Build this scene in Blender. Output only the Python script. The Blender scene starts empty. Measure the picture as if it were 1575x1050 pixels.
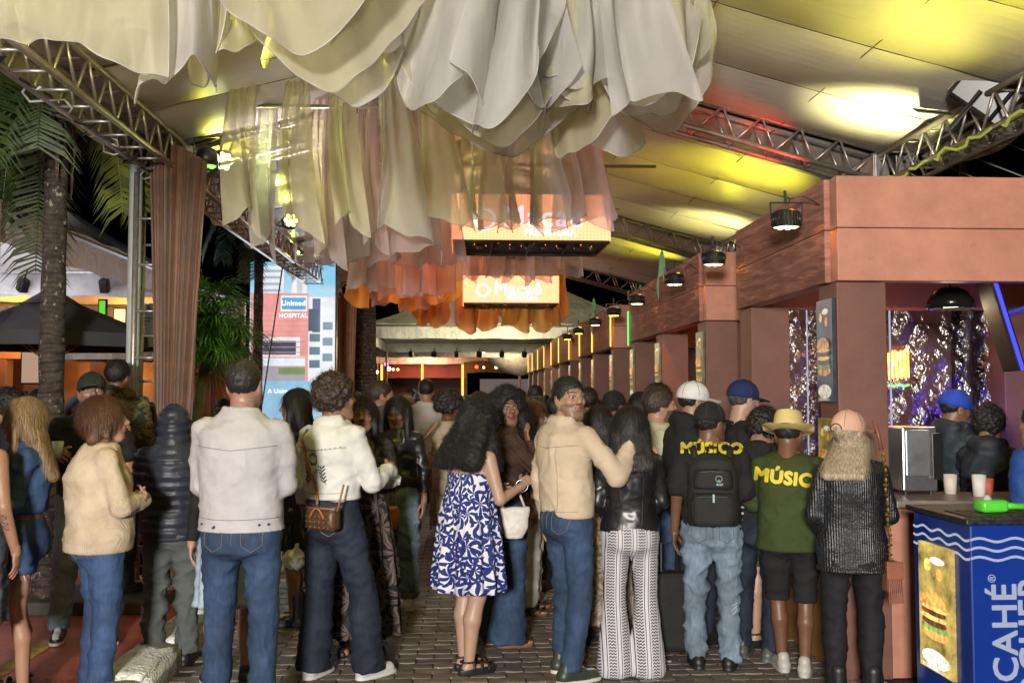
import bpy, bmesh, math, random
import numpy as np
from mathutils import Vector, Matrix
from mathutils.bvhtree import BVHTree
random.seed(7); RNG = np.random.default_rng(7)
C = bpy.context.scene.collection
SC = bpy.context.scene
# ------------------------------------------------------------------ camera
CAMZ = 1.67; FPX = 1531.0
YAW = math.atan(77.5/FPX); PIT = math.atan(80/FPX)
cd = bpy.data.cameras.new('camera'); cam = bpy.data.objects.new('camera', cd); C.objects.link(cam)
cd.sensor_width = 36; cd.lens = 36*FPX/1575; cd.clip_end = 500; cd.clip_start = 0.05
cam.location = (0, 0, CAMZ); cam.rotation_euler = (math.pi/2+PIT, 0, -YAW)
SC.camera = cam
cd.dof.use_dof = True; cd.dof.focus_distance = 6.3; cd.dof.aperture_fstop = 6.3
# ------------------------------------------------------------------ world: night sky
w = bpy.data.worlds.new('World'); SC.world = w; w.use_nodes = True
nt = w.node_tree; bg = nt.nodes['Background']
sk = nt.nodes.new('ShaderNodeTexSky'); sk.sky_type = 'NISHITA'; sk.sun_disc = False
sk.sun_elevation = math.radians(-4); sk.sun_rotation = math.radians(180)
nt.links.new(sk.outputs[0], bg.inputs[0]); bg.inputs[1].default_value = 0.05
# ------------------------------------------------------------------ exposure
SC.view_settings.view_transform = 'Standard'; SC.view_settings.look = 'None'
SC.view_settings.gamma = 1; SC.view_settings.exposure = 0.0; SC.view_settings.use_curve_mapping = False
SC.cycles.max_bounces = 7; SC.cycles.transparent_max_bounces = 16; SC.cycles.sample_clamp_indirect = 4
SC.cycles.sample_clamp_direct = 0; SC.cycles.caustics_reflective = False; SC.cycles.caustics_refractive = False
SC.cycles.use_denoising = True
def aim(o, p, t):
    o.location = p; o.rotation_euler = (Vector(t)-Vector(p)).to_track_quat('-Z', 'Y').to_euler()
def area(name, p, t, size, e, col, size_y=None, spread=None):
    l = bpy.data.lights.new(name, 'AREA'); l.size = size; l.energy = e; l.color = col
    if size_y: l.shape = 'RECTANGLE'; l.size_y = size_y
    if spread: l.spread = math.radians(spread)
    o = bpy.data.objects.new(name, l); C.objects.link(o); aim(o, p, t); return o
def spot(name, p, t, e, col, ang=50, blend=.6, rad=.05):
    l = bpy.data.lights.new(name, 'SPOT'); l.energy = e; l.color = col; l.spot_size = math.radians(ang); l.spot_blend = blend
    l.shadow_soft_size = rad
    o = bpy.data.objects.new(name, l); C.objects.link(o); aim(o, p, t); return o
def point(name, p, e, col, rad=.08):
    l = bpy.data.lights.new(name, 'POINT'); l.energy = e; l.color = col; l.shadow_soft_size = rad
    o = bpy.data.objects.new(name, l); C.objects.link(o); o.location = p; return o
# added white fill lamp, assumed unseen behind the camera, that lights the queue
area('assumed_front_fill', (-1.3, -4.6, 2.55), (0.3, 7.5, 1.5), 0.8, 1650, (1, .94, .86))
# ------------------------------------------------------------------ pixel helper
_th = YAW; _r = Vector((math.cos(_th), -math.sin(_th), 0)); _f0 = Vector((math.sin(_th), math.cos(_th), 0))
_f = _f0*math.cos(PIT)+Vector((0, 0, math.sin(PIT))); _u = -_f0*math.sin(PIT)+Vector((0, 0, math.cos(PIT)))
def W(px, py, Y):
    d = _f+_r*((px-787.5)/FPX)+_u*((525-py)/FPX)
    return Vector((0, 0, CAMZ))+d*(Y/d.y)
# ------------------------------------------------------------------ materials
def newmat(name):
    m = bpy.data.materials.new(name); m.use_nodes = True
    nt = m.node_tree; b = nt.nodes['Principled BSDF']
    return m, nt, b
def N(nt, t, **k):
    n = nt.nodes.new('ShaderNode'+t)
    for a, v in k.items():
        if a.startswith('i_'):
            key = a[2:]
            n.inputs[int(key) if key.isdigit() else key.replace('_', ' ')].default_value = v
        else: setattr(n, a, v)
    return n
def L(nt, a, b): nt.links.new(a, b)
def coords(nt, scale=(1, 1, 1), space='Object'):
    tc = N(nt, 'TexCoord'); mp = N(nt, 'Mapping'); mp.inputs['Scale'].default_value = scale
    L(nt, tc.outputs[space], mp.inputs[0]); return mp.outputs[0]
def noise(nt, vec, sc, det=3, rough=.55):
    n = N(nt, 'TexNoise'); n.inputs['Scale'].default_value = sc; n.inputs['Detail'].default_value = det
    n.inputs['Roughness'].default_value = rough; L(nt, vec, n.inputs['Vector']); return n.outputs[0]
def ramp(nt, fac, stops):
    r = N(nt, 'ValToRGB'); L(nt, fac, r.inputs[0]); e = r.color_ramp.elements
    while len(e) < len(stops): e.new(.5)
    for i, (p, c) in enumerate(stops): e[i].position = p; e[i].color = (*c, 1)
    return r.outputs[0]
def bump(nt, b, h, strength=.3, dist=.01):
    n = N(nt, 'Bump'); n.inputs['Strength'].default_value = strength; n.inputs['Distance'].default_value = dist
    L(nt, h, n.inputs['Height']); L(nt, n.outputs[0], b.inputs['Normal'])
def mth(nt, op, a, b=None, c=None):
    n = N(nt, 'Math', operation=op)
    for i, v in enumerate((a, b, c)):
        if v is None: continue
        if isinstance(v, (int, float)): n.inputs[i].default_value = v
        else: L(nt, v, n.inputs[i])
    return n.outputs[0]
def mul(c, k): return tuple(min(1, x*k) for x in c)
_MC = {}
def M(name, col=(.5, .5, .5), rough=.7, var=.25, nsc=6, bs=0, bsc=60, bstr=.3, bd=.004, metal=0, emit=None, es=1, spec=.5, sheen=0, coat=0, scl=(1, 1, 1)):
    if name in _MC: return _MC[name]
    m, nt, b = newmat(name); v = coords(nt, scl)
    if emit is not None:
        b.inputs['Emission Color'].default_value = (*emit, 1); b.inputs['Emission Strength'].default_value = es
    n = noise(nt, v, nsc, 4)
    L(nt, ramp(nt, n, [(.3, mul(col, 1-var)), (.7, mul(col, 1+var))]), b.inputs['Base Color'])
    b.inputs['Roughness'].default_value = rough; b.inputs['Metallic'].default_value = metal
    b.inputs['Specular IOR Level'].default_value = spec
    if sheen: b.inputs['Sheen Weight'].default_value = sheen
    if coat: b.inputs['Coat Weight'].default_value = coat
    if bs: bump(nt, b, noise(nt, v, bsc, 3), bstr, bd)
    _MC[name] = m; return m
def emis(name, col, s):
    if name in _MC: return _MC[name]
    m, nt, b = newmat(name); b.inputs['Base Color'].default_value = (.02, .02, .02, 1)
    b.inputs['Emission Color'].default_value = (*col, 1); b.inputs['Emission Strength'].default_value = s
    _MC[name] = m; return m
# ------------------------------------------------------------------ mesh helpers
def meshdata(name, V, F, mats=(), smooth=True):
    V = np.asarray(V, 'f4'); me = bpy.data.meshes.new(name)
    if isinstance(F, np.ndarray) and F.ndim == 2:
        n, k = F.shape
        me.vertices.add(len(V)); me.vertices.foreach_set('co', V.ravel())
        me.loops.add(n*k); me.loops.foreach_set('vertex_index', F.astype('i4').ravel())
        me.polygons.add(n); me.polygons.foreach_set('loop_start', np.arange(0, n*k, k, dtype='i4'))
        me.polygons.foreach_set('loop_total', np.full(n, k, 'i4'))
        me.update(calc_edges=True)
    else:
        me.from_pydata([tuple(v) for v in V], [], F); me.update()
    me.polygons.foreach_set('use_smooth', np.full(len(me.polygons), smooth))
    for m in mats: me.materials.append(m)
    return me
def setcol(me, col):
    a = me.color_attributes.new('col', 'FLOAT_COLOR', 'POINT')
    c = np.ones((len(me.vertices), 4), 'f4'); c[:, :3] = col; a.data.foreach_set('color', c.ravel())
def link(name, me, parent=None, loc=None, rz=None, rot=None):
    o = bpy.data.objects.new(name, me); C.objects.link(o)
    if parent: o.parent = parent
    if loc is not None: o.location = loc
    if rz is not None: o.rotation_euler = (0, 0, rz)
    if rot is not None: o.rotation_euler = rot
    return o
def tag(o, label, cat, group=None):
    o['label'] = label; o['category'] = cat
    if group: o['group'] = group
    return o
def thing(name, label, cat, loc=(0, 0, 0), rz=0, group=None):
    o = link(name, None, None, loc, rz); o.empty_display_size = .1; return tag(o, label, cat, group)
class B:
    """collects shapes into one mesh"""
    def __init__(s): s.V = []; s.F = []; s.mi = []; s.m = 0
    def add(s, V, F):
        n = len(s.V); s.V += [tuple(v) for v in V]; s.F += [tuple(i+n for i in f) for f in F]; s.mi += [s.m]*len(F); return s
    def box(s, x0, x1, y0, y1, z0, z1, R=None, c=None):
        V = [(x, y, z) for z in (z0, z1) for y in (y0, y1) for x in (x0, x1)]
        if R is not None: V = [tuple(R @ Vector(v)+(Vector(c) if c is not None else Vector())) for v in V]
        return s.add(V, [(0, 2, 3, 1), (4, 5, 7, 6), (0, 1, 5, 4), (2, 6, 7, 3), (0, 4, 6, 2), (1, 3, 7, 5)])
    def bbox(s, x0, x1, y0, y1, z0, z1, b=.01):
        bm = bmesh.new(); bmesh.ops.create_cube(bm, size=1)
        for v in bm.verts: v.co = Vector(((x0+x1)/2+v.co.x*(x1-x0), (y0+y1)/2+v.co.y*(y1-y0), (z0+z1)/2+v.co.z*(z1-z0)))
        bmesh.ops.bevel(bm, geom=bm.edges[:], offset=b, segments=2, affect='EDGES', profile=.5)
        bm.verts.index_update(); s.add([v.co[:] for v in bm.verts], [[v.index for v in f.verts] for f in bm.faces]); bm.free(); return s
    def tube(s, pts, r, n=8, cap=True):
        pts = [Vector(p) for p in pts]; V = []; F = []; up = None
        for i, p in enumerate(pts):
            t = (pts[min(i+1, len(pts)-1)]-pts[max(i-1, 0)]).normalized()
            if up is None: up = t.orthogonal().normalized()
            up = (up-t*up.dot(t)).normalized(); sd = t.cross(up); rr = r[i] if isinstance(r, (list, tuple)) else r
            for k in range(n):
                a = 2*math.pi*k/n; V.append(p+(up*math.cos(a)+sd*math.sin(a))*rr)
        for i in range(len(pts)-1):
            for k in range(n):
                F.append((i*n+k, i*n+(k+1) % n, (i+1)*n+(k+1) % n, (i+1)*n+k))
        if cap: F.append(tuple(range(n))[::-1]); F.append(tuple((len(pts)-1)*n+k for k in range(n)))
        return s.add(V, F)
    def lathe(s, prof, c=(0, 0, 0), n=20, sx=1, sy=1):
        V = [(c[0]+sx*r*math.cos(2*math.pi*k/n), c[1]+sy*r*math.sin(2*math.pi*k/n), c[2]+z) for r, z in prof for k in range(n)]
        F = [(i*n+k, i*n+(k+1) % n, (i+1)*n+(k+1) % n, (i+1)*n+k) for i in range(len(prof)-1) for k in range(n)]
        return s.add(V, F)
    def quad(s, a, b, c, d): return s.add([a, b, c, d], [(0, 1, 2, 3)])
    def make(s, name, mats, parent=None, smooth=False, loc=None, rot=None, dataonly=False):
        if not isinstance(mats, (list, tuple)): mats = [mats]
        me = meshdata(name, s.V, s.F, mats, smooth)
        if any(s.mi): me.polygons.foreach_set('material_index', s.mi)
        if dataonly: return me
        return link(name, me, parent, loc, None, rot)
def part(name, me, parent, loc=None, rot=None): return link(name, me, parent, loc, None, rot)
def grid(nu, nv, fn):
    V = [fn(i/(nu-1), j/(nv-1)) for j in range(nv) for i in range(nu)]
    F = [(j*nu+i, j*nu+i+1, (j+1)*nu+i+1, (j+1)*nu+i) for j in range(nv-1) for i in range(nu-1)]
    return V, F
def textmesh(name, body, size, mat, ext=.002, off=0, align='CENTER', bold=None):
    cu = bpy.data.curves.new(name, 'FONT'); cu.body = body; cu.size = size; cu.extrude = ext; cu.space_character = 1.08 if off else 1
    cu.align_x = align; cu.align_y = 'CENTER'; cu.resolution_u = 3
    o = bpy.data.objects.new(name, cu); C.objects.link(o); dg = bpy.context.evaluated_depsgraph_get(); dg.update()
    me = bpy.data.meshes.new_from_object(o.evaluated_get(dg)); bpy.data.objects.remove(o); bpy.data.curves.remove(cu)
    if off > 0:      # heavier letters: the strokes are laid several times, a hair apart in depth
        bm = bmesh.new(); base = [v.co.copy() for v in me.vertices]; fs = [tuple(p.vertices) for p in me.polygons]
        for k in range(8):
            a_ = k*math.pi/4; dx, dy = off*math.cos(a_), off*math.sin(a_); vs = [bm.verts.new((c.x+dx, c.y+dy, c.z+.00015*k)) for c in base]
            for f in fs:
                try: bm.faces.new([vs[i] for i in f])
                except ValueError: pass
        bm.to_mesh(me); bm.free()
    me.materials.clear(); me.materials.append(mat); return me
NTH = ('nearest', 'second', 'third', 'fourth', 'fifth', 'sixth', 'seventh', 'eighth', 'ninth', 'tenth', 'eleventh', 'twelfth')
# ================================================================== SETTING
asph = M('asphalt', (.035, .033, .032), .8, .3, 3, 1, 120, .5)
b = B(); b.quad((-90, -20, -.03), (90, -20, -.03), (90, 160, -.03), (-90, 160, -.03)); g = b.make('ground', asph); g['kind'] = 'structure'
# paving
def paver_mat(k, c):
    m = M('paver%d' % k, c, .62, .45, 5, 1, 90, .6, .006); return m
PM = [paver_mat(i, c) for i, c in enumerate([(.17, .14, .115), (.135, .112, .095), (.2, .165, .135), (.15, .115, .092)])]
b = B(); b.box(-1.7, 7, 1.5, 60, -.1, -.006); 
m, nt, bs_ = newmat('paving_joint'); v = coords(nt); br = N(nt, 'TexBrick'); br.inputs['Scale'].default_value = 1; br.inputs['Brick Width'].default_value = .22; br.inputs['Row Height'].default_value = .112; br.inputs['Mortar Size'].default_value = .006
br.inputs['Color1'].default_value = (.14, .115, .095, 1); br.inputs['Color2'].default_value = (.095, .08, .068, 1); br.inputs['Mortar'].default_value = (.022, .019, .017, 1); L(nt, v, br.inputs['Vector'])
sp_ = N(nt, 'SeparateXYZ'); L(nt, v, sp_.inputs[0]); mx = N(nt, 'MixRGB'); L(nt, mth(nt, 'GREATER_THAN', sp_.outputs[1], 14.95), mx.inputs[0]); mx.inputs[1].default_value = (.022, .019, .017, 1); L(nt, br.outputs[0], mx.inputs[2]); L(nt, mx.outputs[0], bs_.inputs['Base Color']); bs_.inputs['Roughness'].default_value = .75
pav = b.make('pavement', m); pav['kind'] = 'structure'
def zig(l, wd, mat):     # interlocking paver
    o = [(-l/2, -wd/2), (-l/4, -wd/2-.012), (0, -wd/2), (l/4, -wd/2-.012), (l/2, -wd/2), (l/2, wd/2), (l/4, wd/2-.012), (0, wd/2), (-l/4, wd/2-.012), (-l/2, wd/2)]
    V = [(x, y, -.008) for x, y in o]+[(x*.985, y*.97, .001) for x, y in o]; n = 10
    F = [tuple(range(n, 2*n))]+[(i, (i+1) % n, (i+1) % n+n, i+n) for i in range(n)]
    return V, F
pvm = []
for i in range(4):
    V, F = zig(.212, .104, None); pvm.append(meshdata('paver', V, F, [PM[i]], False))
cnt = 0; st = [B() for _ in range(4)]
row = 0; y = 4.9
pos = []
while y < 15:
    x = -1.6+(row % 2)*.11
    while x < 2.55:
        pos.append((x, y)); x += .22
    y += .112; row += 1
order = sorted(range(len(pos)), key=lambda i: pos[i][1]+(0 if -1.5 < pos[i][0] < 2.1 else 9))
near = set(order[:300])
for i, (x, y) in enumerate(pos):
    k = random.choice((0, 0, 1, 2, 3)); dz = random.uniform(-.003, .003); tilt = (random.uniform(-.012, .012), random.uniform(-.012, .012), random.uniform(-.012, .012))
    if i in near: part('paver', pvm[k], pav, (x, y, dz), tilt)
    else:
        V, F = zig(.212, .104, None); R = Matrix.Rotation(tilt[0], 3, 'X'); st[k].add([(R @ Vector(v))+Vector((x, y, dz)) for v in V], F)
bb = B()
for k in range(4): bb.m = k; bb.add(st[k].V, st[k].F)
o = bb.make('paver_field', PM, pav); o['kind'] = 'stuff'
# red road with yellow dashes
m, nt, bs = newmat('red_road'); v = coords(nt)
n1 = noise(nt, v, .9, 5); n2 = noise(nt, v, 7, 4)
L(nt, ramp(nt, mth(nt, 'ADD', mth(nt, 'MULTIPLY', n1, .6), mth(nt, 'MULTIPLY', n2, .4)), [(.33, (.16, .05, .034)), (.5, (.33, .085, .055)), (.68, (.42, .13, .08))]), bs.inputs['Base Color'])
L(nt, ramp(nt, n1, [(.4, (.25,)*3), (.65, (.6,)*3)]), bs.inputs['Roughness']); bump(nt, bs, noise(nt, v, 70, 3), .5, .008)
b = B(); b.quad((-14, 1.5, .0), (-1.97, 1.5, .0), (-1.97, 60, .0), (-14, 60, .0)); rr = b.make('red_road', m); rr['kind'] = 'structure'
ym = M('yellow_paint', (.32, .2, .03), .7, .5, 9)
for y in (4.1, 6.1, 8.2, 10.4, 12.6):
    V, F = grid(8, 3, lambda u, v: (-2.82+.12*v+random.uniform(-.006, .006), y+u*.9, .005)); b = B(); b.add(V, F); b.make('road_marking', ym, rr)
# white kerb
km = M('kerb_paint', (.72, .71, .68), .85, .25, 7, 1, 35, 1.0, .03)
kp = link('kerb', None); kp['kind'] = 'structure'
def stone(l):
    def f(bm):
        for v in bm.verts: v.co += Vector((random.uniform(-.014, .014), random.uniform(-.01, .01), random.uniform(-.016, .012)))
    bm = bmesh.new(); bmesh.ops.create_cube(bm, size=1)
    for v in bm.verts: v.co = Vector((v.co.x*.3, v.co.y*l, v.co.z*.3))
    bmesh.ops.bevel(bm, geom=bm.edges[:], offset=.03, segments=2, affect='EDGES')
    bmesh.ops.subdivide_edges(bm, edges=[e for e in bm.edges if e.calc_length() > .12], cuts=5, use_grid_fill=True)
    for v in bm.verts:
        n = 1; v.co += Vector((random.uniform(-.008, .008), random.uniform(-.006, .006), random.uniform(-.008, .006)))
    me = bpy.data.meshes.new('kerb_stone'); bm.to_mesh(me); bm.free(); me.materials.append(km); me.polygons.foreach_set('use_smooth', [True]*len(me.polygons)); return me
kms = [stone(.78) for _ in range(3)]
for i in range(12): part('kerb_stone', kms[i % 3], kp, (-1.84+random.uniform(-.015, .015), 4.3+i*.8, .0), (0, 0, random.uniform(-.02, .02)))
for i in range(10):
    x, y = random.uniform(-1.4, 1.9), random.uniform(5.6, 8.5); s = random.uniform(.012, .03)
    V, F = grid(3, 3, lambda u, v: (x+u*s*1.5+random.uniform(-.004, .004), y+v*s, .006+random.uniform(0, .008)))
    b = B(); b.add(V, F); tag(b.make('litter_scrap', M('paper', (.6, .6, .58), .8)), 'small pale scrap of paper on the paving, %s' % ('by the kerb' if x < -.6 else 'in the middle of the aisle' if x < .7 else 'near the stalls'), 'litter', 'paper scraps on the paving')
# ================================================================== CANOPY
steel = M('truss_steel', (.44, .41, .38), .38, .15, 20, metal=.75)
XL, XR, XM, HE, SL = -2.5, 3.85, .67, 3.85, .27
HR = HE+SL*(XR-XM)
def roofz(x): return HE+SL*((XR-x) if x > XM else (x-XL)) 
_tm = {}
def unit_tube(r, l):
    k = (round(r, 4), round(l, 3))
    if k not in _tm:
        b = B(); b.tube([(0, 0, 0), (0, 0, l)], r, 8); _tm[k] = b.make('brace', steel, dataonly=True, smooth=True)
    return _tm[k]
def strut(name, a, c, r, parent, mat=None):
    a = Vector(a); c = Vector(c); o = part(name, unit_tube(r, (c-a).length), parent)
    o.location = a; o.rotation_euler = (c-a).to_track_quat('Z', 'Y').to_euler(); return o
def truss(label, a, c, up, side, wv=.26, hv=.26, step=.34, group=None, nm='roof_truss'):
    a = Vector(a); c = Vector(c); d = (c-a).normalized(); Ln = (c-a).length
    up = (Vector(up)-d*Vector(up).dot(d)).normalized(); side = d.cross(up)
    t = thing(nm, label, 'truss', a, 0, group)
    P = [up*(hv*i)+side*(wv*(j-.5)) for i, j in ((0, 0), (0, 1), (1, 0), (1, 1))]
    for p in P: strut('chord', p, p+d*Ln, .024, t)
    n = max(2, int(Ln/step)); st_ = Ln/n
    for i in range(n):
        p0 = d*(i*st_); p1 = d*((i+.5)*st_); p2 = d*((i+1)*st_)
        for j in (0, 1):   # vertical faces
            strut('brace', P[j]+p0, P[2+j]+p1, .011, t); strut('brace', P[2+j]+p1, P[j]+p2, .011, t)
        strut('brace', P[0]+p0, P[1]+p0, .011, t); strut('brace', P[2]+p1, P[3]+p1, .011, t)
    return t
for k, Y in enumerate((8.8, 14.3, 19.8)):
    w_ = ('nearest', 'middle', 'farthest')[k]
    truss('%s sloping cross truss on the right half of the canopy roof' % w_, (XR, Y, HE-.3), (XM, Y, HR-.3), (0, 0, 1), 0, group='cross trusses of the canopy')
    truss('%s sloping cross truss on the left half of the canopy roof' % w_, (XL, Y, HE-.3), (XM, Y, HR-.3), (0, 0, 1), 0, group='cross trusses of the canopy')
for k, (y0, y1) in enumerate(((3.3, 8.65), (8.95, 14.15), (14.45, 19.8))):
    w_ = ('nearest', 'second', 'farthest')[k]
    truss('%s eave truss along the right edge of the canopy above the stalls' % w_, (XR, y0, HE-.32), (XR, y1, HE-.32), (0, 0, 1), 0, group='eave trusses of the canopy')
    truss('%s eave truss along the left edge of the canopy above the road' % w_, (XL, y0, HE-.32), (XL, y1, HE-.32), (0, 0, 1), 0, group='eave trusses of the canopy')
pm = M('steel_plate', (.45, .44, .42), .4, .2, 12, metal=.7)
for i, (X, Y) in enumerate([(XR, 8.8), (XL, 8.8), (XR, 14.3), (XL, 14.3)]):
    t = thing('truss_corner', 'bolted steel corner block where the %s trusses meet at the %s eave' % (('near', 'near', 'far', 'far')[i], ('right', 'left')[i % 2]), 'truss joint', (X, Y, HE-.34))
    b = B()
    for s in (-1, 1):
        b.bbox(-.16 if s < 0 else .03, -.03 if s < 0 else .16, -.17, -.155, .0, .3, .006)
        b.bbox(s*.16-.008, s*.16+.008, -.15, .15, .0, .3, .004)
    b.make('plate', pm, t)
    for sx in (-.1, .1):
        for z in (.07, .23):
            q = B(); q.lathe([(.001, 0), (.016, 0), (.016, .012), (.001, .012)], n=8); q.make('bolt', M('bolt', (.08, .08, .08), .4, metal=.8), t, loc=(sx, -.172, z), rot=(math.pi/2, 0, 0))
# roof sheets: vinyl strips
m, nt, bs = newmat('roof_vinyl'); v = coords(nt)
n = noise(nt, v, 1.6, 5, .6); L(nt, ramp(nt, n, [(.3, (.5, .45, .43)), (.7, (.6, .55, .53))]), bs.inputs['Base Color'])
bs.inputs['Roughness'].default_value = .34; bs.inputs['Specular IOR Level'].default_value = .65
v2 = coords(nt, (1.6, 14, 1)); v3 = coords(nt, (.8, 40, 1))
bump(nt, bs, mth(nt, 'ADD', noise(nt, v2, 1.3, 4, .6), mth(nt, 'MULTIPLY', noise(nt, v3, 1, 2), .05)), .16, .03)
roofm = m
seam = M('seam', (.07, .06, .05), .7)
def roof(y0, y1, n, lab):
    t = thing('canopy_roof', lab, 'canopy', (0, 0, 0), 0, 'canopy roof bays')
    for s in (0, 1):
        for i in range(n):
            a = y0+(y1-y0)*i/n; c = y0+(y1-y0)*(i+1)/n
            ph = random.uniform(0, 9)
            def f(u, v):
                x = XM+(XR+.25-XM)*u if s else XM+(XL-.25-XM)*u
                sag = .045*math.sin(math.pi*v)+.03*math.sin(math.pi*min(1, u*1.02))+.008*math.sin(9*u+ph)*math.sin(math.pi*v)
                return (x, a+.006+(c-a-.012)*v, roofz(min(max(x, XL), XR))-.0-sag-(.02 if (x > XR or x < XL) else 0))
            V, F = grid(26, 7, f); b = B(); b.add(V, F); o = b.make('roof_panel', roofm, t, smooth=True)
        for i in range(n+1):
            a = y0+(y1-y0)*i/n; xe = XR if s else XL
            q = B(); q.tube([(XM, a, HR-.012), (xe, a, HE-.012)], .008, 6); q.make('seam_rod', M('rod', (.3, .28, .26), .5, metal=.4) if i % 2 else seam, t, True)
    b = B(); b.tube([(XM, y0, HR-.02), (XM, y1, HR-.02)], .04, 8); b.make('ridge_pole', steel, t, True)
    for xx in (1.75, 2.85):
        q = B(); q.tube([(xx, y0, roofz(xx)-.05), (xx, (y0+y1)/2, roofz(xx)-.05), (xx, y1, roofz(xx)-.05)], .004, 5); q.make('weld_seam', seam, t)
roof(2.6, 8.78, 6, 'nearest bay of the pale vinyl canopy roof, lit yellow on the right')
roof(8.84, 14.28, 5, 'second bay of the pale vinyl canopy roof behind the near truss')
roof(14.34, 19.9, 5, 'farthest bay of the pale vinyl canopy roof over the aisle')
# canopy edge skirts (translucent vinyl) left & right
plast = M('skirt_vinyl', (.3, .28, .22), .3, .3, 3, 1, 6, .8, .05)
for k, (y0, y1) in enumerate(((2.6, 8.8), (9, 14.3), (14.4, 19.8))):
    V, F = grid(40, 8, lambda u, v: (XL-.22+.03*math.sin(u*40)*v-.05*v, y0+(y1-y0)*u, HE-.02-(.22+.05*math.sin(u*17+k))*v))
    b = B(); b.add(V, F); tag(b.make('vinyl_skirt', plast, None, True), '%s crumpled vinyl skirt hanging from the left eave of the canopy' % ('nearest', 'second', 'farthest')[k], 'skirt', 'left eave skirts')
V, F = grid(40, 5, lambda u, v: (XR+.24+.02*math.sin(u*40)*v+.14*v, 3+5.6*u, HE-.06-(.17+.03*math.sin(u*17))*v))
b = B(); b.add(V, F); tag(b.make('vinyl_skirt', plast, None, True), 'yellow lit vinyl skirt along the right eave of the canopy', 'skirt')
# canopy posts
post = M('post_white', (.42, .43, .42), .5, .15, 5)
b = B(); b.tube([(-2.79, 8.6, 0), (-2.79, 8.6, HE-.2)], .055, 16); tag(b.make('canopy_post', post, None, True), 'thick pale round post beside the truss tower at the left', 'post')
b = B(); b.tube([(5.0, 9.6, 0), (5.0, 9.6, 4.6)], .04, 12); tag(b.make('canopy_post', post, None, True), 'grey pole standing behind the nearest stall on the right', 'post')
truss('upright truss tower beside the brown curtain on the left', (-2.66, 8.55, 0), (-2.66, 8.55, HE-.3), (0, 1, 0), 0, .22, .2, .36, None, 'truss_tower')
truss('upright truss tower beside the far curtain', (-2.6, 19.9, 0), (-2.6, 19.9, HE-.3), (0, 1, 0), 0, .3, .3, .5, None, 'truss_tower')
# curtains
def curtain(x0, x1, Y, zt, zb, label, col, nf=9, nar=.7, wrap=.35):
    m = M('curtain_'+label[:5], col, .55, .25, 6, 1, 200, .3, .002, sheen=.4)
    xc = (x0+x1)/2
    def f(u, v):
        k = 1-(1-nar)*math.sin(math.pi*min(1, v*1.05)*.5)
        x = xc+(x0+(x1-x0)*u-xc)*k; a = u*nf*2*math.pi+.7*math.sin(v*3+u*5)
        y = Y-wrap*math.sin(math.pi*u)*.4+.035*math.sin(a)+.015*math.sin(a*2.3+v*2)
        return (x+.012*math.cos(a), y, zt-(zt-zb)*v-(.25*u if v < .02 else .25*u*(1-v)))
    V, F = grid(110, 40, f); b = B(); b.add(V, F); return tag(b.make('curtain', m, None, True), label, 'curtain')
curtain(-2.62, -2.13, 8.35, 3.85, .0, 'brown sheer curtain gathered round the near left canopy post', (.12, .052, .03), nar=.5)
curtain(-2.5, -2.05, 19.5, 3.7, .0, 'orange brown curtain on the farther left post beyond the big screen', (.3, .12, .05))
# ================================================================== STALLS
def plymat(name, col, rough=.6, grain=0):
    m, nt, b = newmat(name); v = coords(nt)
    n = noise(nt, v, 2.2, 6, .7); c = ramp(nt, n, [(.3, mul(col, .74)), (.7, mul(col, 1.18))])
    sc = ramp(nt, noise(nt, coords(nt, (1, 1, 3)), 4.5, 6, .75), [(.63, (1, 1, 1)), (.72, (.62, .58, .55))]); mx = N(nt, 'MixRGB', blend_type='MULTIPLY'); mx.inputs[0].default_value = 1; L(nt, c, mx.inputs[1]); L(nt, sc, mx.inputs[2])
    L(nt, mx.outputs[0], b.inputs['Base Color']); b.inputs['Roughness'].default_value = rough
    if grain:
        vv = coords(nt, (1, 1, 5)); wv = N(nt, 'TexWave', wave_type='BANDS', bands_direction='Z', wave_profile='SAW')
        wv.inputs['Scale'].default_value = 3.4; wv.inputs['Distortion'].default_value = 6.5; wv.inputs['Detail'].default_value = 2
        wv.inputs['Detail Scale'].default_value = .8; L(nt, vv, wv.inputs['Vector'])
        bump(nt, b, wv.outputs[1], 1, .014)
    else:
        bump(nt, b, noise(nt, v, 220, 3), .35, .003)
    return m
salmon = plymat('salmon_ply', (.47, .205, .14)); salmong = plymat('salmon_grain', (.52, .235, .175), .45, 1)
pill = plymat('pillar_brown', (.16, .07, .05)); wood = plymat('wood_panel', (.3, .15, .05), .55)
inner = plymat('inner_wall', (.13, .06, .06)); countm = M('counter_top', (.2, .16, .14), .4)
def spotcol(c): return {'y': (1, .62, .08), 'o': (1, .38, .06), 'g': (.15, 1, .2), 'Y': (.95, .95, .1), 'w': (1, .8, .45)}[c]
blackm = M('black_metal', (.012, .012, .013), .35, .2, 8, spec=.6)
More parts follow.
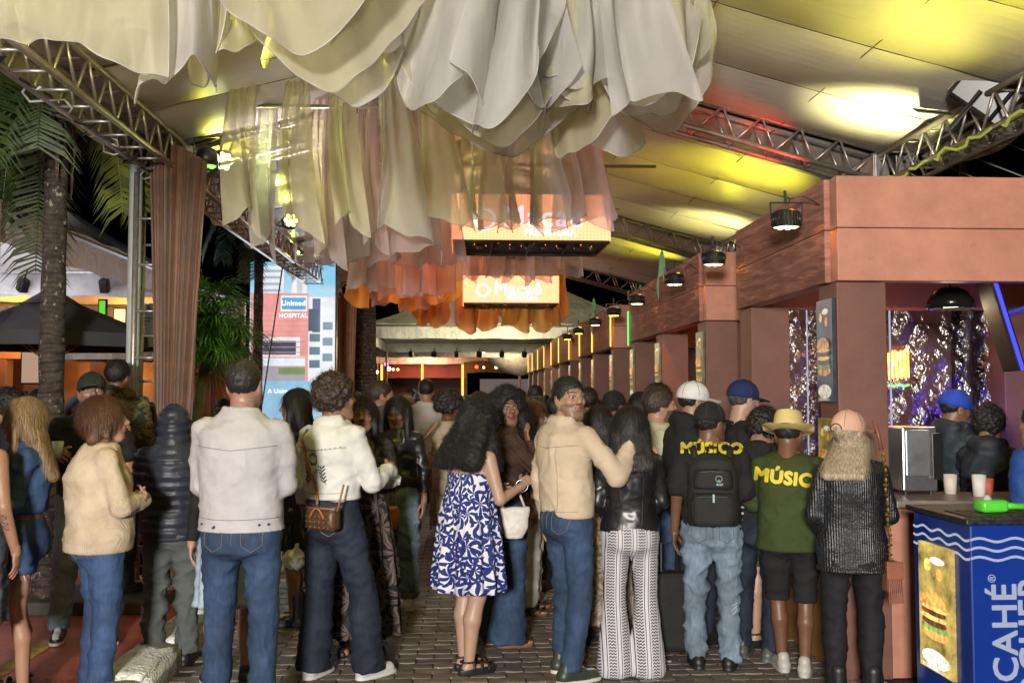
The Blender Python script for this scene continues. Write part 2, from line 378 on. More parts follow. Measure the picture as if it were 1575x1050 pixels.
def par_can(loc, label, col, group='par lights on the stall fascias', lit=True, s=1, yaw=0):
    t = thing('par_light', label, 'stage light', loc, yaw, group); t.scale = (s*.92, s*.92, s*.68)
    b = B(); b.lathe([(.001, .17), (.06, .168), (.088, .15), (.095, .13), (.1, .01), (.104, 0), (.094, 0), (.088, .012)], n=24)
    for k in range(24):
        a = 2*math.pi*k/24; x, y = .099*math.cos(a), .099*math.sin(a); b.box(-.004, .006, -.003, .003, .02, .14, Matrix.Rotation(a, 3, 'Z'), (x, y, 0))
    b.make('housing', blackm, t, True)
    b = B(); b.lathe([(.001, .01), (.092, .01), (.092, .014), (.001, .014)], n=20)
    for k in range(7):
        a = k*math.pi/3; r = 0 if k == 6 else .055; b.lathe([(.001, -.008), (.016, -.004), (.02, .01)], (r*math.cos(a), r*math.sin(a), 0), 10)
    b.make('lens', emis('lens_'+str(col), spotcol(col), 5) if lit else M('dull_lens', (.3, .3, .3), .2), t)
    b = B()
    for sx in (-1, 1): b.box(sx*.112-.004, sx*.112+.004, -.012, .012, .07, .24)
    b.box(-.116, .116, -.012, .012, .235, .243); b.tube([(0, 0, .24), (0, .02, .36)], .01, 6); b.make('bracket', blackm, t)
    b = B(); b.tube([(.02, .05, .15), (.06, .1, .3), (.16, .08, .33), (.28, .02, .2), (.3, 0, .1)], .006, 6); b.make('cable', blackm, t, True)
    return t
XF = 2.23
posterm = {}
def emisn(name, col, s, sc=26, soft=False):
    key = 'en_'+name+'%.2f' % s
    if key in _MC: return _MC[key]
    m, nt, b = newmat(key); b.inputs['Base Color'].default_value = (.02, .02, .02, 1); b.inputs['Roughness'].default_value = .3; v = coords(nt)
    L(nt, ramp(nt, noise(nt, v, sc, 5, .65), [(.3, mul(col, .8 if soft else .25)), (.52, col), (.75, mul(col, 1.2 if soft else 1.9))]), b.inputs['Emission Color']); b.inputs['Emission Strength'].default_value = s; _MC[key] = m; return m
def poster(parent, P0, ux, uz, w_, h_, kind, name='menu_board', es=.55):
    """menu board with a burger picture, lamplight on it put into glowing colours; P0 lower-left, ux width direction, uz up"""
    P0 = Vector(P0); ux = Vector(ux); uz = Vector(uz); nn = ux.cross(uz).normalized()
    def pan(x0, x1, z0, z1, d): return [tuple(P0+ux*x+uz*z+nn*d) for x, z in ((x0*w_, z0*h_), (x1*w_, z0*h_), (x1*w_, z1*h_), (x0*w_, z1*h_))]
    b = B(); a0 = [Vector(p) for p in pan(0, 1, 0, 1, 0)]; a1 = [Vector(p) for p in pan(0, 1, 0, 1, .02)]
    b.add([*map(tuple, a0), *map(tuple, a1)], [(4, 5, 6, 7), (0, 1, 5, 4), (1, 2, 6, 5), (2, 3, 7, 6), (3, 0, 4, 7)])
    bo = b.make(name, emisn('board_bg%d' % kind, ((.42, .3, .07), (.05, .08, .11), (.25, .22, .09))[kind], es*.6, 9), parent)
    q = B() 
    mats = [emisn('bun', (.6, .26, .06), es), emisn('patty', (.1, .03, .02), es), emisn('cheese', (.75, .45, .1), es), emisn('lettuce', (.16, .26, .05), es), emisn('paperw', (.75, .68, .5), es)]
    def blob(cx, cz, rx, rz, mi, d, top=None, n=14):
        q.m = mi; V = []
        for k in range(n):
            a = 2*math.pi*k/n; zz = rz*math.sin(a)
            if top == 'dome' and zz < 0: zz *= .15
            V.append(tuple(P0+ux*(cx*w_+rx*w_*math.cos(a))+uz*(cz*h_+zz*h_)+nn*d))
        q.add(V, [tuple(range(n))])
    blob(.5, .1, .42, .07, 4, .023); blob(.5, .3, .4, .05, 0, .024); blob(.5, .345, .42, .035, 3, .025); blob(.5, .39, .38, .035, 1, .026); blob(.48, .425, .4, .022, 2, .027)
    blob(.5, .47, .38, .03, 1, .028); blob(.52, .5, .39, .02, 2, .029); blob(.5, .53, .4, .1, 0, .031, 'dome')
    blob(.3, .83, .1, .05, 2, .023); blob(.6, .88, .22, .03, 4, .023); blob(.66, .78, .1, .05, 0, .023)
    q.m = 4
    for i in range(5): q.add(pan(.1, .1+.5+.07*((i*3) % 5), .035-.006*i+.15*0, .038-.006*i, .024), [(0, 1, 2, 3)])
    q.make('burger_picture', mats, bo)
    return bo
def stall(Y0, bays, bl, idx, lab, cols, detail=1):
    t = thing('food_stall', lab, 'food stall', (XF, Y0, 0), 0, 'salmon food stalls along the right side'); D = 2.3; LY = bays*bl
    pw = .3
    def P(name, x0, x1, y0, y1, z0, z1, m, bev=.006):
        b = B(); b.bbox(x0, x1, y0, y1, z0, z1, bev); return b.make(name, m, t)
    # end fascia boards facing the camera (two wide boards), aisle fascia planks
    for z0, z1 in ((2.34, 2.655), (2.659, 2.97)):
        P('fascia_board', .002, D, -.02, .1, z0, z1, salmon)
        for k in range(bays):
            P('fascia_plank', -.03, .09, .102+k*bl if k == 0 else k*bl+.003, (k+1)*bl-.003, z0, z1, salmong)
        P('fascia_board', .1, D, LY-.1, LY, z0, z1, salmon)
    for k in range(bays+1):
        y = min(k*bl, LY-pw) if k else 0
        P('pillar', 0, pw, y, y+pw, 0, 2.335, pill)
        P('pillar', D-pw, D, y, y+pw, 0, 2.335, pill)
    P('roof_board', .1, D-.02, .11, LY-.11, 2.9, 2.93, inner)
    P('back_wall', D-.05, D, pw+.01, LY-pw-.01, 0, 2.33, inner)
    # counters
    for k in range(bays):
        y0 = k*bl+(pw if k == 0 else .0)+.003; y1 = (k+1)*bl-(pw if k == bays-1 else 0)-.003
        P('counter_front', .02, .07, y0+(.3 if k else 0), y1, 0, 1.0, wood); P('counter_top', -.06, .42, y0+(.3 if k else 0), y1, 1.003, 1.04, countm)
    P('end_counter', pw+.004, D-pw-.004, .02, .07, 0, 1.0, salmon); P('counter_top', pw+.004, D-pw-.004, -.08, .45, 1.003, 1.045, countm)
    if idx: # solid end walls for the farther stalls as seen
        P('end_wall', pw+.004, D-pw-.004, .12, .15, 1.05, 2.33, pill)
    for k in range(bays+1):
        y = min(k*bl, LY-pw) if k else 0
        c = cols[k % len(cols)]
        w0 = ('first', 'second', 'third', 'fourth', 'fifth')[k]
        if detail:
            par_can((XF-.25, Y0+y+.15, 2.68), 'black par light at the %s pillar of the %s' % (w0, lab.split(',')[0]), 'Y' if c in 'gY' else 'w', s=.95)
            spot('par_beam', (XF-.22, Y0+y+.15, 2.8), (XF+.05, Y0+y+.15, .4), (34 if c != 'g' else 20), spotcol(c), 115, .7, .04)
        for z0, h_ in () if (idx == 0 and k == 1) else ((1.62, .62), (1.02, .5)) if k < 3 else ((1.1, 1.1),):
            ob = poster(t, (-.004, y+pw-.02, z0), (0, -1, 0), (0, 0, 1), pw-.04, h_, (k+(1 if z0 > 1.5 else 0)) % 2 if not idx else 2, es=.8)
    return t
S1 = stall(5.8, 1, 2.06, 0, 'nearest salmon food stall, with clear plastic sheeting and a brown pillar', 'oy')
S2 = stall(9.0, 2, 2.0, 1, 'second salmon food stall from the camera, beyond the nearest one', 'yog')
S3 = stall(14.5, 2, 2.1, 2, 'third salmon food stall from the camera, with yellow lit edges', 'oYY')
S4 = stall(20.2, 2, 2.2, 3, 'fourth salmon food stall from the camera, half way down the aisle', 'YyY', 0)
S5 = stall(26.4, 3, 2.2, 4, 'farthest salmon food stall of the right hand row', 'YyY', 0)
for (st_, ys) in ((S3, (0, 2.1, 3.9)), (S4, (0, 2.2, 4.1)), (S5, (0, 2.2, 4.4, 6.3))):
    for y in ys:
        b = B(); b.bbox(-.05, -.033, y+.03, y+.06, 2.36, 2.92, .004); b.make('painted_glow', emis('strip', (1, .6, .08), 2.2), st_)  # glowing strip painted on for the par light falling on the fascia edge
b = B(); b.bbox(-.05, -.033, 3.98, 4.0, 2.3, 2.75, .004); b.make('painted_glow', emis('stripg', (.1, 1, .2), 1.5), S2)  # green par light on the fascia, likewise a glowing strip
# lit back corners of the second stall (orange interior)
point('stall_glow', (XF+1.0, 10.2, 2.0), 14, (1, .35, .1)); 
spot('stall_glow', (XF-.3, 10.5, 2.9), (XF+.2, 11.1, 1.8), 40, (1, .3, .06), 40, .6)
# ---- clear plastic sheets in stall one
m = bpy.data.materials.new('clear_plastic'); m.use_nodes = True; nt = m.node_tree; nt.nodes.remove(nt.nodes['Principled BSDF']); out = nt.nodes['Material Output']
tp = N(nt, 'BsdfTransparent'); tp.inputs[0].default_value = (.9, .9, .92, 1); gl = N(nt, 'BsdfGlossy'); gl.inputs['Roughness'].default_value = .27; df = N(nt, 'BsdfTranslucent'); df.inputs[0].default_value = (.6, .6, .65, 1)
bp = N(nt, 'Bump'); bp.inputs['Strength'].default_value = 1; bp.inputs['Distance'].default_value = .1; v = coords(nt, (1.6, 1, .8)); L(nt, noise(nt, v, 3.2, 4, .62), bp.inputs['Height']); L(nt, bp.outputs[0], gl.inputs['Normal'])
m1 = N(nt, 'MixShader'); m1.inputs[0].default_value = .12; L(nt, gl.outputs[0], m1.inputs[1]); L(nt, df.outputs[0], m1.inputs[2]); m2 = N(nt, 'MixShader'); m2.inputs[0].default_value = .2; L(nt, tp.outputs[0], m2.inputs[1]); L(nt, m1.outputs[0], m2.inputs[2]); L(nt, m2.outputs[0], out.inputs[0]); clear = m
import itertools
def nz(x, y, s=0):
    return math.sin(x*3.1+s)*math.cos(y*2.3-s)+.5*math.sin(x*7.7+y*5.1+s)+.25*math.sin(x*17-y*13+2*s)
V, F = grid(90, 70, lambda u, v: (XF+.31+1.68*u, 7.78+.02*nz(u*6, v*5)+.012*math.sin(u*60+3*v), 2.33-v*1.3))
b = B(); b.add(V, F); tag(b.make('plastic_sheet', clear, None, True), 'clear crinkled plastic sheet closing the far side of the nearest stall', 'plastic sheet')
for x_, r_, l_ in ((XF+1.17, .008, 'slim light tube upright against the plastic, right of the brown pillar'), (XF+.5, .006, 'slim light tube upright against the plastic, left of the brown pillar')):
    q = B(); q.tube([(x_, 7.74, 2.33), (x_, 7.74, 1.05)], r_, 8); tag(q.make('tube_light', emis('tubew', (.6, .6, .8), .7), None, True), l_, 'light tube')
# pendant lamp
t = thing('pendant_lamp', 'black dome pendant lamp hanging in the nearest stall', 'lamp', (3.3, 6.55, 2.24))
b = B(); b.lathe([(.02, .15), (.06, .145), (.11, .115), (.145, .06), (.158, 0), (.15, 0), (.138, .055), (.1, .105), (.02, .135)], n=32); b.make('lamp_shade', M('gloss_black', (.01, .01, .01), .18), t, True)
b = B(); b.lathe([(.001, .02), (.05, .03), (.055, .06), (.02, .09)], n=14); b.make('bulb', emis('warm_bulb', (1, .75, .4), 14), t, True)
b = B(); b.tube([(0, 0, .15), (0, 0, .6)], .005, 6); b.make('cord', blackm, t)
point('pendant_light', (3.3, 6.55, 2.22), 10, (1, .75, .45), .05)
# television seen edge on, blue glow
t = thing('television', 'wall television tilted down in the nearest stall, seen edge on', 'television', W(1531, 500, 6.1), 0); t.rotation_euler = (0, math.radians(-15), math.radians(-13))
b = B(); b.bbox(-.025, .025, -.25, .06, -.3, .3, .01); b.make('casing', M('tv_black', (.01, .01, .01), .65, spec=.2), t)
b = B(); b.bbox(-.012, .012, -.258, -.2505, -.3, .3, .003); b.make('glowing_edge', emis('blueglow', (.02, .03, 1), 1.1), t)
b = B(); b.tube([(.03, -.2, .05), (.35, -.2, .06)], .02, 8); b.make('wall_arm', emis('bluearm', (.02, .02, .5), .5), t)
point('blue_glow', (4.0, 7.3, 1.5), 9, (.12, .06, 1), .15)
point('warm_glow', (3.1, 7.4, 1.9), 3, (1, .45, .25), .1)
# neon sign
t = thing('neon_sign', 'small orange neon sign with a green line, behind the plastic sheet', 'neon sign', (3.56, 7.95, 1.9))
b = B()
for i, (x, h_) in enumerate(((-.07, .2), (-.035, .22), (0, .21), (.035, .22), (.07, .23))):
    b.tube([(x-.01, 0, -.12+.01*(i % 2)), (x-.012, 0, h_-.1), (x+.01, 0, h_-.1), (x+.012, 0, -.1)], .006, 6)
b.make('orange_tube', emis('neon_o', (1, .42, .05), 9), t, True)
b = B(); b.tube([(-.08, 0, -.16), (-.03, 0, -.17), (.0, 0, -.155), (.04, 0, -.17), (.08, 0, -.16)], .009, 6); b.make('green_tube', emis('neon_g', (.1, 1, .1), 5), t, True)
b = B(); b.box(-.11, .11, .03, .045, -.2, .16); b.make('backing', M('neon_back', (.1, .04, .02), .5), t)
point('neon_light', (3.56, 7.9, 1.95), 2.5, (1, .4, .1), .06)
# steel machine
t = thing('drinks_machine', 'brushed steel machine standing on the counter of the nearest stall', 'machine', (2.84, 6.1, 1.045)); t.scale = (.85, .85, .95)
stl = M('brushed', (.5, .5, .52), .28, .1, 30, metal=.9)
b = B(); b.bbox(-.12, .14, -.02, .3, .02, .44, .012); b.make('body', stl, t)
b = B(); b.bbox(-.1, .08, -.035, -.022, .12, .42, .006); b.make('door', M('steel_door', (.42, .43, .46), .35, metal=.8), t)
b = B(); b.bbox(.09, .17, -.05, -.03, .1, .4, .004); b.make('control_panel', blackm, t)
b = B()
for x in (-.09, .1):
    for y in (.01, .26): b.lathe([(.012, 0), (.015, .02)], (x, y, 0), 8)
b.make('foot', blackm, t)
for i, (x, h_) in enumerate(((3.15, .13), (3.24, .1), (3.05, .12))):
    b = B(); b.lathe([(.001, 0), (.035, 0), (.042, h_), (.038, h_), (.032, .006)], n=14); tag(b.make('paper_cup', M('cup%d' % i, ((.7, .68, .65), (.5, .1, .06), (.65, .6, .5))[i], .6), None, True, (x, 5.95+.08*i, 1.046)), ('white', 'red', 'cream')[i]+' paper cup on the counter of the nearest stall', 'cup')
# ================================================================== BLUE KIOSK
t = thing('promo_counter', 'glossy blue promotional counter with white waves and lettering at right', 'counter', (2.36, 4.55, 0))
blue = M('kiosk_blue', (.006, .03, .22), .22, .1, 3, spec=.6, coat=.3)
b = B(); b.bbox(0, 1.3, 0, .58, .03, 1.06, .008); b.make('body', blue, t)
b = B(); b.bbox(-.03, 1.33, -.03, .61, 1.062, 1.09, .006); b.make('top', M('kiosk_top', (.015, .016, .018), .4, 1, 40, 1, 90, .8), t)
b = B()
for k in range(26):
    b.box(.02+k*.05, .055+k*.05, .02, .28, 1.0905, 1.097)
b.make('rubber_mat', M('rubber', (.01, .01, .01), .6), t)
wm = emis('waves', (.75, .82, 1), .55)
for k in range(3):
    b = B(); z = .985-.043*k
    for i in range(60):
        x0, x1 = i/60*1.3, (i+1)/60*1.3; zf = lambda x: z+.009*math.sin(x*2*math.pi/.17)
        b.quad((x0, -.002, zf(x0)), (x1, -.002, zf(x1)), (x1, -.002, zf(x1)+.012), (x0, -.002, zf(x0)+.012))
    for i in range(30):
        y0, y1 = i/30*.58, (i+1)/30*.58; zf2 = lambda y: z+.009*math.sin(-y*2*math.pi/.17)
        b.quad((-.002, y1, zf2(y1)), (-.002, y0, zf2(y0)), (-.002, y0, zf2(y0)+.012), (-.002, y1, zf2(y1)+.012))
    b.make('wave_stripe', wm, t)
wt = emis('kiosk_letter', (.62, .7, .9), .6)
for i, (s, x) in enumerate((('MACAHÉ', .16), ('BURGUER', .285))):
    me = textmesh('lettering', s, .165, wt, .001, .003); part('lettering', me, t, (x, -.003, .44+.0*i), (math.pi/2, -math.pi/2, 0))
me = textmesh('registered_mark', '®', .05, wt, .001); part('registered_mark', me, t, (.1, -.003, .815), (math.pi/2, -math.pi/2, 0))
poster(t, (-.0, .49, .3), (0, -1, 0), (0, 0, 1), .34, .62, 0, 'menu_board', 2.2)
b = B(); b.lathe([(.001, 0), (.06, 0), (.064, .001), (.001, .001)], n=24)
for k in range(14): b.box(.05, .085, -.006, .006, 0, .001, Matrix.Rotation(k*math.pi/7, 3, 'Z'))
b.make('round_emblem', M('emblem', (.16, .2, .35), .5), t, loc=(-.002, .2, .17), rot=(0, -math.pi/2, 0))
# green tape dispenser and white spoon on the kiosk
t = thing('green_dispenser', 'bright green plastic hand dispenser lying on the blue counter', 'dispenser', (2.6, 4.75, 1.097), .1)
gm = M('lime_plastic', (.09, .6, .04), .3, spec=.6)
b = B(); b.bbox(-.1, .04, -.045, .045, 0, .06, .018); b.make('body', gm, t, True)
b = B(); b.tube([(.03, 0, .03), (.1, 0, .025), (.2, .02, .02)], [.02, .014, .02], 10); b.make('handle', gm, t, True)
b = B(); b.lathe([(.02, 0), (.02, .004), (.012, .02)], (0, 0, 0), 12); b.make('nozzle', M('grey_cap', (.4, .4, .4), .4), t, loc=(-.05, 0, .06))
b = B(); b.tube([(0, 0, 0), (.01, .01, .07), (-.02, .02, .13)], [.012, .012, .016], 8); tag(b.make('spatula', M('white_plast', (.6, .6, .56), .4), None, True, (2.93, 4.85, 1.097)), 'small white spatula standing by the green dispenser', 'spatula')
# ================================================================== HANGING DRAPES
def sheer(name, col, alpha=.9, tr=.5):
    if name in _MC: return _MC[name]
    m = bpy.data.materials.new(name); m.use_nodes = True; nt = m.node_tree; nt.nodes.remove(nt.nodes['Principled BSDF'])
    out = nt.nodes['Material Output']; v = coords(nt)
    n = noise(nt, v, 3, 4); c = ramp(nt, n, [(.3, mul(col, .88)), (.7, mul(col, 1.06))])
    d = N(nt, 'BsdfDiffuse'); t = N(nt, 'BsdfTranslucent'); tp = N(nt, 'BsdfTransparent'); g = N(nt, 'BsdfGlossy'); g.inputs['Roughness'].default_value = .5
    L(nt, c, d.inputs[0]); L(nt, c, t.inputs[0]); tp.inputs[0].default_value = (*[.5+.5*x for x in col], 1)
    bp = N(nt, 'Bump'); bp.inputs['Strength'].default_value = .4; bp.inputs['Distance'].default_value = .02
    L(nt, noise(nt, coords(nt, (7, 7, 1)), 2.2, 4), bp.inputs['Height']); L(nt, bp.outputs[0], d.inputs['Normal'])
    mx = N(nt, 'MixShader'); mx.inputs[0].default_value = tr; L(nt, d.outputs[0], mx.inputs[1]); L(nt, t.outputs[0], mx.inputs[2])
    m2 = N(nt, 'MixShader'); m2.inputs[0].default_value = .05; L(nt, mx.outputs[0], m2.inputs[1]); L(nt, g.outputs[0], m2.inputs[2])
    # grazing view: the weave closes up
    fr = N(nt, 'LayerWeight'); fr.inputs[0].default_value = .35
    a = mth(nt, 'ADD', alpha, mth(nt, 'MULTIPLY', fr.outputs['Facing'], 1-alpha))
    m3 = N(nt, 'MixShader'); L(nt, a, m3.inputs[0]); L(nt, tp.outputs[0], m3.inputs[1]); L(nt, m2.outputs[0], m3.inputs[2])
    L(nt, m3.outputs[0], out.inputs[0]); _MC[name] = m; return m
IV = sheer('ivory_voile', (.7, .66, .48), .56, .5); WH = sheer('white_voile', (.68, .66, .63), .6, .48)
MV = sheer('mauve_voile', (.7, .58, .57), .5, .5); PK = sheer('pink_voile', (.85, .68, .66), .45, .5); SA = sheer('salmon_voile', (.85, .5, .4), .5, .5)
OR = sheer('orange_voile', (.85, .3, .04), .85, .5); AM = sheer('amber_voile', (.8, .42, .08), .85, .5)
HM = M('hem_thread', (.34, .32, .28), .8); HO = M('hem_orange', (.5, .2, .06), .7)
CN = {'ivory_voile': 'ivory', 'white_voile': 'white', 'mauve_voile': 'mauve', 'pink_voile': 'pink', 'salmon_voile': 'salmon', 'orange_voile': 'orange', 'amber_voile': 'amber'}
_dc = {}
def drape(x0, x1, Y, zt, ln, mat, f=1.5, A=.16, Bx=.1, wx=0, wy=.1, smile=.0, gath=.75, ph=None, where='', nu=64, nv=36, sk=0, fine=1.0):
    ph = random.uniform(0, 6.28) if ph is None else ph; xc = (x0+x1)/2; ph2 = random.uniform(0, 6)
    def fn(u, v):
        k = gath+(1-gath)*v**.8; vv = v**1.25
        a = 2*math.pi*f*u+ph
        x = xc+(x0+(x1-x0)*u-xc)*k
        y = Y+(.02+A*vv)*math.sin(a)+fine*.016*(1-.6*v)*math.sin(2*math.pi*u*(x1-x0)*8.5+ph2+1.6*math.sin(v*2.4+u*3))+fine*.012*math.sin(2*math.pi*f*4.3*u+ph2)*(1-.5*v)+fine*.02*math.sin(a*2.2+v*2.4+ph2)*(.3+v)
        y += fine*.035*v*math.sin(2*math.pi*(1.7*u+.9*v)+ph2)+fine*.012*v*math.sin(2*math.pi*(4.1*u-1.3*v)+ph)
        x += Bx*vv*math.cos(a+.5)+wx*v*v+.02*math.sin(5*v+ph2)
        y -= wy*v*v
        z = zt-ln*v+smile*ln*v*v*(2*u-1)**2+sk*(u-.5)*v+.05*v*v*math.sin(a*.9+1.1)+.015*v*math.sin(a*3+ph2)+fine*.01*v*v*math.sin(2*math.pi*2.6*u+ph2)+fine*.004*v*v*math.sin(2*math.pi*6.3*u+ph)
        return (x, y, z)
    V, F = grid(nu, nv, fn)
    b = B(); b.add(V, F); cn = CN[mat.name]; key = (cn, where); _dc[key] = _dc.get(key, 0)+1
    o = b.make('hanging_drape', mat, None, True)
    tag(o, where, 'drape', 'fabric drapes hanging from the canopy'); o['_k'] = key and _dc[key]
    pts = [V[(nv-1)*nu+i] for i in range(nu)]
    h = B(); h.tube(pts, .003, 5); h.make('hem', HO if cn in ('orange', 'amber') else HM, o, True)
    if x1-x0 > .6:
        for side in (0, nu-1):
            h = B(); h.tube([V[j*nu+side] for j in range(nv)], .003, 5); h.make('hem', HM, o, True)
    _DR.append((o, cn, (x0+x1)/2)); return o
_DR = []
ORD = ['leftmost', 'second', 'third', 'fourth', 'fifth', 'sixth', 'seventh', 'eighth', 'ninth', 'tenth', 'eleventh', 'twelfth', 'thirteenth', 'fourteenth', 'fifteenth']
def flush(fmt):
    """names the drapes of one row from left to right"""
    global _DR
    _DR.sort(key=lambda t: t[2])
    for i, (o, cn, x) in enumerate(_DR):
        o['label'] = fmt % (ORD[i]+('' if i == 0 else ' from the left'), cn)
        if '_k' in o: del o['_k']
    _DR = []
def X_(px, Y): return W(px, 300, Y).x
def bar(Y, x0, x1, z, lab):
    b = B(); b.tube([(x0, Y, z), (x1, Y, z)], .018, 8); tag(b.make('hanging_bar', steel, None, True), lab, 'bar')
# row one: big sheets nearest the camera.   (px0, px1, Y, len, ...)
for (a, c, Y, zt, yb, mt, f, A, Bx, wx, wy, sm, gt, ph, sk) in [
    (-170, 260, 3.9, 4.2, 72, IV, .5, .1, .03, .05, .2, -.1, .9, 0, .0),
    (-20, 310, 4.1, 4.2, 66, IV, .5, .12, .03, .1, .1, .04, .85, 3.14, -.05),
    (225, 330, 4.0, 4.2, 118, WH, .9, .1, .06, .0, .1, -.1, .5, 2.0, 0),
    (240, 420, 4.2, 4.25, 100, IV, .6, .16, .06, .0, .15, .1, .8, 4.0, 0),
    (290, 345, 4.2, 4.3, 128, IV, .8, .08, .05, .0, .1, .3, .5, 1.0, 0),
    (310, 600, 4.3, 4.3, 104, IV, .5, .3, .04, .05, .25, .4, .85, 3.14, 0),
    (340, 640, 4.55, 4.3, 158, IV, .5, .3, .05, .06, .25, .45, .85, 3.5, 0),
    (400, 580, 4.2, 4.35, 60, WH, .55, .2, .06, .04, .2, .5, .8, .3, 0),
    (430, 660, 4.75, 4.35, 185, WH, .5, .3, .05, .0, .2, .5, .8, 3.3, .05),
    (560, 700, 4.9, 4.35, 185, IV, .6, .2, .08, .04, .2, .5, .7, 4.0, 0),
    (600, 860, 5.1, 4.35, 200, WH, .5, .32, .05, -.05, .25, .4, .75, 3.14, .1),
    (620, 880, 5.35, 4.4, 235, IV, .5, .34, .05, .0, .3, .45, .75, 3.4, .1),
    (640, 900, 5.6, 4.4, 243, WH, .6, .26, .06, .0, .2, .3, .75, 3.0, .1),
    (690, 880, 5.0, 4.4, 150, WH, .6, .24, .12, -.03, .2, .2, .6, 5.2, 0),
    (820, 940, 5.2, 4.4, 168, WH, .7, .2, .1, .0, .15, .1, .75, 4.2, 0),
    (835, 960, 5.5, 4.4, 232, IV, .6, .24, .08, .0, .2, .3, .7, .6, 0),
    (915, 1060, 5.3, 4.4, 195, WH, .5, .24, .06, .0, .15, .4, .75, 3.14, .16),
    (900, 1010, 5.9, 4.4, 238, WH, .9, .14, .1, -.05, .2, .2, .7, 2.6, .1),
    (985, 1120, 5.3, 4.4, 122, WH, .6, .18, .08, -.03, .15, .1, .8, 4.8, .15),
    (950, 1105, 5.7, 4.4, 200, WH, .5, .2, .06, -.08, .15, .3, .8, 3.4, .25),
]:
    drape(X_(a, Y), X_(c, Y), Y, zt, zt-(CAMZ+(605-yb)/FPX*(Y-wy))-.03, mt, f, A, Bx, wx, wy, sm, gt, ph, nu=120, nv=48, sk=sk, fine=1.2)
for k, px in enumerate(range(330, 1045, 45)):
    Y = random.uniform(4.5, 5.7); yb = np.interp(px, [300, 420, 560, 640, 760, 900, 1000, 1100], [105, 120, 150, 190, 225, 215, 190, 120])-random.uniform(0, 70); hw = random.uniform(32, 62)
    drape(X_(px-hw, Y), X_(px+hw, Y), Y, 4.4, 4.4-(CAMZ+(605-yb)/FPX*(Y-.15))-.03, (IV, WH, WH)[k % 3], random.uniform(.8, 1.5), random.uniform(.08, .16), .08, random.uniform(-.08, .08), .15, random.uniform(-.05, .3), .6, nu=70, nv=40, sk=random.uniform(-.1, .1), fine=1.2)
_DR2 = _DR
def flush2(fmt):
    global _DR
    _DR.sort(key=lambda t: t[2]); names = ['leftmost'] + ORD[1:] + ['sixteenth', 'seventeenth', 'eighteenth', 'nineteenth', 'twentieth'] + ['twenty-'+q for q in ('first', 'second', 'third', 'fourth', 'fifth', 'sixth', 'seventh', 'eighth', 'ninth')] + ['thirtieth'] + ['thirty-'+q for q in ('first', 'second', 'third', 'fourth', 'fifth', 'sixth')] + ['rightmost'] if 1 else ['leftmost'] + ORD[1:] + ['sixteenth', 'seventeenth', 'eighteenth', 'nineteenth', 'rightmost']
    for i, (o, cn, x) in enumerate(_DR):
        o['label'] = fmt % ((names[i] if i < len(names) else names[-1])+('' if names[min(i, len(names)-1)] in ('leftmost', 'rightmost') else ' from the left'), cn)
        if '_k' in o: del o['_k']
    _DR = []
flush2('%s of the billowing sheets nearest the camera, %s')
# row two left: narrow strips
for i, (px, wd_, dy, ln_) in enumerate(((372, 52, 0, 1.2), (408, 40, .5, 1.3), (452, 52, .1, 1.22), (497, 46, .6, 1.36), (528, 50, 0, 1.2), (566, 40, .5, 1.26), (603, 52, .1, 1.24), (640, 46, .5, 1.36), (664, 46, .0, 1.18))):
    Y = 7.7+dy
    drape(X_(px-wd_*.75, Y), X_(px+wd_*.75, Y), Y, 4.22, ln_, (IV, WH, IV, MV, IV, MV, WH, MV, IV)[i], .8, .16, .1, .06, .15, -.1, .42, sk=-.1, nu=48, nv=34)
# label from left to right in pairs
_DR.sort(key=lambda t: t[2]); names2 = ORD+['sixteenth', 'seventeenth', 'eighteenth']
for i, (o, cn, x) in enumerate(_DR):
    o['label'] = '%s%s narrow %s strip in the left hand row before the curtain' % (names2[i], '' if i == 0 else ' from the left', cn); del o['_k']
_DR = []
for i, px in enumerate((725, 762, 800, 840, 878, 905)):
    Y = 8.3+random.uniform(-.1, .3)
    drape(X_(px-30, Y), X_(px+36, Y), Y, 4.35, 1.17+random.uniform(-.07, .05), (IV, MV, MV, WH, MV, PK)[i], 1.3, .1, .1, .06, .12, -.1, .6, nu=44, nv=30)
flush('%s smoky strip in front of the near overhead screen, %s')
for i, px in enumerate((490, 522, 556, 590, 622, 655, 680)):
    Y = 10+random.uniform(-.1, .3)
    drape(X_(px-26, Y), X_(px+26, Y), Y, 4.3, 1.28+random.uniform(-.05, .05), (MV, MV, WH, MV, PK, MV, MV)[i], .9, .12, .08, .03, .1, -.05, .6, nu=40, nv=24)
flush('%s strip of the mauve row left of the near screen, %s')
for i, px in enumerate((560, 585, 610, 636, 662, 690, 715, 742, 768, 795, 822, 850, 875)):
    Y = 12.4+random.uniform(-.2, .4)
    drape(X_(px-20, Y), X_(px+20, Y), Y, 4.3, 1.12+random.uniform(-.05, .06)+(.2 if px < 700 else 0), (WH, PK, SA, PK, SA, SA, PK, SA, MV, PK, MV, PK, MV)[i], 1.4, .1, .06, .0, .1, -.05, .75, nu=36, nv=20)
flush('%s strip of the pink and salmon row below the near screen, %s')
for i, px in enumerate((560, 582, 604, 626, 648, 668, 686)):
    Y = 15.6+random.uniform(-.2, .5)
    drape(X_(px-22, Y), X_(px+22, Y), Y, 4.2, 1.2+random.uniform(-.1, .1), (OR, SA, OR, OR, SA, OR, AM, OR, AM, AM, AM)[i], 1.1, .14, .08, .0, .15, .2, .75, nu=36, nv=20)
flush('%s strip of the orange row by the far screen, %s')
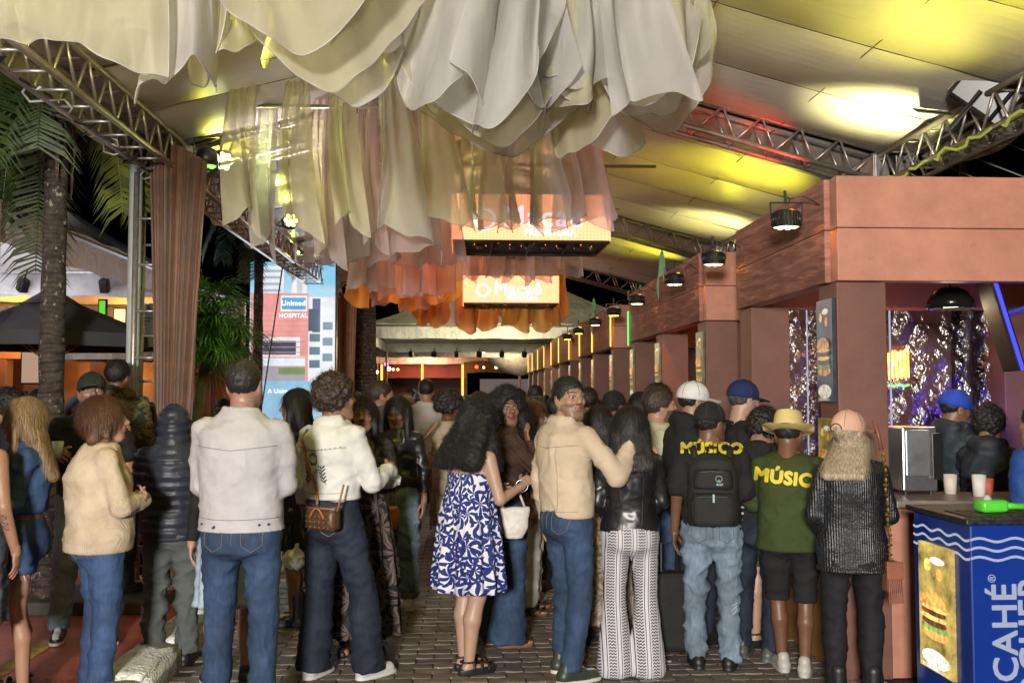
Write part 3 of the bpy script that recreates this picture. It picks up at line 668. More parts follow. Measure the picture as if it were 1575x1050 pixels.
for i, px in enumerate((650, 672, 695, 722, 750, 778, 806, 832, 856)):
    Y = 18.5+random.uniform(-.1, .3)
    drape(X_(px-18, Y), X_(px+18, Y), Y, 4.2, 1.32+random.uniform(-.1, .1), (OR, OR, PK, OR, OR, AM, AM, AM, AM)[i], 1.1, .14, .08, .0, .15, .2, .75, nu=30, nv=16)
flush('%s strip of the farthest orange row under the canopy, %s')
# bars they hang from
for Y, z, n in ((4.0, 4.36, 'nearest'), (4.9, 4.4, 'second'), (8.1, 4.22, 'third'), (10.1, 4.32, 'fourth'), (12.5, 4.32, 'fifth'), (15.8, 4.22, 'sixth'), (18.6, 4.22, 'farthest')):
    bar(Y, max(XL+.35, -1.9), 2.0, min(z, roofz(-1.9)-.0), '%s steel crossbar under the ridge carrying the drapes' % n)
# ================================================================== OVERHEAD LED SCREENS
m, nt, bs = newmat('led_orange'); v = coords(nt)
sep = N(nt, 'SeparateXYZ'); L(nt, v, sep.inputs[0])
gx = mth(nt, 'PINGPONG', sep.outputs[0], .0075); gz = mth(nt, 'PINGPONG', sep.outputs[2], .0075)
dots = mth(nt, 'ADD', .62, mth(nt, 'MULTIPLY', mth(nt, 'GREATER_THAN', mth(nt, 'MINIMUM', gx, gz), .0022), .5))
bs.inputs['Base Color'].default_value = (.02, .02, .02, 1); bs.inputs['Emission Color'].default_value = (1, .36, .17, 1)
L(nt, mth(nt, 'MULTIPLY', dots, 2.8), bs.inputs['Emission Strength']); ledm = m
def led(Y, x0, x1, z0, z1, dep, label):
    t = thing('overhead_screen', label, 'LED screen', ((x0+x1)/2, Y, z0)); w2 = (x1-x0)/2; h_ = z1-z0
    b = B(); b.bbox(-w2, w2, .012, dep, .0, h_, .01); b.make('cabinet', blackm, t)
    b = B(); b.box(-w2, w2, 0, .01, .003, h_); b.make('screen_face', ledm, t)
    b = B(); b.box(w2, w2+.01, .02, dep, .003, h_); b.box(-w2-.01, -w2, .02, dep, .003, h_); b.make('side_screen', ledm, t)
    wl = emis('led_white', (.9, .85, 1), 2.4)
    me = textmesh('lettering', 'Macaé', .3*h_/.46, wl, .001, .004); part('lettering', me, t, (.12, -.006, h_*.5), (math.pi/2, 0, 0))
    me = textmesh('lettering', 'PREFEITURA', .09*h_/.46, wl, .001, .002); part('lettering', me, t, (.2, -.006, h_*.16), (math.pi/2, 0, 0))
    b = B(); b.lathe([(.09, 0), (.12, 0), (.12, .002), (.09, .002)], n=24); b.make('round_logo', wl, t, loc=(-.5, -.004, h_*.45), rot=(math.pi/2, 0, 0))
    # underside frame with latches and lights
    b = B()
    for i in range(5): b.bbox(-w2+.02+i*(2*w2-.04)/4-.01, -w2+.02+i*(2*w2-.04)/4+.01, .03, dep-.03, -.035, -.002, .004)
    b.bbox(-w2, w2, .01, .05, -.03, -.002, .004); b.bbox(-w2, w2, dep-.05, dep, -.03, -.002, .004); b.make('frame', blackm, t)
    for i in range(9):
        b = B(); b.lathe([(.001, -.03), (.03, -.028), (.04, -.005), (.001, 0)], n=10); b.make('latch', M('latch', (.2, .2, .2), .3, metal=.6), t, loc=(-w2+.12+i*(2*w2-.24)/8, dep*.45, -.004))
    b = B()
    for i in range(12): b.box(-w2+.1+i*.13, -w2+.108+i*.13, .2+.1*(i % 3), .208+.1*(i % 3), -.008, -.003)
    b.make('status_light', emis('amber_led', (1, .3, .05), 4), t)
    b = B()
    for x in (-w2+.1, w2-.1): b.tube([(x, dep/2, h_), (x, dep/2, 4.35-z0)], .01, 6)
    b.make('hanger', blackm, t)
    return t
led(10.5, -.1, 1.58, 3.3, 3.79, 1.05, 'near orange LED screen hung from the roof with white lettering')
led(17.6, .03, 1.72, 3.28, 3.76, 1.0, 'far orange LED screen hung from the roof behind the pink drapes')
# ================================================================== BIG VIDEO SCREEN
t = thing('video_wall', 'tall bright video screen showing a pink hospital building and blue sky', 'video screen', (-3.3, 17, 0))
def spx(x, z): return ((x-512)/90.1*1.0, (612-z)/90.1)   # picture pixels -> local metres at 17 m
b = B(); b.bbox(-.3, 1.17, .012, .2, .9, 3.95, .01); b.make('cabinet', blackm, t)
lay = [0]
def sp(name, x0, x1, y0, y1, col, es=1.0, skew=0):
    lay[0] += 1; d = -.002*lay[0]; ax = (x0-410.5)/90.1; bx = (x1-410.5)/90.1; z0 = 1.67+(605-y1)/90.1; z1 = 1.67+(605-y0)/90.1
    b = B(); b.quad((ax, d, z0), (bx, d, z0), (bx, d, z1+skew), (ax, d, z1)); return b.make(name, emisn('scr%d' % lay[0], col, es, 3.0, True), t)
m, nt, bs = newmat('screen_sky'); v = coords(nt); sep = N(nt, 'SeparateXYZ'); L(nt, v, sep.inputs[0])
cl = noise(nt, coords(nt, (1, 1, 2.5)), 1.6, 4)
rc = ramp(nt, mth(nt, 'ADD', mth(nt, 'MULTIPLY', sep.outputs[2], .22), mth(nt, 'MULTIPLY', cl, .25)), [(.7, (.75, .85, .9)), (.95, (.22, .55, .75))])
bs.inputs['Base Color'].default_value = (0, 0, 0, 1); L(nt, rc, bs.inputs['Emission Color']); bs.inputs['Emission Strength'].default_value = 1.1
b = B(); b.quad((-.28, 0, .92), (1.15, 0, .92), (1.15, 0, 3.9), (-.28, 0, 3.9)); b.make('picture', m, t)
sp('picture_tower', 398, 436, 410, 470, (.85, .88, .9)); sp('picture_tower', 448, 471, 425, 460, (.9, .9, .92)); sp('picture_tower', 456, 464, 421, 460, (.6, .66, .75))
for k in range(5): sp('picture_windows', 402, 432, 416+k*10, 420+k*10, (.4, .5, .6))
sp('picture_building', 387, 474, 452, 606, (.85, .36, .32)); sp('picture_building', 474, 514, 458, 606, (.85, .88, .92)); sp('picture_glass', 480, 492, 460, 512, (.1, .13, .25))
sp('picture_glass', 474, 489, 476, 510, (.05, .08, .15)); 
for k in range(3): sp('picture_glass', 476, 492, 514+k*20, 526+k*20, (.12, .2, .25)); sp('picture_glass', 496, 511, 496+k*24, 508+k*24, (.2, .28, .34))
sp('picture_sign', 432, 472, 456, 480, (.9, .95, 1)); sp('picture_sign', 434, 470, 459, 477, (.12, .42, .72))
sp('picture_canopy', 400, 462, 518, 548, (.9, .92, .95)); sp('picture_glass', 405, 456, 525, 546, (.06, .09, .15)); sp('picture_canopy', 400, 470, 549, 563, (.85, .93, 1))
sp('picture_road', 387, 470, 564, 586, (.4, .38, .45)); sp('picture_lawn', 430, 470, 566, 576, (.22, .3, .12)); sp('picture_pool', 387, 514, 586, 660, (.3, .55, .75))
for k in range(9): sp('picture_facade', 388, 473, 486+k*8, 487.3+k*8, (.75, .3, .27))
we = emis('scr_txt', (1, 1, 1), 1.4)
me = textmesh('lettering', 'HOSPITAL', .1, we, .001, .002); part('lettering', me, t, (.46, -.08, 1.67+1.31), (math.pi/2, 0, 0))
me = textmesh('lettering', 'Unimed', .12, we, .001, .003); part('lettering', me, t, (.46, -.08, 1.67+1.52), (math.pi/2, 0, 0))
me = textmesh('lettering', 'A Unimed', .1, we, .001, .002, 'LEFT'); part('lettering', me, t, (.05, -.08, 1.67+.04), (math.pi/2, 0, 0))
area('screen_light', (-3.3, 16.6, 2.4), (-1.8, 8, 1.4), 2.2, 45, (.75, .88, 1), 2.6)
b = B(); b.tube([(-3.22+.1, 15.8, 1.5), (-2.72, 15.2, 3.6)], .012, 6); tag(b.make('guy_rope', blackm), 'thin dark rope slanting in front of the video screen', 'rope')
# ================================================================== ROOF LIGHTS
def uplight(X, Y, Z, tx, ty, tz, e, col, lab, vis=True, ang=60):  # lamp positions assumed from the bright spots on the roof
    if vis:
        t = par_can((X, Y, Z), lab, 'Y', 'uplights under the canopy'); t.rotation_euler = (math.pi, 0, 0)
        spot('uplight_beam', (X, Y, Z+.04), (tx, ty, tz), e, col, ang, 1.0, .08)
    else: spot('uplight_beam', (X, Y, Z), (tx, ty, tz), e, col, ang, .8, .06)
YG = (.95, .9, .06)
uplight(3.3, 7.45, 3.02, 3.4, 7.7, 3.98, 330, (1, .97, .4), 'uplight standing on the roof of the nearest stall', ang=75); uplight(3.2, 7.5, 2.9, 2.8, 7.2, 4, 330, (.95, .9, .03), '', False, 140); uplight(3.2, 12.7, 2.9, 2.8, 12.6, 4, 330, (.95, .9, .03), '', False, 140); uplight(3.0, 4.4, 2.95, 2.8, 4.8, 4.2, 330, (.95, .9, .03), '', False, 120)  # the wide beams without cans are added fill that yellows the roof
uplight(2.95, 6.35, 3.02, 3.0, 6.4, 4.05, 60, (1, .93, .16), 'uplight on the front roof edge of the nearest stall', ang=70)
uplight(3.35, 12.4, 3.02, 3.4, 12.9, 3.96, 220, (1, .95, .3), 'uplight standing on the roof of the second stall', ang=80)
uplight(3.2, 9.6, 3.02, 3.0, 10.4, 4.0, 220, YG, 'uplight on the near end of the second stall roof', ang=80)
uplight(3.3, 15.6, 3.02, 3.0, 16, 3.98, 140, YG, 'uplight standing on the roof of the third stall', ang=80)
# hanging wash lights along the left eave
def wash(X, Y, Z, lab, col, e, tgt, on=True):
    t = thing('wash_light', lab, 'stage light', (X, Y, Z), 0, 'wash lights on the left eave truss'); t.rotation_euler = (Vector(tgt)-Vector((X, Y, Z))).to_track_quat('-Z', 'Y').to_euler()
    b = B(); b.lathe([(.001, .16), (.07, .15), (.095, .1), (.1, 0), (.09, 0)], n=20); b.make('housing', blackm, t, True)
    b = B()
    for k in range(7):
        a = k*math.pi/3; r = 0 if k == 6 else .058; b.lathe([(.001, -.012), (.02, -.006), (.024, .01)], (r*math.cos(a), r*math.sin(a), .0), 10)
    b.make('lens', emis('wash'+lab[:4]+str(on), col, 22 if on else 2), t, True)
    b = B(); b.box(-.115, -.105, -.01, .01, -.0, .25); b.box(.105, .115, -.01, .01, 0, .25); b.box(-.115, .115, -.01, .01, .25, .26); b.make('bracket', blackm, t)
    if e: spot('wash_beam', Vector((X, Y, Z))+(Vector(tgt)-Vector((X, Y, Z))).normalized()*.05, tgt, e, col, 80, .8, .05)
p = W(346, 248, 8.7); wash(p.x, 8.7, p.z, 'round light glowing green white beside the first drapes', (.85, 1, .35), 110, (-.3, 7.4, 3.4))
p = W(318, 256, 8.6); wash(p.x, 8.6, p.z, 'dark green lit lamp hanging next to the glowing one', (.3, 1, .1), 12, (p.x, 8.6, 0), False)
p = W(452, 388, 14.2); wash(p.x, 14.2, p.z, 'round light glowing yellow green above the video screen', (.7, 1, .15), 40, (-1.0, 9, 3.9))
p = W(489, 393, 14.4); wash(p.x, 14.4, p.z, 'small far lamp beside the yellow green one', (.8, 1, .1), 0, (p.x, 14.4, 0), False)
p = W(448, 300, 12); wash(p.x, 12, 3.75, 'small lamp shining through the left strips', (.9, .9, .2), 25, (-1.2, 10, 4.1))
# added fill lamps with unseen can bodies among the near sheets
for i, (x, y, z, e) in enumerate(((-1.1, 4.95, 3.6, 34), (-.45, 5.3, 3.7, 18), (-1.9, 4.4, 3.6, 5), (.35, 6.2, 3.9, 4))):
    par_can((x, y, z+.05), 'small black lamp added unseen among the near sheets, %s' % ('leftmost but one', 'second from the right', 'leftmost', 'rightmost')[i], 'Y', 'added lamps among the sheets'); point('sheet_fill', (x, y, z-.05), e, (1, .93, .16), .12)
spot('drape_fill', (-1.5, 5.0, 3.75), (-.9, 4.2, 3.9), 30, YG, 110, .8, .1)  # added fill spots that brighten the drapes, no fittings of their own
spot('drape_fill', (-.35, 6.2, 3.6), (-.3, 4.9, 4.0), 18, YG, 110, .8, .1)
spot('drape_fill', (-2.2, 9.3, 3.7), (-1.2, 8.3, 4.3), 30, YG, 110, .8, .1)
spot('drape_fill', (-1.9, 8.6, 3.3), (-1.4, 8.9, 4.2), 60, (1, .82, .9), 130, .8, .1)
spot('red_beam', (3.3, 8.45, 3.25), (2.4, 8.7, 3.85), 60, (1, .03, .02), 70, .8, .03); spot('red_beam', (2.2, 9.3, 3.3), (1.6, 8.8, 4.1), 40, (1, .03, .02), 60, .8, .03)  # assumed red lamps, without fittings, for the red light on the truss
spot('curtain_beam', (-1.75, 7.7, 3.6), (-2.4, 8.3, 2.0), 14, (1, .6, .1), 30, .9, .03)  # lamp assumed for the yellow highlights on the curtain, no fitting
spot('drape_fill', (.7, 16.6, 3.6), (.1, 15.6, 3.9), 40, (1, .6, .2), 120, .8, .1)
spot('drape_fill', (-.9, 13.4, 3.9), (-.2, 12.5, 3.9), 22, (1, .5, .35), 120, .8, .1)
spot('drape_fill', (-1.6, 6.7, 2.95), (-.6, 8.0, 3.7), 45, (1, .93, .8), 110, 1, .15); spot('drape_fill', (1.6, 7.2, 3.0), (.8, 8.4, 3.6), 30, (1, .85, .85), 110, 1, .15)
# floodlight on the right eave with barn doors
t = thing('floodlight', 'black floodlight with barn doors clamped to the right eave truss', 'floodlight', (3.8, 7.0, 3.86), 0); t.scale = (1.55,)*3; t.rotation_euler = (math.radians(15), math.radians(40), math.radians(-20))
b = B(); b.bbox(-.12, .12, -.16, .16, -.09, .09, .02)
for k in range(8): b.box(.12, .15, -.14+k*.036, -.13+k*.036, -.08, .08)
b.make('housing', blackm, t)
b = B(); b.box(-.24, -.12, -.17, .17, .1, .105, Matrix.Rotation(.5, 3, 'Y')); b.box(-.28, -.12, -.17, .17, -.105, -.1, Matrix.Rotation(-.5, 3, 'Y')); b.make('barn_door', M('barn', (.03, .03, .03), .5), t)
b = B(); b.box(-.124, -.121, -.14, .14, -.07, .07); b.make('glass', M('lampglass', (.3, .32, .2), .15), t)
b = B(); b.tube([(0, -.19, 0), (0, -.19, -.2), (0, .19, -.2), (0, .19, 0)], .012, 6); b.make('yoke', blackm, t)
# LED rope on the right truss and guy lines behind
for i in range(11):
    b = B(); y = 4.4+i*.45; b.tube([(XR+.2, y, HE-.1-.02*(i % 3)), (XR+1.6, y+.5, HE-.28-.02*i), (XR+4.5, y+1.6+.2*(i % 2), HE-.55)], .006, 5)
    tag(b.make('guy_line', M('line', (.4, .42, .25), .6)), 'thin pale line running out to the right from the eave truss, %s to the camera' % NTH[i], 'line', 'lines off the right eave')
b = B(); b.tube([(XR-.16+.03*math.sin(i*1.3), 3.6+i*.1, HE-.34+.025*math.sin(i*1.9)) for i in range(52)], .011, 6); tag(b.make('rope_light', emis('ropel', (.9, .95, .12), .35), None, True), 'yellow rope light laced along the right eave truss', 'rope light')
for i in range(9):
    b = B(); y = 3.6+i*.6; z = HE-.33
    b.tube([(XL-.12+.1*math.sin(i*2+k*.9), y+k*.07, z+.03*math.sin(k*1.7+i)) for k in range(9)], .008, 6)
    tag(b.make('power_cable', blackm if i % 2 else M('white_cable', (.5, .5, .48), .5), None, True), '%s cable tied inside the left eave truss, %s to the camera' % (('white', 'black')[i % 2], NTH[i]), 'cable', 'cables on the left eave truss')
# ================================================================== LEFT SIDE: TENTS
tm = M('tent_vinyl', (.8, .78, .72), .5, .12, 2, 1, 5, .6, .05); tmi = M('tent_inner', (.68, .68, .7), .55, .2, 2, 1, 7, 1, .05); tbr = M('tent_band', (.3, .22, .2), .6, .2, 3)
def tent(x0, x1, y0, y1, zv, zp, label, par=.0):
    t = thing('marquee_tent', label, 'tent', ((x0+x1)/2, (y0+y1)/2, 0), 0, 'white marquee tents'); cx, cy = (x0+x1)/2, (y0+y1)/2; w2, d2 = (x1-x0)/2, (y1-y0)/2
    cs = [(-w2, -d2), (w2, -d2), (w2, d2), (-w2, d2)]
    for i in range(4):
        a, c = cs[i], cs[(i+1) % 4]
        V, F = grid(16, 10, lambda u, v: ((a[0]+(c[0]-a[0])*u)*(1-v), (a[1]+(c[1]-a[1])*u)*(1-v), zv+(zp-zv)*v**1.25-.06*math.sin(math.pi*u)*(1-v)))
        b = B(); b.add(V, F); b.make('roof_sheet', tm, t, True)
        V, F = grid(50, 5, lambda u, v: (a[0]+(c[0]-a[0])*u+.012*math.sin(u*55)*v, a[1]+(c[1]-a[1])*u+.012*math.cos(u*47)*v, zv-.36*v+.01*math.sin(u*33)))
        b = B(); b.add(V, F); b.make('valance', tmi, t, True)
        b = B(); b.tube([(a[0], a[1], zv-.05), (c[0], c[1], zv-.05)], .03, 6); b.make('frame_tube', steel, t)
        b = B(); b.tube([(a[0], a[1], 0), (a[0], a[1], zv)], .035, 8); b.make('pole', steel, t)
    return t
tent(-8.6, -3.9, 3.5, 8.4, 3.35, 4.7, 'nearest white tent on the left, its pale roof edge slanting down')
tent(-8.6, -3.9, 8.5, 13.2, 3.3, 4.6, 'second white tent on the left, with spotlights under it')
tent(-8.6, -3.9, 13.3, 18, 3.3, 4.6, 'third white tent on the left, behind the palm')
tent(-2.4, 4.9, 24, 32, 3.35, 5.4, 'wide white tent across the far end of the aisle')
tent(-3.6, 5.6, 35, 43, 3.3, 5.2, 'farthest white tent beyond the one across the aisle')
area('tent_fill', (-6, 10.8, 3.1), (-6, 10.8, 0), 2.5, 60, (.85, .9, 1)); spot('tent_fill', (-2.9, 5.0, 4.6), (-4.2, 7.5, 3.7), 60, (.95, .95, .85), 100, .9, .3); area('tent_fill', (-6, 6.3, 2.2), (-6, 6.8, 5), 2, 40, (.85, .9, 1))  # fill lights added to brighten the tents, no fittings of their own
area('tent_fill', (-6, 11.3, 2.4), (-6, 11.5, 5), 2, 40, (.85, .9, 1)); spot('tent_fill', (1.5, 27, 2.2), (1, 27, 5), 60, (.8, .8, .4), 130, .8, .2)
spot('tent_fill', (.8, 21.6, 3.2), (.6, 24.8, 3.7), 420, (.85, .8, .45), 120, .8, .2)
for i in range(9):
    b = B(); b.bbox(-.07, .07, -.07, .07, -.14, .05, .02); b.tube([(0, 0, .04), (0, 0, .16)], .012, 6); b.bbox(-.05, .05, -.09, -.07, -.12, .02, .005)
    tag(b.make('tent_spotlight', blackm, None, False, (-1.6+i*.72, 31.7, 2.96), (.3, 0, random.uniform(-.6, .6))), 'small black spotlight on the far tent edge, %s from the left' % ('first', *NTH[1:])[i], 'spotlight', 'spotlights of the far tent')
for i, (x, y) in enumerate(((-4.6, 13.0), (-5.6, 13.0), (-6.6, 13.0), (-4.3, 8.3), (-5.2, 8.3), (-4.2, 17.8))):
    b = B(); b.bbox(-.06, .06, -.06, .06, -.16, .02, .02); b.tube([(0, 0, 0), (0, 0, .14)], .012, 6); b.bbox(-.05, .05, -.075, -.062, -.14, 0, .005)
    tag(b.make('tent_spotlight', blackm, None, False, (x, y, 3.12), (.5, 0, random.uniform(-1, 1))), 'small black spotlight under the left tents, %s' % ('back of the second tent, nearest the aisle', 'back of the second tent, second from the aisle', 'back of the second tent, third from the aisle', 'between the first tents near the aisle', 'between the first tents farther in', 'at the back of the third tent')[i], 'spotlight', 'spotlights of the left tents')
# left background stall
t = thing('orange_stall', 'brown stall front glowing orange behind the parasols on the left', 'food stall', (-7, 18.6, 0))
ob = plymat('orange_ply', (.3, .13, .05))
b = B(); b.bbox(-3.5, 2.4, 0, .15, 2.3, 3.0, .01); b.make('fascia_board', ob, t)
for x in (-3.4, -1.6, .2, 2.1):
    b = B(); b.bbox(x, x+.3, 0, .3, 0, 2.295, .01); b.make('pillar', pill, t)
b = B(); b.bbox(-3.1, 2.1, .02, .08, 0, 1.05, .01); b.make('counter_front', wood, t)
b = B(); b.bbox(-3.5, 2.4, 1.8, 1.9, 0, 3.0, .01); b.make('back_wall', ob, t)
point('orange_stall_light', (-8, 18.0, 2.7), 70, (1, .5, .12), .15); point('orange_stall_light', (-5.9, 18.0, 2.7), 50, (1, .45, .1), .15); point('orange_stall_light', (-6.8, 19.6, 2.0), 60, (1, .55, .2), .15)  # assumed lamps, fittings unseen, for the orange light on this stall
def neon(px, py, Y, wd, hh, col, lab, es=8):
    p = W(px, py, Y); t = thing('lit_sign', lab, 'sign', p); b = B(); b.bbox(-wd/2-.03, wd/2+.03, .01, .06, -hh/2-.03, hh/2+.03, .01); b.make('backing', blackm, t)
    b = B(); b.bbox(-wd/2, wd/2, -.01, .008, -hh/2, hh/2, .004); b.make('lit_panel', emis('neon'+lab[:8], col, es), t)
neon(184, 488, 17.5, .18, .28, (1, .5, .12), 'glowing orange white sign at the left background', 5); neon(202, 470, 17.5, .07, .5, (.9, .75, .05), 'yellow light strip right of the orange sign', 2)
neon(157, 478, 17.4, .1, .35, (.15, .7, .05), 'green lit strip left of the orange sign', 1); neon(55, 565, 16.8, .45, .5, (.9, .55, .38), 'pale lit board behind the people at left', .5)
neon(3, 475, 9.6, .01, .01, (1, .5, .2), 'tiny glint', 1) if False else None
b = B(); b.bbox(-3.4, -2.3, 7.75, 8.5, 0, .1, .012); tag(b.make('ground_plate', M('plate_dark', (.05, .045, .04), .7), None), 'low dark base plate at the foot of the left truss tower', 'base plate')
# parasols
def parasol(X, Y, zr, za, r, col, label, rot=.3, tilt=0):
    t = thing('parasol', label, 'parasol', (X, Y, 0), rot); m = M('parasol'+label[:5], col, .7, .2, 4, 1, 120, .3)
    n = 8
    for k in range(n):
        a0, a1 = 2*math.pi*k/n, 2*math.pi*(k+1)/n
        def f(u, v):
            rr = r*(.14+.86*v); ax = (math.cos(a0)*(1-u)+math.cos(a1)*u)*rr; ay = (math.sin(a0)*(1-u)+math.sin(a1)*u)*rr
            return (ax, ay, za-.08-(za-zr-.08)*v-.05*math.sin(math.pi*u)*v*(1.4-v)-(.0))
        V, F = grid(8, 8, f); b = B(); b.add(V, F); b.make('canopy_panel', m, t, True)
        b = B(); q0 = f(0, 1); q1 = f(1, 1); b.quad(q0, q1, (q1[0]*1.005, q1[1]*1.005, q1[2]-.12), (q0[0]*1.005, q0[1]*1.005, q0[2]-.12)); b.make('valance', m, t)
        b = B(); b.tube([(0, 0, za-.12), (math.cos(a0)*r*.98, math.sin(a0)*r*.98, zr-.02)], .01, 5); b.make('rib', M('teak', (.16, .08, .04), .5), t)
        b = B(); b.tube([(0, 0, zr-.25), (math.cos(a0)*r*.5, math.sin(a0)*r*.5, (zr+za)/2-.1)], .009, 5); b.make('strut', M('teak', (.16, .08, .04), .5), t)
    b = B(); b.lathe([(.001, za+.02), (.1, za-.02), (.22*r+.05, za-.13)], n=16); b.make('vent', m, t, True)
    b = B(); b.tube([(0, 0, 0), (0, 0, za+.04)], .022, 10); b.make('pole', M('teak', (.16, .08, .04), .5), t, True)
parasol(-3.8, 9.4, 2.2, 2.62, 1.0, (.03, .03, .034), 'black fabric parasol with a wooden pole at the far left')
parasol(-4.9, 14.3, 2.25, 2.6, .7, (.6, .56, .45), 'cream parasol behind the black one')
# banner on post
t = thing('banner', 'white banner with blue letters MA hanging on the left truss tower', 'banner', tuple(W(222, 500, 9.3)), .0)
V, F = grid(8, 10, lambda u, v: (-.12+.28*u, .01*math.sin(u*5+v*3), .2-.4*v)); b = B(); b.add(V, F); b.make('sheet', M('banner_white', (.55, .52, .55), .6, .1), t, True)
V, F = grid(8, 4, lambda u, v: (-.12+.28*u, -.004+.01*math.sin(u*5+3.6+v), -.05-.11*v)); b = B(); b.add(V, F); b.make('blue_band', M('banner_blue', (.04, .16, .4), .6, .1), t, True)
me = textmesh('lettering', 'MA', .1, M('banner_text', (.1, .2, .45), .6), .001, .002); part('lettering', me, t, (.0, -.018, .14), (math.pi/2, 0, 0))
b = B()
for r_ in range(3):
    for k in range(5-r_): b.box(-.09+.04*k, -.062+.04*k, -.017, -.015, .06-.03*r_, .07-.03*r_)
o_ = b.make('small_print', M('print', (.05, .05, .06), .6), t); o_['kind'] = 'stuff'
# ================================================================== PALMS
m, nt, bs = newmat('palm_bark'); v = coords(nt, (1, 1, 1))
wv = N(nt, 'TexWave', wave_type='BANDS', bands_direction='Z'); wv.inputs['Scale'].default_value = 4; wv.inputs['Distortion'].default_value = 5; wv.inputs['Detail'].default_value = 3; L(nt, v, wv.inputs['Vector'])
n1 = noise(nt, v, 14, 5, .7); sp1 = ramp(nt, noise(nt, coords(nt, (1, 1, .7)), 22, 3, .6), [(.62, (0,)*3), (.66, (1,)*3)])
mx = N(nt, 'MixRGB'); L(nt, sp1, mx.inputs[0]); L(nt, ramp(nt, n1, [(.3, (.022, .016, .013)), (.75, (.11, .08, .065))]), mx.inputs[1]); mx.inputs[2].default_value = (.3, .28, .24, 1)
L(nt, mx.outputs[0], bs.inputs['Base Color']); bs.inputs['Roughness'].default_value = .85
bump(nt, bs, mth(nt, 'ADD', wv.outputs[1], n1), 1, .03); bark = m
def leafmat(name, c0, c1):
    m, nt, b = newmat(name); v = coords(nt); n = noise(nt, v, 7, 2); L(nt, ramp(nt, n, [(.35, c0), (.65, c1)]), b.inputs['Base Color']); b.inputs['Roughness'].default_value = .45
    b.inputs['Transmission Weight'].default_value = 0; return m
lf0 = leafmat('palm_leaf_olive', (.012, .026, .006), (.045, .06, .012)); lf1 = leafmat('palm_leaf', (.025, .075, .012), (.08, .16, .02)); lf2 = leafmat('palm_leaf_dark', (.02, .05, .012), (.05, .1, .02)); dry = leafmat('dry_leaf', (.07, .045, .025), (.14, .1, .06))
def frond(P, az, el, Ln, droop, nl, ll, wdt, mat, parent, name='frond', vee=.5):
    b = B(); P = Vector(P); pts = []; d = Vector((math.cos(az)*math.cos(el), math.sin(az)*math.cos(el), math.sin(el))); p = P.copy(); n = 12
    for i in range(n+1):
        pts.append(p.copy()); d = (d+Vector((0, 0, -droop/n))).normalized(); p = p+d*(Ln/n)
    b.tube(pts, [.014*(1-.8*i/n) for i in range(n+1)], 5)
    for i in range(nl):
        t_ = .12+.88*i/nl; k = t_*n; j = min(int(k), n-1); q = pts[j].lerp(pts[j+1], k-j); dd = (pts[j+1]-pts[j]).normalized(); sd = dd.cross(Vector((0, 0, 1))).normalized()
        for s in (-1, 1):
            l = ll*(1-.55*abs(t_-.45))*random.uniform(.8, 1.1); dr = (sd*s*.9+dd*.55+Vector((0, 0, vee*random.uniform(-.2, .5)))).normalized()
            q1 = q+dr*l*.5; dr2 = (dr+Vector((0, 0, -random.uniform(.5, 1.1)))).normalized(); q2 = q1+dr2*l*.5; w_ = dd*wdt
            b.add([q-w_*.5, q+w_*.5, q1+w_*.6, q1-w_*.6, q2], [(0, 1, 2, 3), (3, 2, 4)])
    return b.make(name, mat, parent)
def palm(X, Y, h, r, label, crown, lean=(0, 0), nf=16, Ln=2.0, shag=True, mat=None, dead=10, zl=None, azr=None):
    t = thing('palm_tree', label, 'palm tree', (X, Y, 0)); nn = 26
    prof = []
    b = B(); b.tube([(lean[0]*(i/nn)**2, lean[1]*(i/nn)**2, h*i/nn) for i in range(nn+1)], [r*(1.15-.3*i/nn+.05*math.sin(i*2.1)+.03*random.random()) for i in range(nn+1)], 18); b.make('trunk', bark, t, True)
    top = Vector((lean[0], lean[1], h))
    if shag:
        for k in range(60):
            a = random.uniform(0, 6.28); z = h-random.uniform(-.3, .45); rr = r*random.uniform(.9, 1.15); l = random.uniform(.15, .55); wd_ = random.uniform(.15, .45); sp_ = random.uniform(.0, .07)
            V, F = grid(4, 7, lambda u, v: (top.x+math.cos(a+(u-.5)*wd_*(1-.6*v))*(rr+sp_*math.sin(v*2.2)), top.y+math.sin(a+(u-.5)*wd_*(1-.6*v))*(rr+sp_*math.sin(v*2.2)), z-l*v+.06*math.sin(u*9+k)*v))
            q = B(); q.add(V, F); q.make('dead_sheath', dry, t, False)
    for k in range(nf):
        az = k*2.399+random.uniform(-.2, .2); el = random.uniform(-.1, 1.2)
        if shag and not (1.4 < az % 6.283 < 5.2): az = random.uniform(1.2, 4.0)
        frond(top+Vector((0, 0, .25)), az, el, Ln*random.uniform(.8, 1.1), random.uniform(2.2, 3.6), 52, Ln*.27, .018, mat or lf1, t)
    return t
palm(-3.22, 8.0, 4.15, .092, 'tall palm with a dark speckled trunk at the far left', 1, (.0, 0), 18, 1.9, mat=lf0)
palm(-4.35, 21, 5.2, .13, 'thin dark palm trunk in front of the video screen, far off', 1, (.2, 0), 10, 1.6, False, lf2)
p = W(397, 500, 15.4); palm(p.x, 15.4, 4.3, .075, 'slim dark palm trunk standing before the video screen', 1, (0, 0), 12, 1.3, False, lf2)
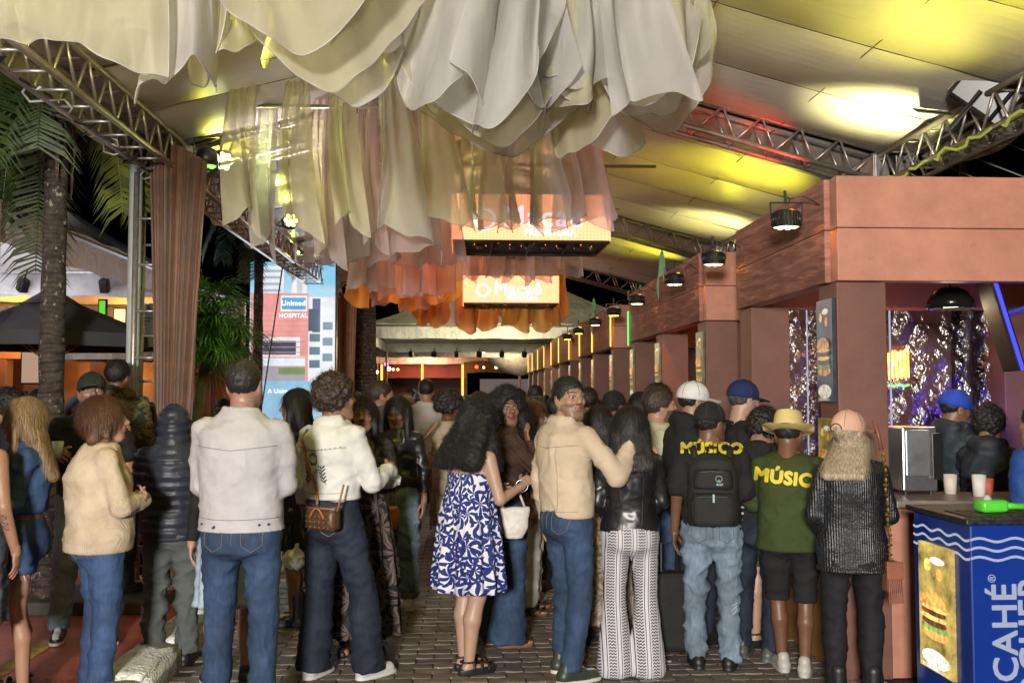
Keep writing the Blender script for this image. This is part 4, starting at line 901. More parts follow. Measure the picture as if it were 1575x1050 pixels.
# bushy fan palm beside curtain
t = thing('bushy_palm', 'low bushy green palm with fine drooping leaves beside the brown curtain', 'palm', (-2.42, 9.7, 0))
b = B(); b.tube([(-.15, 0, 0), (-.15, 0, 1.2), (0, 0, 2.2)], [.06, .05, .05], 10); b.make('trunk', M('pale_bark', (.2, .19, .16), .8, .4, 9, 1, 40, .8), t, True)
for k in range(74):
    az = k*2.399; el = random.uniform(-.7, 1.3); c = Vector((random.uniform(-.14, .14), random.uniform(-.12, .12), 2.3+random.uniform(-.35, .2)))
    b = B(); d = Vector((math.cos(az)*math.cos(el), math.sin(az)*math.cos(el), math.sin(el))); e = c+d*random.uniform(.15, .3)
    b.tube([c, e], .006, 5); side = d.cross(Vector((0, 0, 1))).normalized(); up = side.cross(d)
    for i in range(28):
        a = -1.9+3.8*i/27; dd = (d*math.cos(a)+side*math.sin(a)+up*random.uniform(-.08, .08)).normalized(); l = random.uniform(.3, .48)*(1-.2*abs(a)/1.9)
        q1 = e+dd*l*.55; q2 = q1+(dd+Vector((0, 0, -.75))).normalized()*l*.5; w_ = dd.cross(up).normalized()*.007
        b.add([e-w_*.3, e+w_*.3, q1+w_, q1-w_, q2], [(0, 1, 2, 3), (3, 2, 4)])
    b.make('fan_leaf', lf1 if k % 3 else lf2, t)
spot('palm_fill', (-1.9, 8.0, 3.2), (-2.4, 9.7, 2.3), 60, (.6, .95, .15), 40, .7, .05)  # spots added to brighten the palm leaves, with no fittings
spot('palm_fill', (-2.6, 9.4, 3.2), (-3.1, 8.8, 4.0), 9, (.8, .8, .08), 80, .7, .05)
TP = Vector((-3.22, 8.0, 4.3)); tpalm = [o for o in C.objects if o.name == 'palm_tree'][0]
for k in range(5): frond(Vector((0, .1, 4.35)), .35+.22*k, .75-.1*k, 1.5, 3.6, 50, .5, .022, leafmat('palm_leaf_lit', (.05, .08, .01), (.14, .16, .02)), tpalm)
# dark tree beyond the screen
t = thing('dark_tree', 'broad dark trunk standing beyond the far curtain', 'tree', (-2.2, 21.8, 0))
b = B(); b.tube([(0, 0, 0), (.05, 0, 2), (0, 0, 5)], [.36, .3, .3], 16); b.make('trunk', bark, t, True)
for k in range(3):
    b = B(); b.tube([(0, 0, 4+.3*k), (math.cos(k*2.1)*.8, math.sin(k*2.1)*.8, 5.2), (math.cos(k*2.1)*1.8, math.sin(k*2.1)*1.8, 6.2)], [.14, .1, .05], 8); b.make('limb', bark, t, True)
b = B()
for k in range(3500):
    r_ = 2.3*random.random()**.4; a = random.uniform(0, 6.28); e = random.uniform(-1, 1); x, y, z = r_*math.cos(a)*math.sqrt(1-e*e), r_*math.sin(a)*math.sqrt(1-e*e), 6.3+e*r_*.6
    s = .09; u_ = Vector((random.gauss(0, 1), random.gauss(0, 1), random.gauss(0, 1))).normalized()*s; v_ = u_.orthogonal().normalized()*s*.5; c = Vector((x, y, z)); b.quad(c-u_, c-v_, c+u_, c+v_)
b.make('crown', lf2, t)
# ================================================================== FAR END
def farstall(x0, x1, Y, label):
    t = thing('far_stall', label, 'food stall', (x0, Y, 0), 0, 'stalls at the far end'); w_ = x1-x0
    b = B(); b.bbox(0, w_, 0, .15, 2.35, 3.0, .01); b.make('fascia_board', plymat('far_salmon', (.42, .1, .08)), t)
    n = max(2, int(w_/1.4))
    for k in range(n+1):
        x = k*(w_-.25)/n; b = B(); b.bbox(x, x+.25, 0, .25, 0, 2.345, .01); b.make('pillar', pill, t)
        b = B(); b.bbox(x+.05, x+.14, -.03, -.015, 1.1, 2.95, .004); b.make('painted_glow', emis('strip', (1, .55, .07), 1.3), t)  # lamplight on the pillar put in as a glowing strip
    b = B(); b.bbox(.25, w_-.25, .02, .08, 0, 1.0, .01); b.make('counter_front', wood, t)
    b = B(); b.bbox(0, w_, 1.6, 1.7, 0, 3.0, .01); b.make('back_wall', inner, t)
farstall(-3.6, .2, 44, 'red fronted stall at the far end, left of the middle'); farstall(-9.5, -4.4, 44, 'red fronted stall at the far end, farthest left')
t = thing('brown_awning', 'low brown awning over a lit counter at the far end', 'awning', (1.0, 42.5, 0))
V, F = grid(12, 6, lambda u, v: (-.9+3.4*u, -.9+1.6*v, 2.5+.6*v+.06*math.sin(u*6))); b = B(); b.add(V, F); b.make('awning_sheet', M('awn', (.2, .12, .04), .7), t, True)
b = B(); b.bbox(-.2, 1.9, .8, .9, .9, 2.3, .02); b.make('lit_panel', emis('farpanel', (.4, .33, .3), .3), t)
for x in (-.8, 2.4):
    b = B(); b.tube([(x, -.85, 0), (x, -.85, 2.55)], .04, 8); b.make('post', steel, t)
t = thing('white_parasol', 'white inverted parasol at the far end under the tent', 'parasol', (2.1, 36, 0))
b = B(); b.lathe([(.05, 2.3), (.5, 2.42), (1.0, 2.72), (1.3, 3.05)], n=24); b.make('canopy_sheet', M('parw', (.7, .7, .68), .6), t, True)
b = B(); b.tube([(0, 0, 0), (0, 0, 2.35)], .05, 8); b.make('pole', steel, t)
bulbs = [(656, 572, 40, (1, .75, .3), .09), (622, 642, 40, (1, .05, .03), .08), (626, 657, 40, (1, .9, .8), .06), (660, 645, 40, (1, .9, .5), .05), (716, 645, 40, (1, .85, .3), .06)]
far_b = [(744, 541, 34, (1, .8, .35), .06), (733, 564, 41, (1, .05, .03), .07), (744, 565, 41, (1, .85, .4), .05), (763, 565, 41, (1, .85, .4), .06), (598, 567, 40, (.8, 1, .9), .09), (594, 560, 40, (.6, .1, 1), .08), (605, 568, 40, (1, .7, .2), .05), (612, 568, 41, (.6, .9, .2), .05), (840, 550, 41, (1, .9, .7), .05), (848, 552, 41, (1, .5, .1), .07), (835, 566, 42, (1, .45, .1), .09), (846, 570, 42, (1, .55, .1), .08), (580, 572, 30, (1, .75, .3), .05), (612, 545, 38, (1, .2, .1), .07), (700, 542, 38, (.9, 1, .3), .08), (630, 542, 39, (1, .25, .15), .08), (830, 545, 40, (.9, .95, 1), .05), (571, 560, 38, (.8, .3, 1), .07)]
for i, (px, py, Y, col, r_) in enumerate(far_b):
    cn = ('warm', 'red', 'yellow', 'amber', 'pale green', 'violet', 'orange', 'lime', 'white', 'orange', 'deep orange', 'gold', 'warm', 'red', 'lime', 'red', 'cool white', 'violet')[i]
    b = B(); b.lathe([(.001, -r_), (r_*.7, -r_*.7), (r_, 0), (r_*.7, r_*.7), (.001, r_)], n=10)
    tag(b.make('festoon_lamp', emis('fb%d' % i, col, 7), None, True, W(px, py, Y)), 'small glowing %s lamp hanging at the far end of the aisle' % cn, 'lamp', 'little lamps at the far end')
point('aisle_fill', (-.2, 14.0, 3.4), 70, (1, .72, .5), .3); point('aisle_fill', (.6, 20.5, 3.5), 110, (1, .75, .5), .3); point('far_fill', (-1.5, 42, 3), 160, (1, .5, .25), .3); point('far_fill', (1.5, 34, 2.9), 90, (1, .75, .4), .3); point('far_fill', (-1, 28, 3.0), 70, (.9, .8, .5), .3); point('far_fill', (3.2, 33, 2.4), 50, (1, .5, .2), .3)  # fill lights added to brighten the aisle and far end, without fittings
# leaf shaped signs sticking up from the stall fronts
for i, (px, py, Y) in enumerate(((1025, 395, 11.0), (990, 455, 14.5), (918, 490, 16.6))):
    p = W(px, py, Y); t = thing('wooden_leaf', ('tall', 'middle', 'small')[i]+' green painted leaf cutout sticking up above the stall fascia', 'cutout', (p.x-.05, Y, 2.6))
    V = []; n = 14
    for k in range(n):
        a = 2*math.pi*k/n; V.append((.05*math.sin(a)*(1.3 if math.cos(a) > 0 else .8), -.008, .35+.33*-math.cos(a)))
    V2 = [(x, .008, z) for x, y_, z in V]; b = B(); b.add(V+V2, [tuple(range(n)), tuple(range(2*n-1, n-1, -1))]+[(k, (k+1) % n, (k+1) % n+n, k+n) for k in range(n)]); b.make('blade', M('leaf_paint', (.12, .3, .16), .5), t)
    b = B(); b.tube([(0, 0, -.1), (0, 0, .1)], .01, 6); b.make('stem', M('leaf_paint', (.12, .3, .16), .5), t)
# sagging cables in the sky gap
for i in range(5):
    b = B(); b.tube([(2.6+2.2*k/8, 20.5+.4*i, 4.4+.3*i-.25*math.sin(math.pi*k/8)+.1*k) for k in range(9)], .012, 5)
    tag(b.make('overhead_cable', M('cab', (.12, .12, .11), .6), None, True), 'sagging cable against the night sky right of the canopy, %s from below' % ('first', *NTH[1:])[i], 'cable', 'cables in the night sky')
# ================================================================== FIGURE LIBRARY (signed distance volumes -> surface nets)
def vnoise(P, seed=0):
    P = np.asarray(P, 'f8'); i = np.floor(P).astype('i8'); f = P-i; f = f*f*(3-2*f); r = 0
    def h(a): 
        n = (a[:, 0]*374761393+a[:, 1]*668265263+a[:, 2]*2147483647+seed*1013904223) & 0x7fffffff
        n = (n ^ (n >> 13))*1274126177 & 0x7fffffff; return ((n ^ (n >> 16)) & 0xffff)/32767.5-1
    for dx in (0, 1):
        for dy in (0, 1):
            for dz in (0, 1):
                w_ = (f[:, 0] if dx else 1-f[:, 0])*(f[:, 1] if dy else 1-f[:, 1])*(f[:, 2] if dz else 1-f[:, 2])
                r = r+w_*h(i+np.array([dx, dy, dz]))
    return r
def fbm(P, seed=0, o=3):
    s = 0; a = 1; P = np.array(P)
    for k in range(o): s = s+a*vnoise(P, seed+k); P = P*2.03+5.1; a *= .5
    return s
class Vol:
    def __init__(s, lo, hi, h):
        s.ax = [np.arange(lo[i]-2*h, hi[i]+2.5*h, h).astype('f4') for i in range(3)]; s.h = h
        s.F = np.full([len(a) for a in s.ax], 9, 'f4')
    def _sl(s, lo, hi, m):
        o = []
        for i in range(3):
            a = s.ax[i]; j0 = int(np.searchsorted(a, lo[i]-m)); j1 = int(np.searchsorted(a, hi[i]+m)); o.append(slice(max(0, j0), max(j1, j0)))
        return tuple(o)
    def _xyz(s, sl): return np.meshgrid(*[s.ax[i][sl[i]] for i in range(3)], indexing='ij', sparse=True)
    def put(s, sl, d, k, op='u'):
        A = s.F[sl]
        if A.size == 0: return
        k = max(k, 1e-4); 
        if op == 'u': hh = np.clip(.5+.5*(A-d)/k, 0, 1); s.F[sl] = A*(1-hh)+d*hh-k*hh*(1-hh)
        else: d = -d; hh = np.clip(.5-.5*(A-d)/k, 0, 1); s.F[sl] = A*(1-hh)+d*hh+k*hh*(1-hh)
    def cone(s, a, b, ra, rb, k=.02, op='u', flat=None):
        a = np.array(a, 'f4'); b = np.array(b, 'f4'); R = max(ra, rb)
        sl = s._sl(np.minimum(a, b)-R, np.maximum(a, b)+R, k+2*s.h); X, Y, Z = s._xyz(sl)
        if X.size*Y.size*Z.size == 0: return
        d = b-a; L2 = float(d @ d)+1e-9
        t = np.clip(((X-a[0])*d[0]+(Y-a[1])*d[1]+(Z-a[2])*d[2])/L2, 0, 1)
        D = np.sqrt((X-a[0]-t*d[0])**2+(Y-a[1]-t*d[1])**2+(Z-a[2]-t*d[2])**2)-(ra+(rb-ra)*t); s.put(sl, D, k, op)
    def ell(s, c, r, k=.02, op='u', R=None):
        c = np.array(c, 'f4'); r = np.array(r, 'f4'); m = r.max() if R is not None else r
        sl = s._sl(c-m, c+m, k+2*s.h); X, Y, Z = s._xyz(sl); X = X-c[0]; Y = Y-c[1]; Z = Z-c[2]
        if X.size*Y.size*Z.size == 0: return
        if R is not None:
            R = np.array(R, 'f4'); X, Y, Z = (R[0][i]*X+R[1][i]*Y+R[2][i]*Z for i in range(3))
        k0 = np.sqrt((X/r[0])**2+(Y/r[1])**2+(Z/r[2])**2); k1 = np.sqrt((X/r[0]**2)**2+(Y/r[1]**2)**2+(Z/r[2]**2)**2)+1e-6
        s.put(sl, k0*(k0-1)/k1, k, op)
    def stack(s, zs, rx, ry, cx=0, cy=0, k=.02, fold=None, pw=2.0):
        """stacked ellipse sections; fold=(n, amplitude bottom, phase)"""
        zs = np.array(zs, 'f4'); n = len(zs); cx = np.broadcast_to(cx, n); cy = np.broadcast_to(cy, n); mx = max(rx)+(fold[1] if fold else 0)
        sl = s._sl((min(cx)-mx, min(cy)-max(ry)-(fold[1] if fold else 0), zs[0]), (max(cx)+mx, max(cy)+max(ry)+(fold[1] if fold else 0), zs[-1]), k+2*s.h); X, Y, Z = s._xyz(sl)
        if X.size*Y.size*Z.size == 0: return
        z = Z[0, 0, :]; ip = lambda a: np.interp(z, zs, a)[None, None, :]
        X = X-ip(cx); Y = Y-ip(cy); a = ip(rx); b = ip(ry)
        if fold:
            th = np.arctan2(Y/b, X/a); t = np.interp(z, zs, np.linspace(1, 0, n))[None, None, :]
            w_ = fold[1]*t*(np.sin(fold[0]*th+fold[2]+.6*np.sin(2*th))+.4*np.sin(fold[0]*1.7*th+fold[2]*2)); a = a+w_; b = b+w_
        if pw == 2: k0 = np.sqrt((X/a)**2+(Y/b)**2)
        else: k0 = (np.abs(X/a)**pw+np.abs(Y/b)**pw)**(1/pw)
        k1 = np.sqrt((X/a**2)**2+(Y/b**2)**2)+1e-5; d2 = np.maximum(k0*(k0-1)/k1, -.9*np.minimum(a, b)) if pw == 2 else (k0-1)*np.minimum(a, b)
        dz = np.maximum(zs[0]-z, z-zs[-1])[None, None, :]
        # rounded end
        q = np.maximum(d2, dz+0*d2); s.put(sl, q.astype('f4'), k)
    def cut(s, nrm, off, k=.008):
        """keep points with dot(p, nrm) < off"""
        X, Y, Z = s._xyz((slice(None),)*3); d = (X*nrm[0]+Y*nrm[1]+Z*nrm[2]-off); A = s.F; hh = np.clip(.5-.5*(A-d)/k, 0, 1); s.F = (A*(1-hh)+d*hh+k*hh*(1-hh)).astype('f4')
    def mesh(s):
        F = s.F; F[0], F[-1], F[:, 0], F[:, -1], F[:, :, 0], F[:, :, -1] = (9,)*6
        S = F < 0; n = S.shape
        cnt = np.zeros([x-1 for x in n], 'i1')
        for a in (0, 1):
            for b in (0, 1):
                for c in (0, 1): cnt += S[a:n[0]-1+a, b:n[1]-1+b, c:n[2]-1+c]
        idx = np.argwhere((cnt > 0) & (cnt < 8)); N_ = len(idx)
        if N_ == 0: return np.zeros((0, 3)), np.zeros((0, 4), 'i4')
        cm = np.full(cnt.shape, -1, 'i4'); cm[tuple(idx.T)] = np.arange(N_)
        cor = [(a, b, c) for a in (0, 1) for b in (0, 1) for c in (0, 1)]
        val = {c: F[idx[:, 0]+c[0], idx[:, 1]+c[1], idx[:, 2]+c[2]] for c in cor}
        acc = np.zeros((N_, 3)); num = np.zeros(N_)
        for c in cor:
            for d in range(3):
                if c[d] == 0:
                    e = list(c); e[d] = 1; e = tuple(e); v0, v1 = val[c], val[e]; mk = (v0 < 0) != (v1 < 0)
                    t = np.where(mk, v0/np.where(mk, v0-v1, 1), 0); p = np.tile(np.array(c, 'f8'), (N_, 1)); p[:, d] = t
                    acc[mk] += p[mk]; num += mk
        P = acc/num[:, None]+idx; V = np.stack([np.interp(P[:, i], np.arange(n[i]), s.ax[i]) for i in range(3)], 1)
        Q = []
        for d in range(3):
            o1, o2 = (d+1) % 3, (d+2) % 3
            a = [slice(None)]*3; b = [slice(None)]*3; a[d] = slice(0, -1); b[d] = slice(1, None)
            e = S[tuple(a)] != S[tuple(b)]; E = np.argwhere(e); E = E[(E[:, o1] > 0) & (E[:, o2] > 0) & (E[:, o1] < n[o1]-1) & (E[:, o2] < n[o2]-1)]
            def cc(i, j):
                q = E.copy(); q[:, o1] -= i; q[:, o2] -= j; return cm[tuple(q.T)]
            q = np.stack([cc(1, 1), cc(0, 1), cc(0, 0), cc(1, 0)], 1); ins = S[tuple(E.T)]; q[~ins] = q[~ins][:, ::-1]; Q.append(q)
        return V, np.concatenate(Q)
def vnorm(V, F):
    a = V[F[:, 2]]-V[F[:, 0]]; b = V[F[:, 3]]-V[F[:, 1]]; n = np.cross(a, b); o = np.zeros_like(V)
    for i in range(4): np.add.at(o, F[:, i], n)
    return o/(np.linalg.norm(o, axis=1)[:, None]+1e-9)
def relax(V, F, it=1, f=.5):
    for _ in range(it):
        acc = np.zeros_like(V); c = np.zeros(len(V))
        for i in range(4):
            for j in (1, 3): np.add.at(acc, F[:, i], V[F[:, (i+j) % 4]]); np.add.at(c, F[:, i], 1)
        V = V*(1-f)+f*acc/np.maximum(c, 1)[:, None]
    return V
def fin(name, V, F, mat, parent, col=None):
    me = meshdata(name, V, F, [mat]); 
    if col is not None: setcol(me, col)
    return link(name, me, parent)
def rotz(a): c, s_ = math.cos(a), math.sin(a); return np.array([[c, -s_, 0], [s_, c, 0], [0, 0, 1.]])
def rotx(a): c, s_ = math.cos(a), math.sin(a); return np.array([[1., 0, 0], [0, c, -s_], [0, s_, c]])
def roty(a): c, s_ = math.cos(a), math.sin(a); return np.array([[c, 0, s_], [0, 1., 0], [-s_, 0, c]])
# ---- materials that read the colour attribute
def attrmat(name, rough, bsc=0, bstr=.2, bd=.003, sss=0, spec=.5, var=.12, vsc=14, coat=0, scl=(1, 1, 1)):
    m, nt, b = newmat(name); a = N(nt, 'Attribute'); a.attribute_name = 'col'; v = coords(nt, scl)
    n = noise(nt, v, vsc, 4); g = mth(nt, 'ADD', 1-var, mth(nt, 'MULTIPLY', n, 2*var))
    mx = N(nt, 'VectorMath', operation='SCALE'); L(nt, a.outputs['Color'], mx.inputs[0]); L(nt, g, mx.inputs['Scale']); L(nt, mx.outputs[0], b.inputs['Base Color'])
    b.inputs['Roughness'].default_value = rough; b.inputs['Specular IOR Level'].default_value = spec; b.inputs['Coat Weight'].default_value = coat
    if sss: b.inputs['Subsurface Weight'].default_value = sss; b.inputs['Subsurface Radius'].default_value = (.02, .008, .004); b.inputs['Subsurface Scale'].default_value = .5
    if bsc: bump(nt, b, noise(nt, v, bsc, 3), bstr, bd)
    return m
SKIN = attrmat('skin', .45, 90, .15, .002, 0, .45, .1, 18)
SHOE = attrmat('shoe', .45, 60, .2)
CLOTH = attrmat('garment', .85, 160, .5, .002, 0, .3, .1, 6)
def fabric(name, col, rough=.85, kind='plain', var=.12):
    key = 'fab_'+name
    if key in _MC: return _MC[key]
    m, nt, b = newmat(key); v = coords(nt); b.inputs['Roughness'].default_value = rough; b.inputs['Specular IOR Level'].default_value = .3
    if kind == 'denim':
        n = noise(nt, v, 3.2, 3); n2 = noise(nt, coords(nt, (1, 1, .25)), 70, 3)
        c = ramp(nt, mth(nt, 'ADD', mth(nt, 'MULTIPLY', n, .75), mth(nt, 'MULTIPLY', n2, .25)), [(.34, mul(col, .6)), (.5, col), (.66, mul(col, 1.75))]); L(nt, c, b.inputs['Base Color'])
        bump(nt, b, noise(nt, v, 240, 2), .4, .002)
    elif kind == 'leather':
        b.inputs['Roughness'].default_value = rough; b.inputs['Specular IOR Level'].default_value = .6
        L(nt, ramp(nt, noise(nt, v, 9, 4), [(.3, mul(col, .7)), (.7, mul(col, 1.3))]), b.inputs['Base Color']); bump(nt, b, noise(nt, v, 40, 5, .7), .35, .002)
    elif kind == 'knit':
        L(nt, ramp(nt, noise(nt, v, 9, 4), [(.3, mul(col, .82)), (.7, mul(col, 1.12))]), b.inputs['Base Color']); 
        wv = N(nt, 'TexWave', wave_type='BANDS', bands_direction='X'); wv.inputs['Scale'].default_value = 34; wv.inputs['Distortion'].default_value = 1; L(nt, v, wv.inputs['Vector']); bump(nt, b, wv.outputs[1], .35, .004)
    elif kind == 'ribgloss':
        L(nt, ramp(nt, noise(nt, v, 60, 2), [(.45, mul(col, .7)), (.66, mul(col, 1.8))]), b.inputs['Base Color']); wv = N(nt, 'TexWave', wave_type='BANDS', bands_direction='X'); wv.inputs['Scale'].default_value = 26; wv.inputs['Distortion'].default_value = .8; L(nt, v, wv.inputs['Vector'])
        bump(nt, b, mth(nt, 'ADD', wv.outputs[1], mth(nt, 'MULTIPLY', noise(nt, v, 90, 2), 1.5)), .6, .004); b.inputs['Roughness'].default_value = .42; b.inputs['Specular IOR Level'].default_value = .6
    elif kind == 'zig':
        wv = mth(nt, 'SINE', mth(nt, 'MULTIPLY', 0, 1)); sep = N(nt, 'SeparateXYZ'); L(nt, v, sep.inputs[0]); x, y, z = sep.outputs
        ax = mth(nt, 'ADD', x, mth(nt, 'MULTIPLY', y, .12))
        band = mth(nt, 'PINGPONG', mth(nt, 'ADD', ax, 5), .042)                       # wide bands
        zz = mth(nt, 'PINGPONG', mth(nt, 'ADD', z, mth(nt, 'PINGPONG', mth(nt, 'ADD', ax, 5), .009)), .0085)
        zg = mth(nt, 'GREATER_THAN', zz, .0042); inb = mth(nt, 'LESS_THAN', band, .022); thin = mth(nt, 'LESS_THAN', mth(nt, 'ABSOLUTE', mth(nt, 'SUBTRACT', band, .031)), .0022)
        f = mth(nt, 'MAXIMUM', mth(nt, 'MULTIPLY', zg, inb), thin)
        L(nt, ramp(nt, f, [(.4, (.55, .54, .56)), (.6, (.045, .045, .055))]), b.inputs['Base Color'])
    elif kind in ('floral', 'darkfloral', 'beigefloral'):
        sc = {'floral': 8, 'darkfloral': 6.5, 'beigefloral': 9}[kind]; cs = {'floral': ((.015, .025, .16), (.62, .62, .66)), 'darkfloral': ((.012, .012, .016), (.13, .1, .085)), 'beigefloral': ((.28, .17, .12), (.55, .48, .4))}[kind]
        sep = N(nt, 'SeparateXYZ'); L(nt, v, sep.inputs[0]); at = mth(nt, 'ARCTAN2', sep.outputs[1], sep.outputs[0]); cb = N(nt, 'CombineXYZ')
        L(nt, mth(nt, 'MULTIPLY', at, .2), cb.inputs[0]); L(nt, sep.outputs[2], cb.inputs[1])
        masks = []
        for q, (s1, npet) in enumerate(((sc, 7), (sc*1.45, 5))):
            off = N(nt, 'VectorMath', operation='ADD'); off.inputs[1].default_value = (3.3*q, 1.7*q, 0); L(nt, cb.outputs[0], off.inputs[0])
            vo = N(nt, 'TexVoronoi', voronoi_dimensions='2D'); vo.inputs['Scale'].default_value = s1; vo.inputs['Randomness'].default_value = .8; L(nt, off.outputs[0], vo.inputs['Vector'])
            df = N(nt, 'VectorMath', operation='SUBTRACT'); L(nt, off.outputs[0], df.inputs[0]); L(nt, vo.outputs['Position'], df.inputs[1]); s2 = N(nt, 'SeparateXYZ'); L(nt, df.outputs[0], s2.inputs[0])
            csp = N(nt, 'SeparateXYZ'); L(nt, vo.outputs['Color'], csp.inputs[0])
            r = mth(nt, 'MULTIPLY', vo.outputs['Distance'], 1.0); ang = mth(nt, 'ADD', mth(nt, 'ARCTAN2', s2.outputs[1], s2.outputs[0]), mth(nt, 'MULTIPLY', csp.outputs[0], 6.3))
            ang = mth(nt, 'ADD', ang, mth(nt, 'MULTIPLY', r, mth(nt, 'MULTIPLY', csp.outputs[1], 1.6)))
            pet = mth(nt, 'COSINE', mth(nt, 'MULTIPLY', ang, npet)); lim = mth(nt, 'SUBTRACT', mth(nt, 'MULTIPLY', r, 2.1), .82)
            mk = mth(nt, 'MULTIPLY', mth(nt, 'GREATER_THAN', pet, lim), mth(nt, 'LESS_THAN', r, .62))
            vein = mth(nt, 'LESS_THAN', pet, 1.1 if kind == 'floral' else .97); masks.append(mth(nt, 'MULTIPLY', mk, vein))
        f = mth(nt, 'MAXIMUM', masks[0], mth(nt, 'MULTIPLY', masks[1], .95 if kind == 'floral' else .35))
        if kind == 'floral': f = mth(nt, 'SUBTRACT', 1, f)
        L(nt, ramp(nt, f, [(.3, cs[0]), (.5, cs[1])]), b.inputs['Base Color'])
    elif kind == 'camo':
        n = noise(nt, coords(nt, (1, 1, 1.6)), 9, 2); r = N(nt, 'ValToRGB'); L(nt, n, r.inputs[0]); r.color_ramp.interpolation = 'CONSTANT'; e = r.color_ramp.elements
        e[0].color = (.018, .02, .012, 1); e[1].position = .45; e[1].color = (.09, .075, .03, 1); x = e.new(.53); x.color = (.04, .05, .02, 1); x = e.new(.6); x.color = (.16, .12, .06, 1)
        L(nt, r.outputs[0], b.inputs['Base Color'])
    elif kind == 'ribbed':
        L(nt, ramp(nt, noise(nt, v, 9, 4), [(.3, mul(col, .8)), (.7, mul(col, 1.2))]), b.inputs['Base Color']); wv = N(nt, 'TexWave', wave_type='BANDS', bands_direction='DIAGONAL'); wv.inputs['Scale'].default_value = 9; wv.inputs['Distortion'].default_value = 2; L(nt, v, wv.inputs['Vector']); bump(nt, b, wv.outputs[1], .8, .01)
    else:
        L(nt, ramp(nt, noise(nt, v, 5, 5, .6), [(.3, mul(col, 1-var)), (.7, mul(col, 1+var))]), b.inputs['Base Color'])
        bump(nt, b, mth(nt, 'ADD', noise(nt, v, 18, 3), mth(nt, 'MULTIPLY', noise(nt, v, 200, 2), .3)), .3, .006)
    _MC[key] = m; return m
def hairmat(name, col, rough=.5):
    key = 'hair_'+name
    if key in _MC: return _MC[key]
    m, nt, b = newmat(key); v = coords(nt, (1, 1, .12)); L(nt, ramp(nt, noise(nt, v, 120, 3), [(.3, mul(col, .45)), (.7, mul(col, 1.6))]), b.inputs['Base Color']); b.inputs['Roughness'].default_value = rough
    bump(nt, b, noise(nt, v, 170, 3), .8, .006); _MC[key] = m; return m
# ---- hands (built once)
def build_hand(kind, h=.0042):
    v = Vol((-.06, -.07, -.2), (.05, .11, .03), h)
    v.cone((0, 0, .03), (0, .003, -.01), .027, .027, .01); v.ell((0, .003, -.05), (.0155, .041, .052), .012)
    v.cone((-.006, .018, -.02), (-.008, .03, -.055), .016, .013, .015)
    curl = {'relax': .35, 'grip': 1.15, 'open': .12}[kind]
    for i, (y, l) in enumerate(((.031, .07), (.0105, .08), (-.0105, .074), (-.03, .058))):
        p = np.array([0, y*.95, -.088+.006*abs(i-1)]); a = curl*.5+.06*i; sp = y*.9 if kind == 'open' else y*.25
        for j, f in enumerate((.45, .31, .24)):
            d = np.array([-math.sin(a), math.tan(sp)*.8, -math.cos(a)]); q = p+d*l*f; r = (.0088, .008, .0072)[j]*(1 if i < 3 else .88); v.cone(p, q, r, r*.93, .004); p = q; a += curl*(.75 if j == 0 else .6)
    p = np.array([-.006, .03, -.03]); 
    for d, l, r in (((-.25, .72, -.62), .034, .0115), ((-.3, .38, -.86), .03, .0098), ((-.35, .1, -.93), .024, .0085)):
        d = np.array(d)/np.linalg.norm(d); q = p+d*l; v.cone(p, q, r, r*.92, .007); p = q
    V, F = v.mesh(); return relax(V, F, 1, .4), F
HANDS = {k: build_hand(k) for k in ('relax', 'grip', 'open')}
HANDL = build_hand('relax', .008)
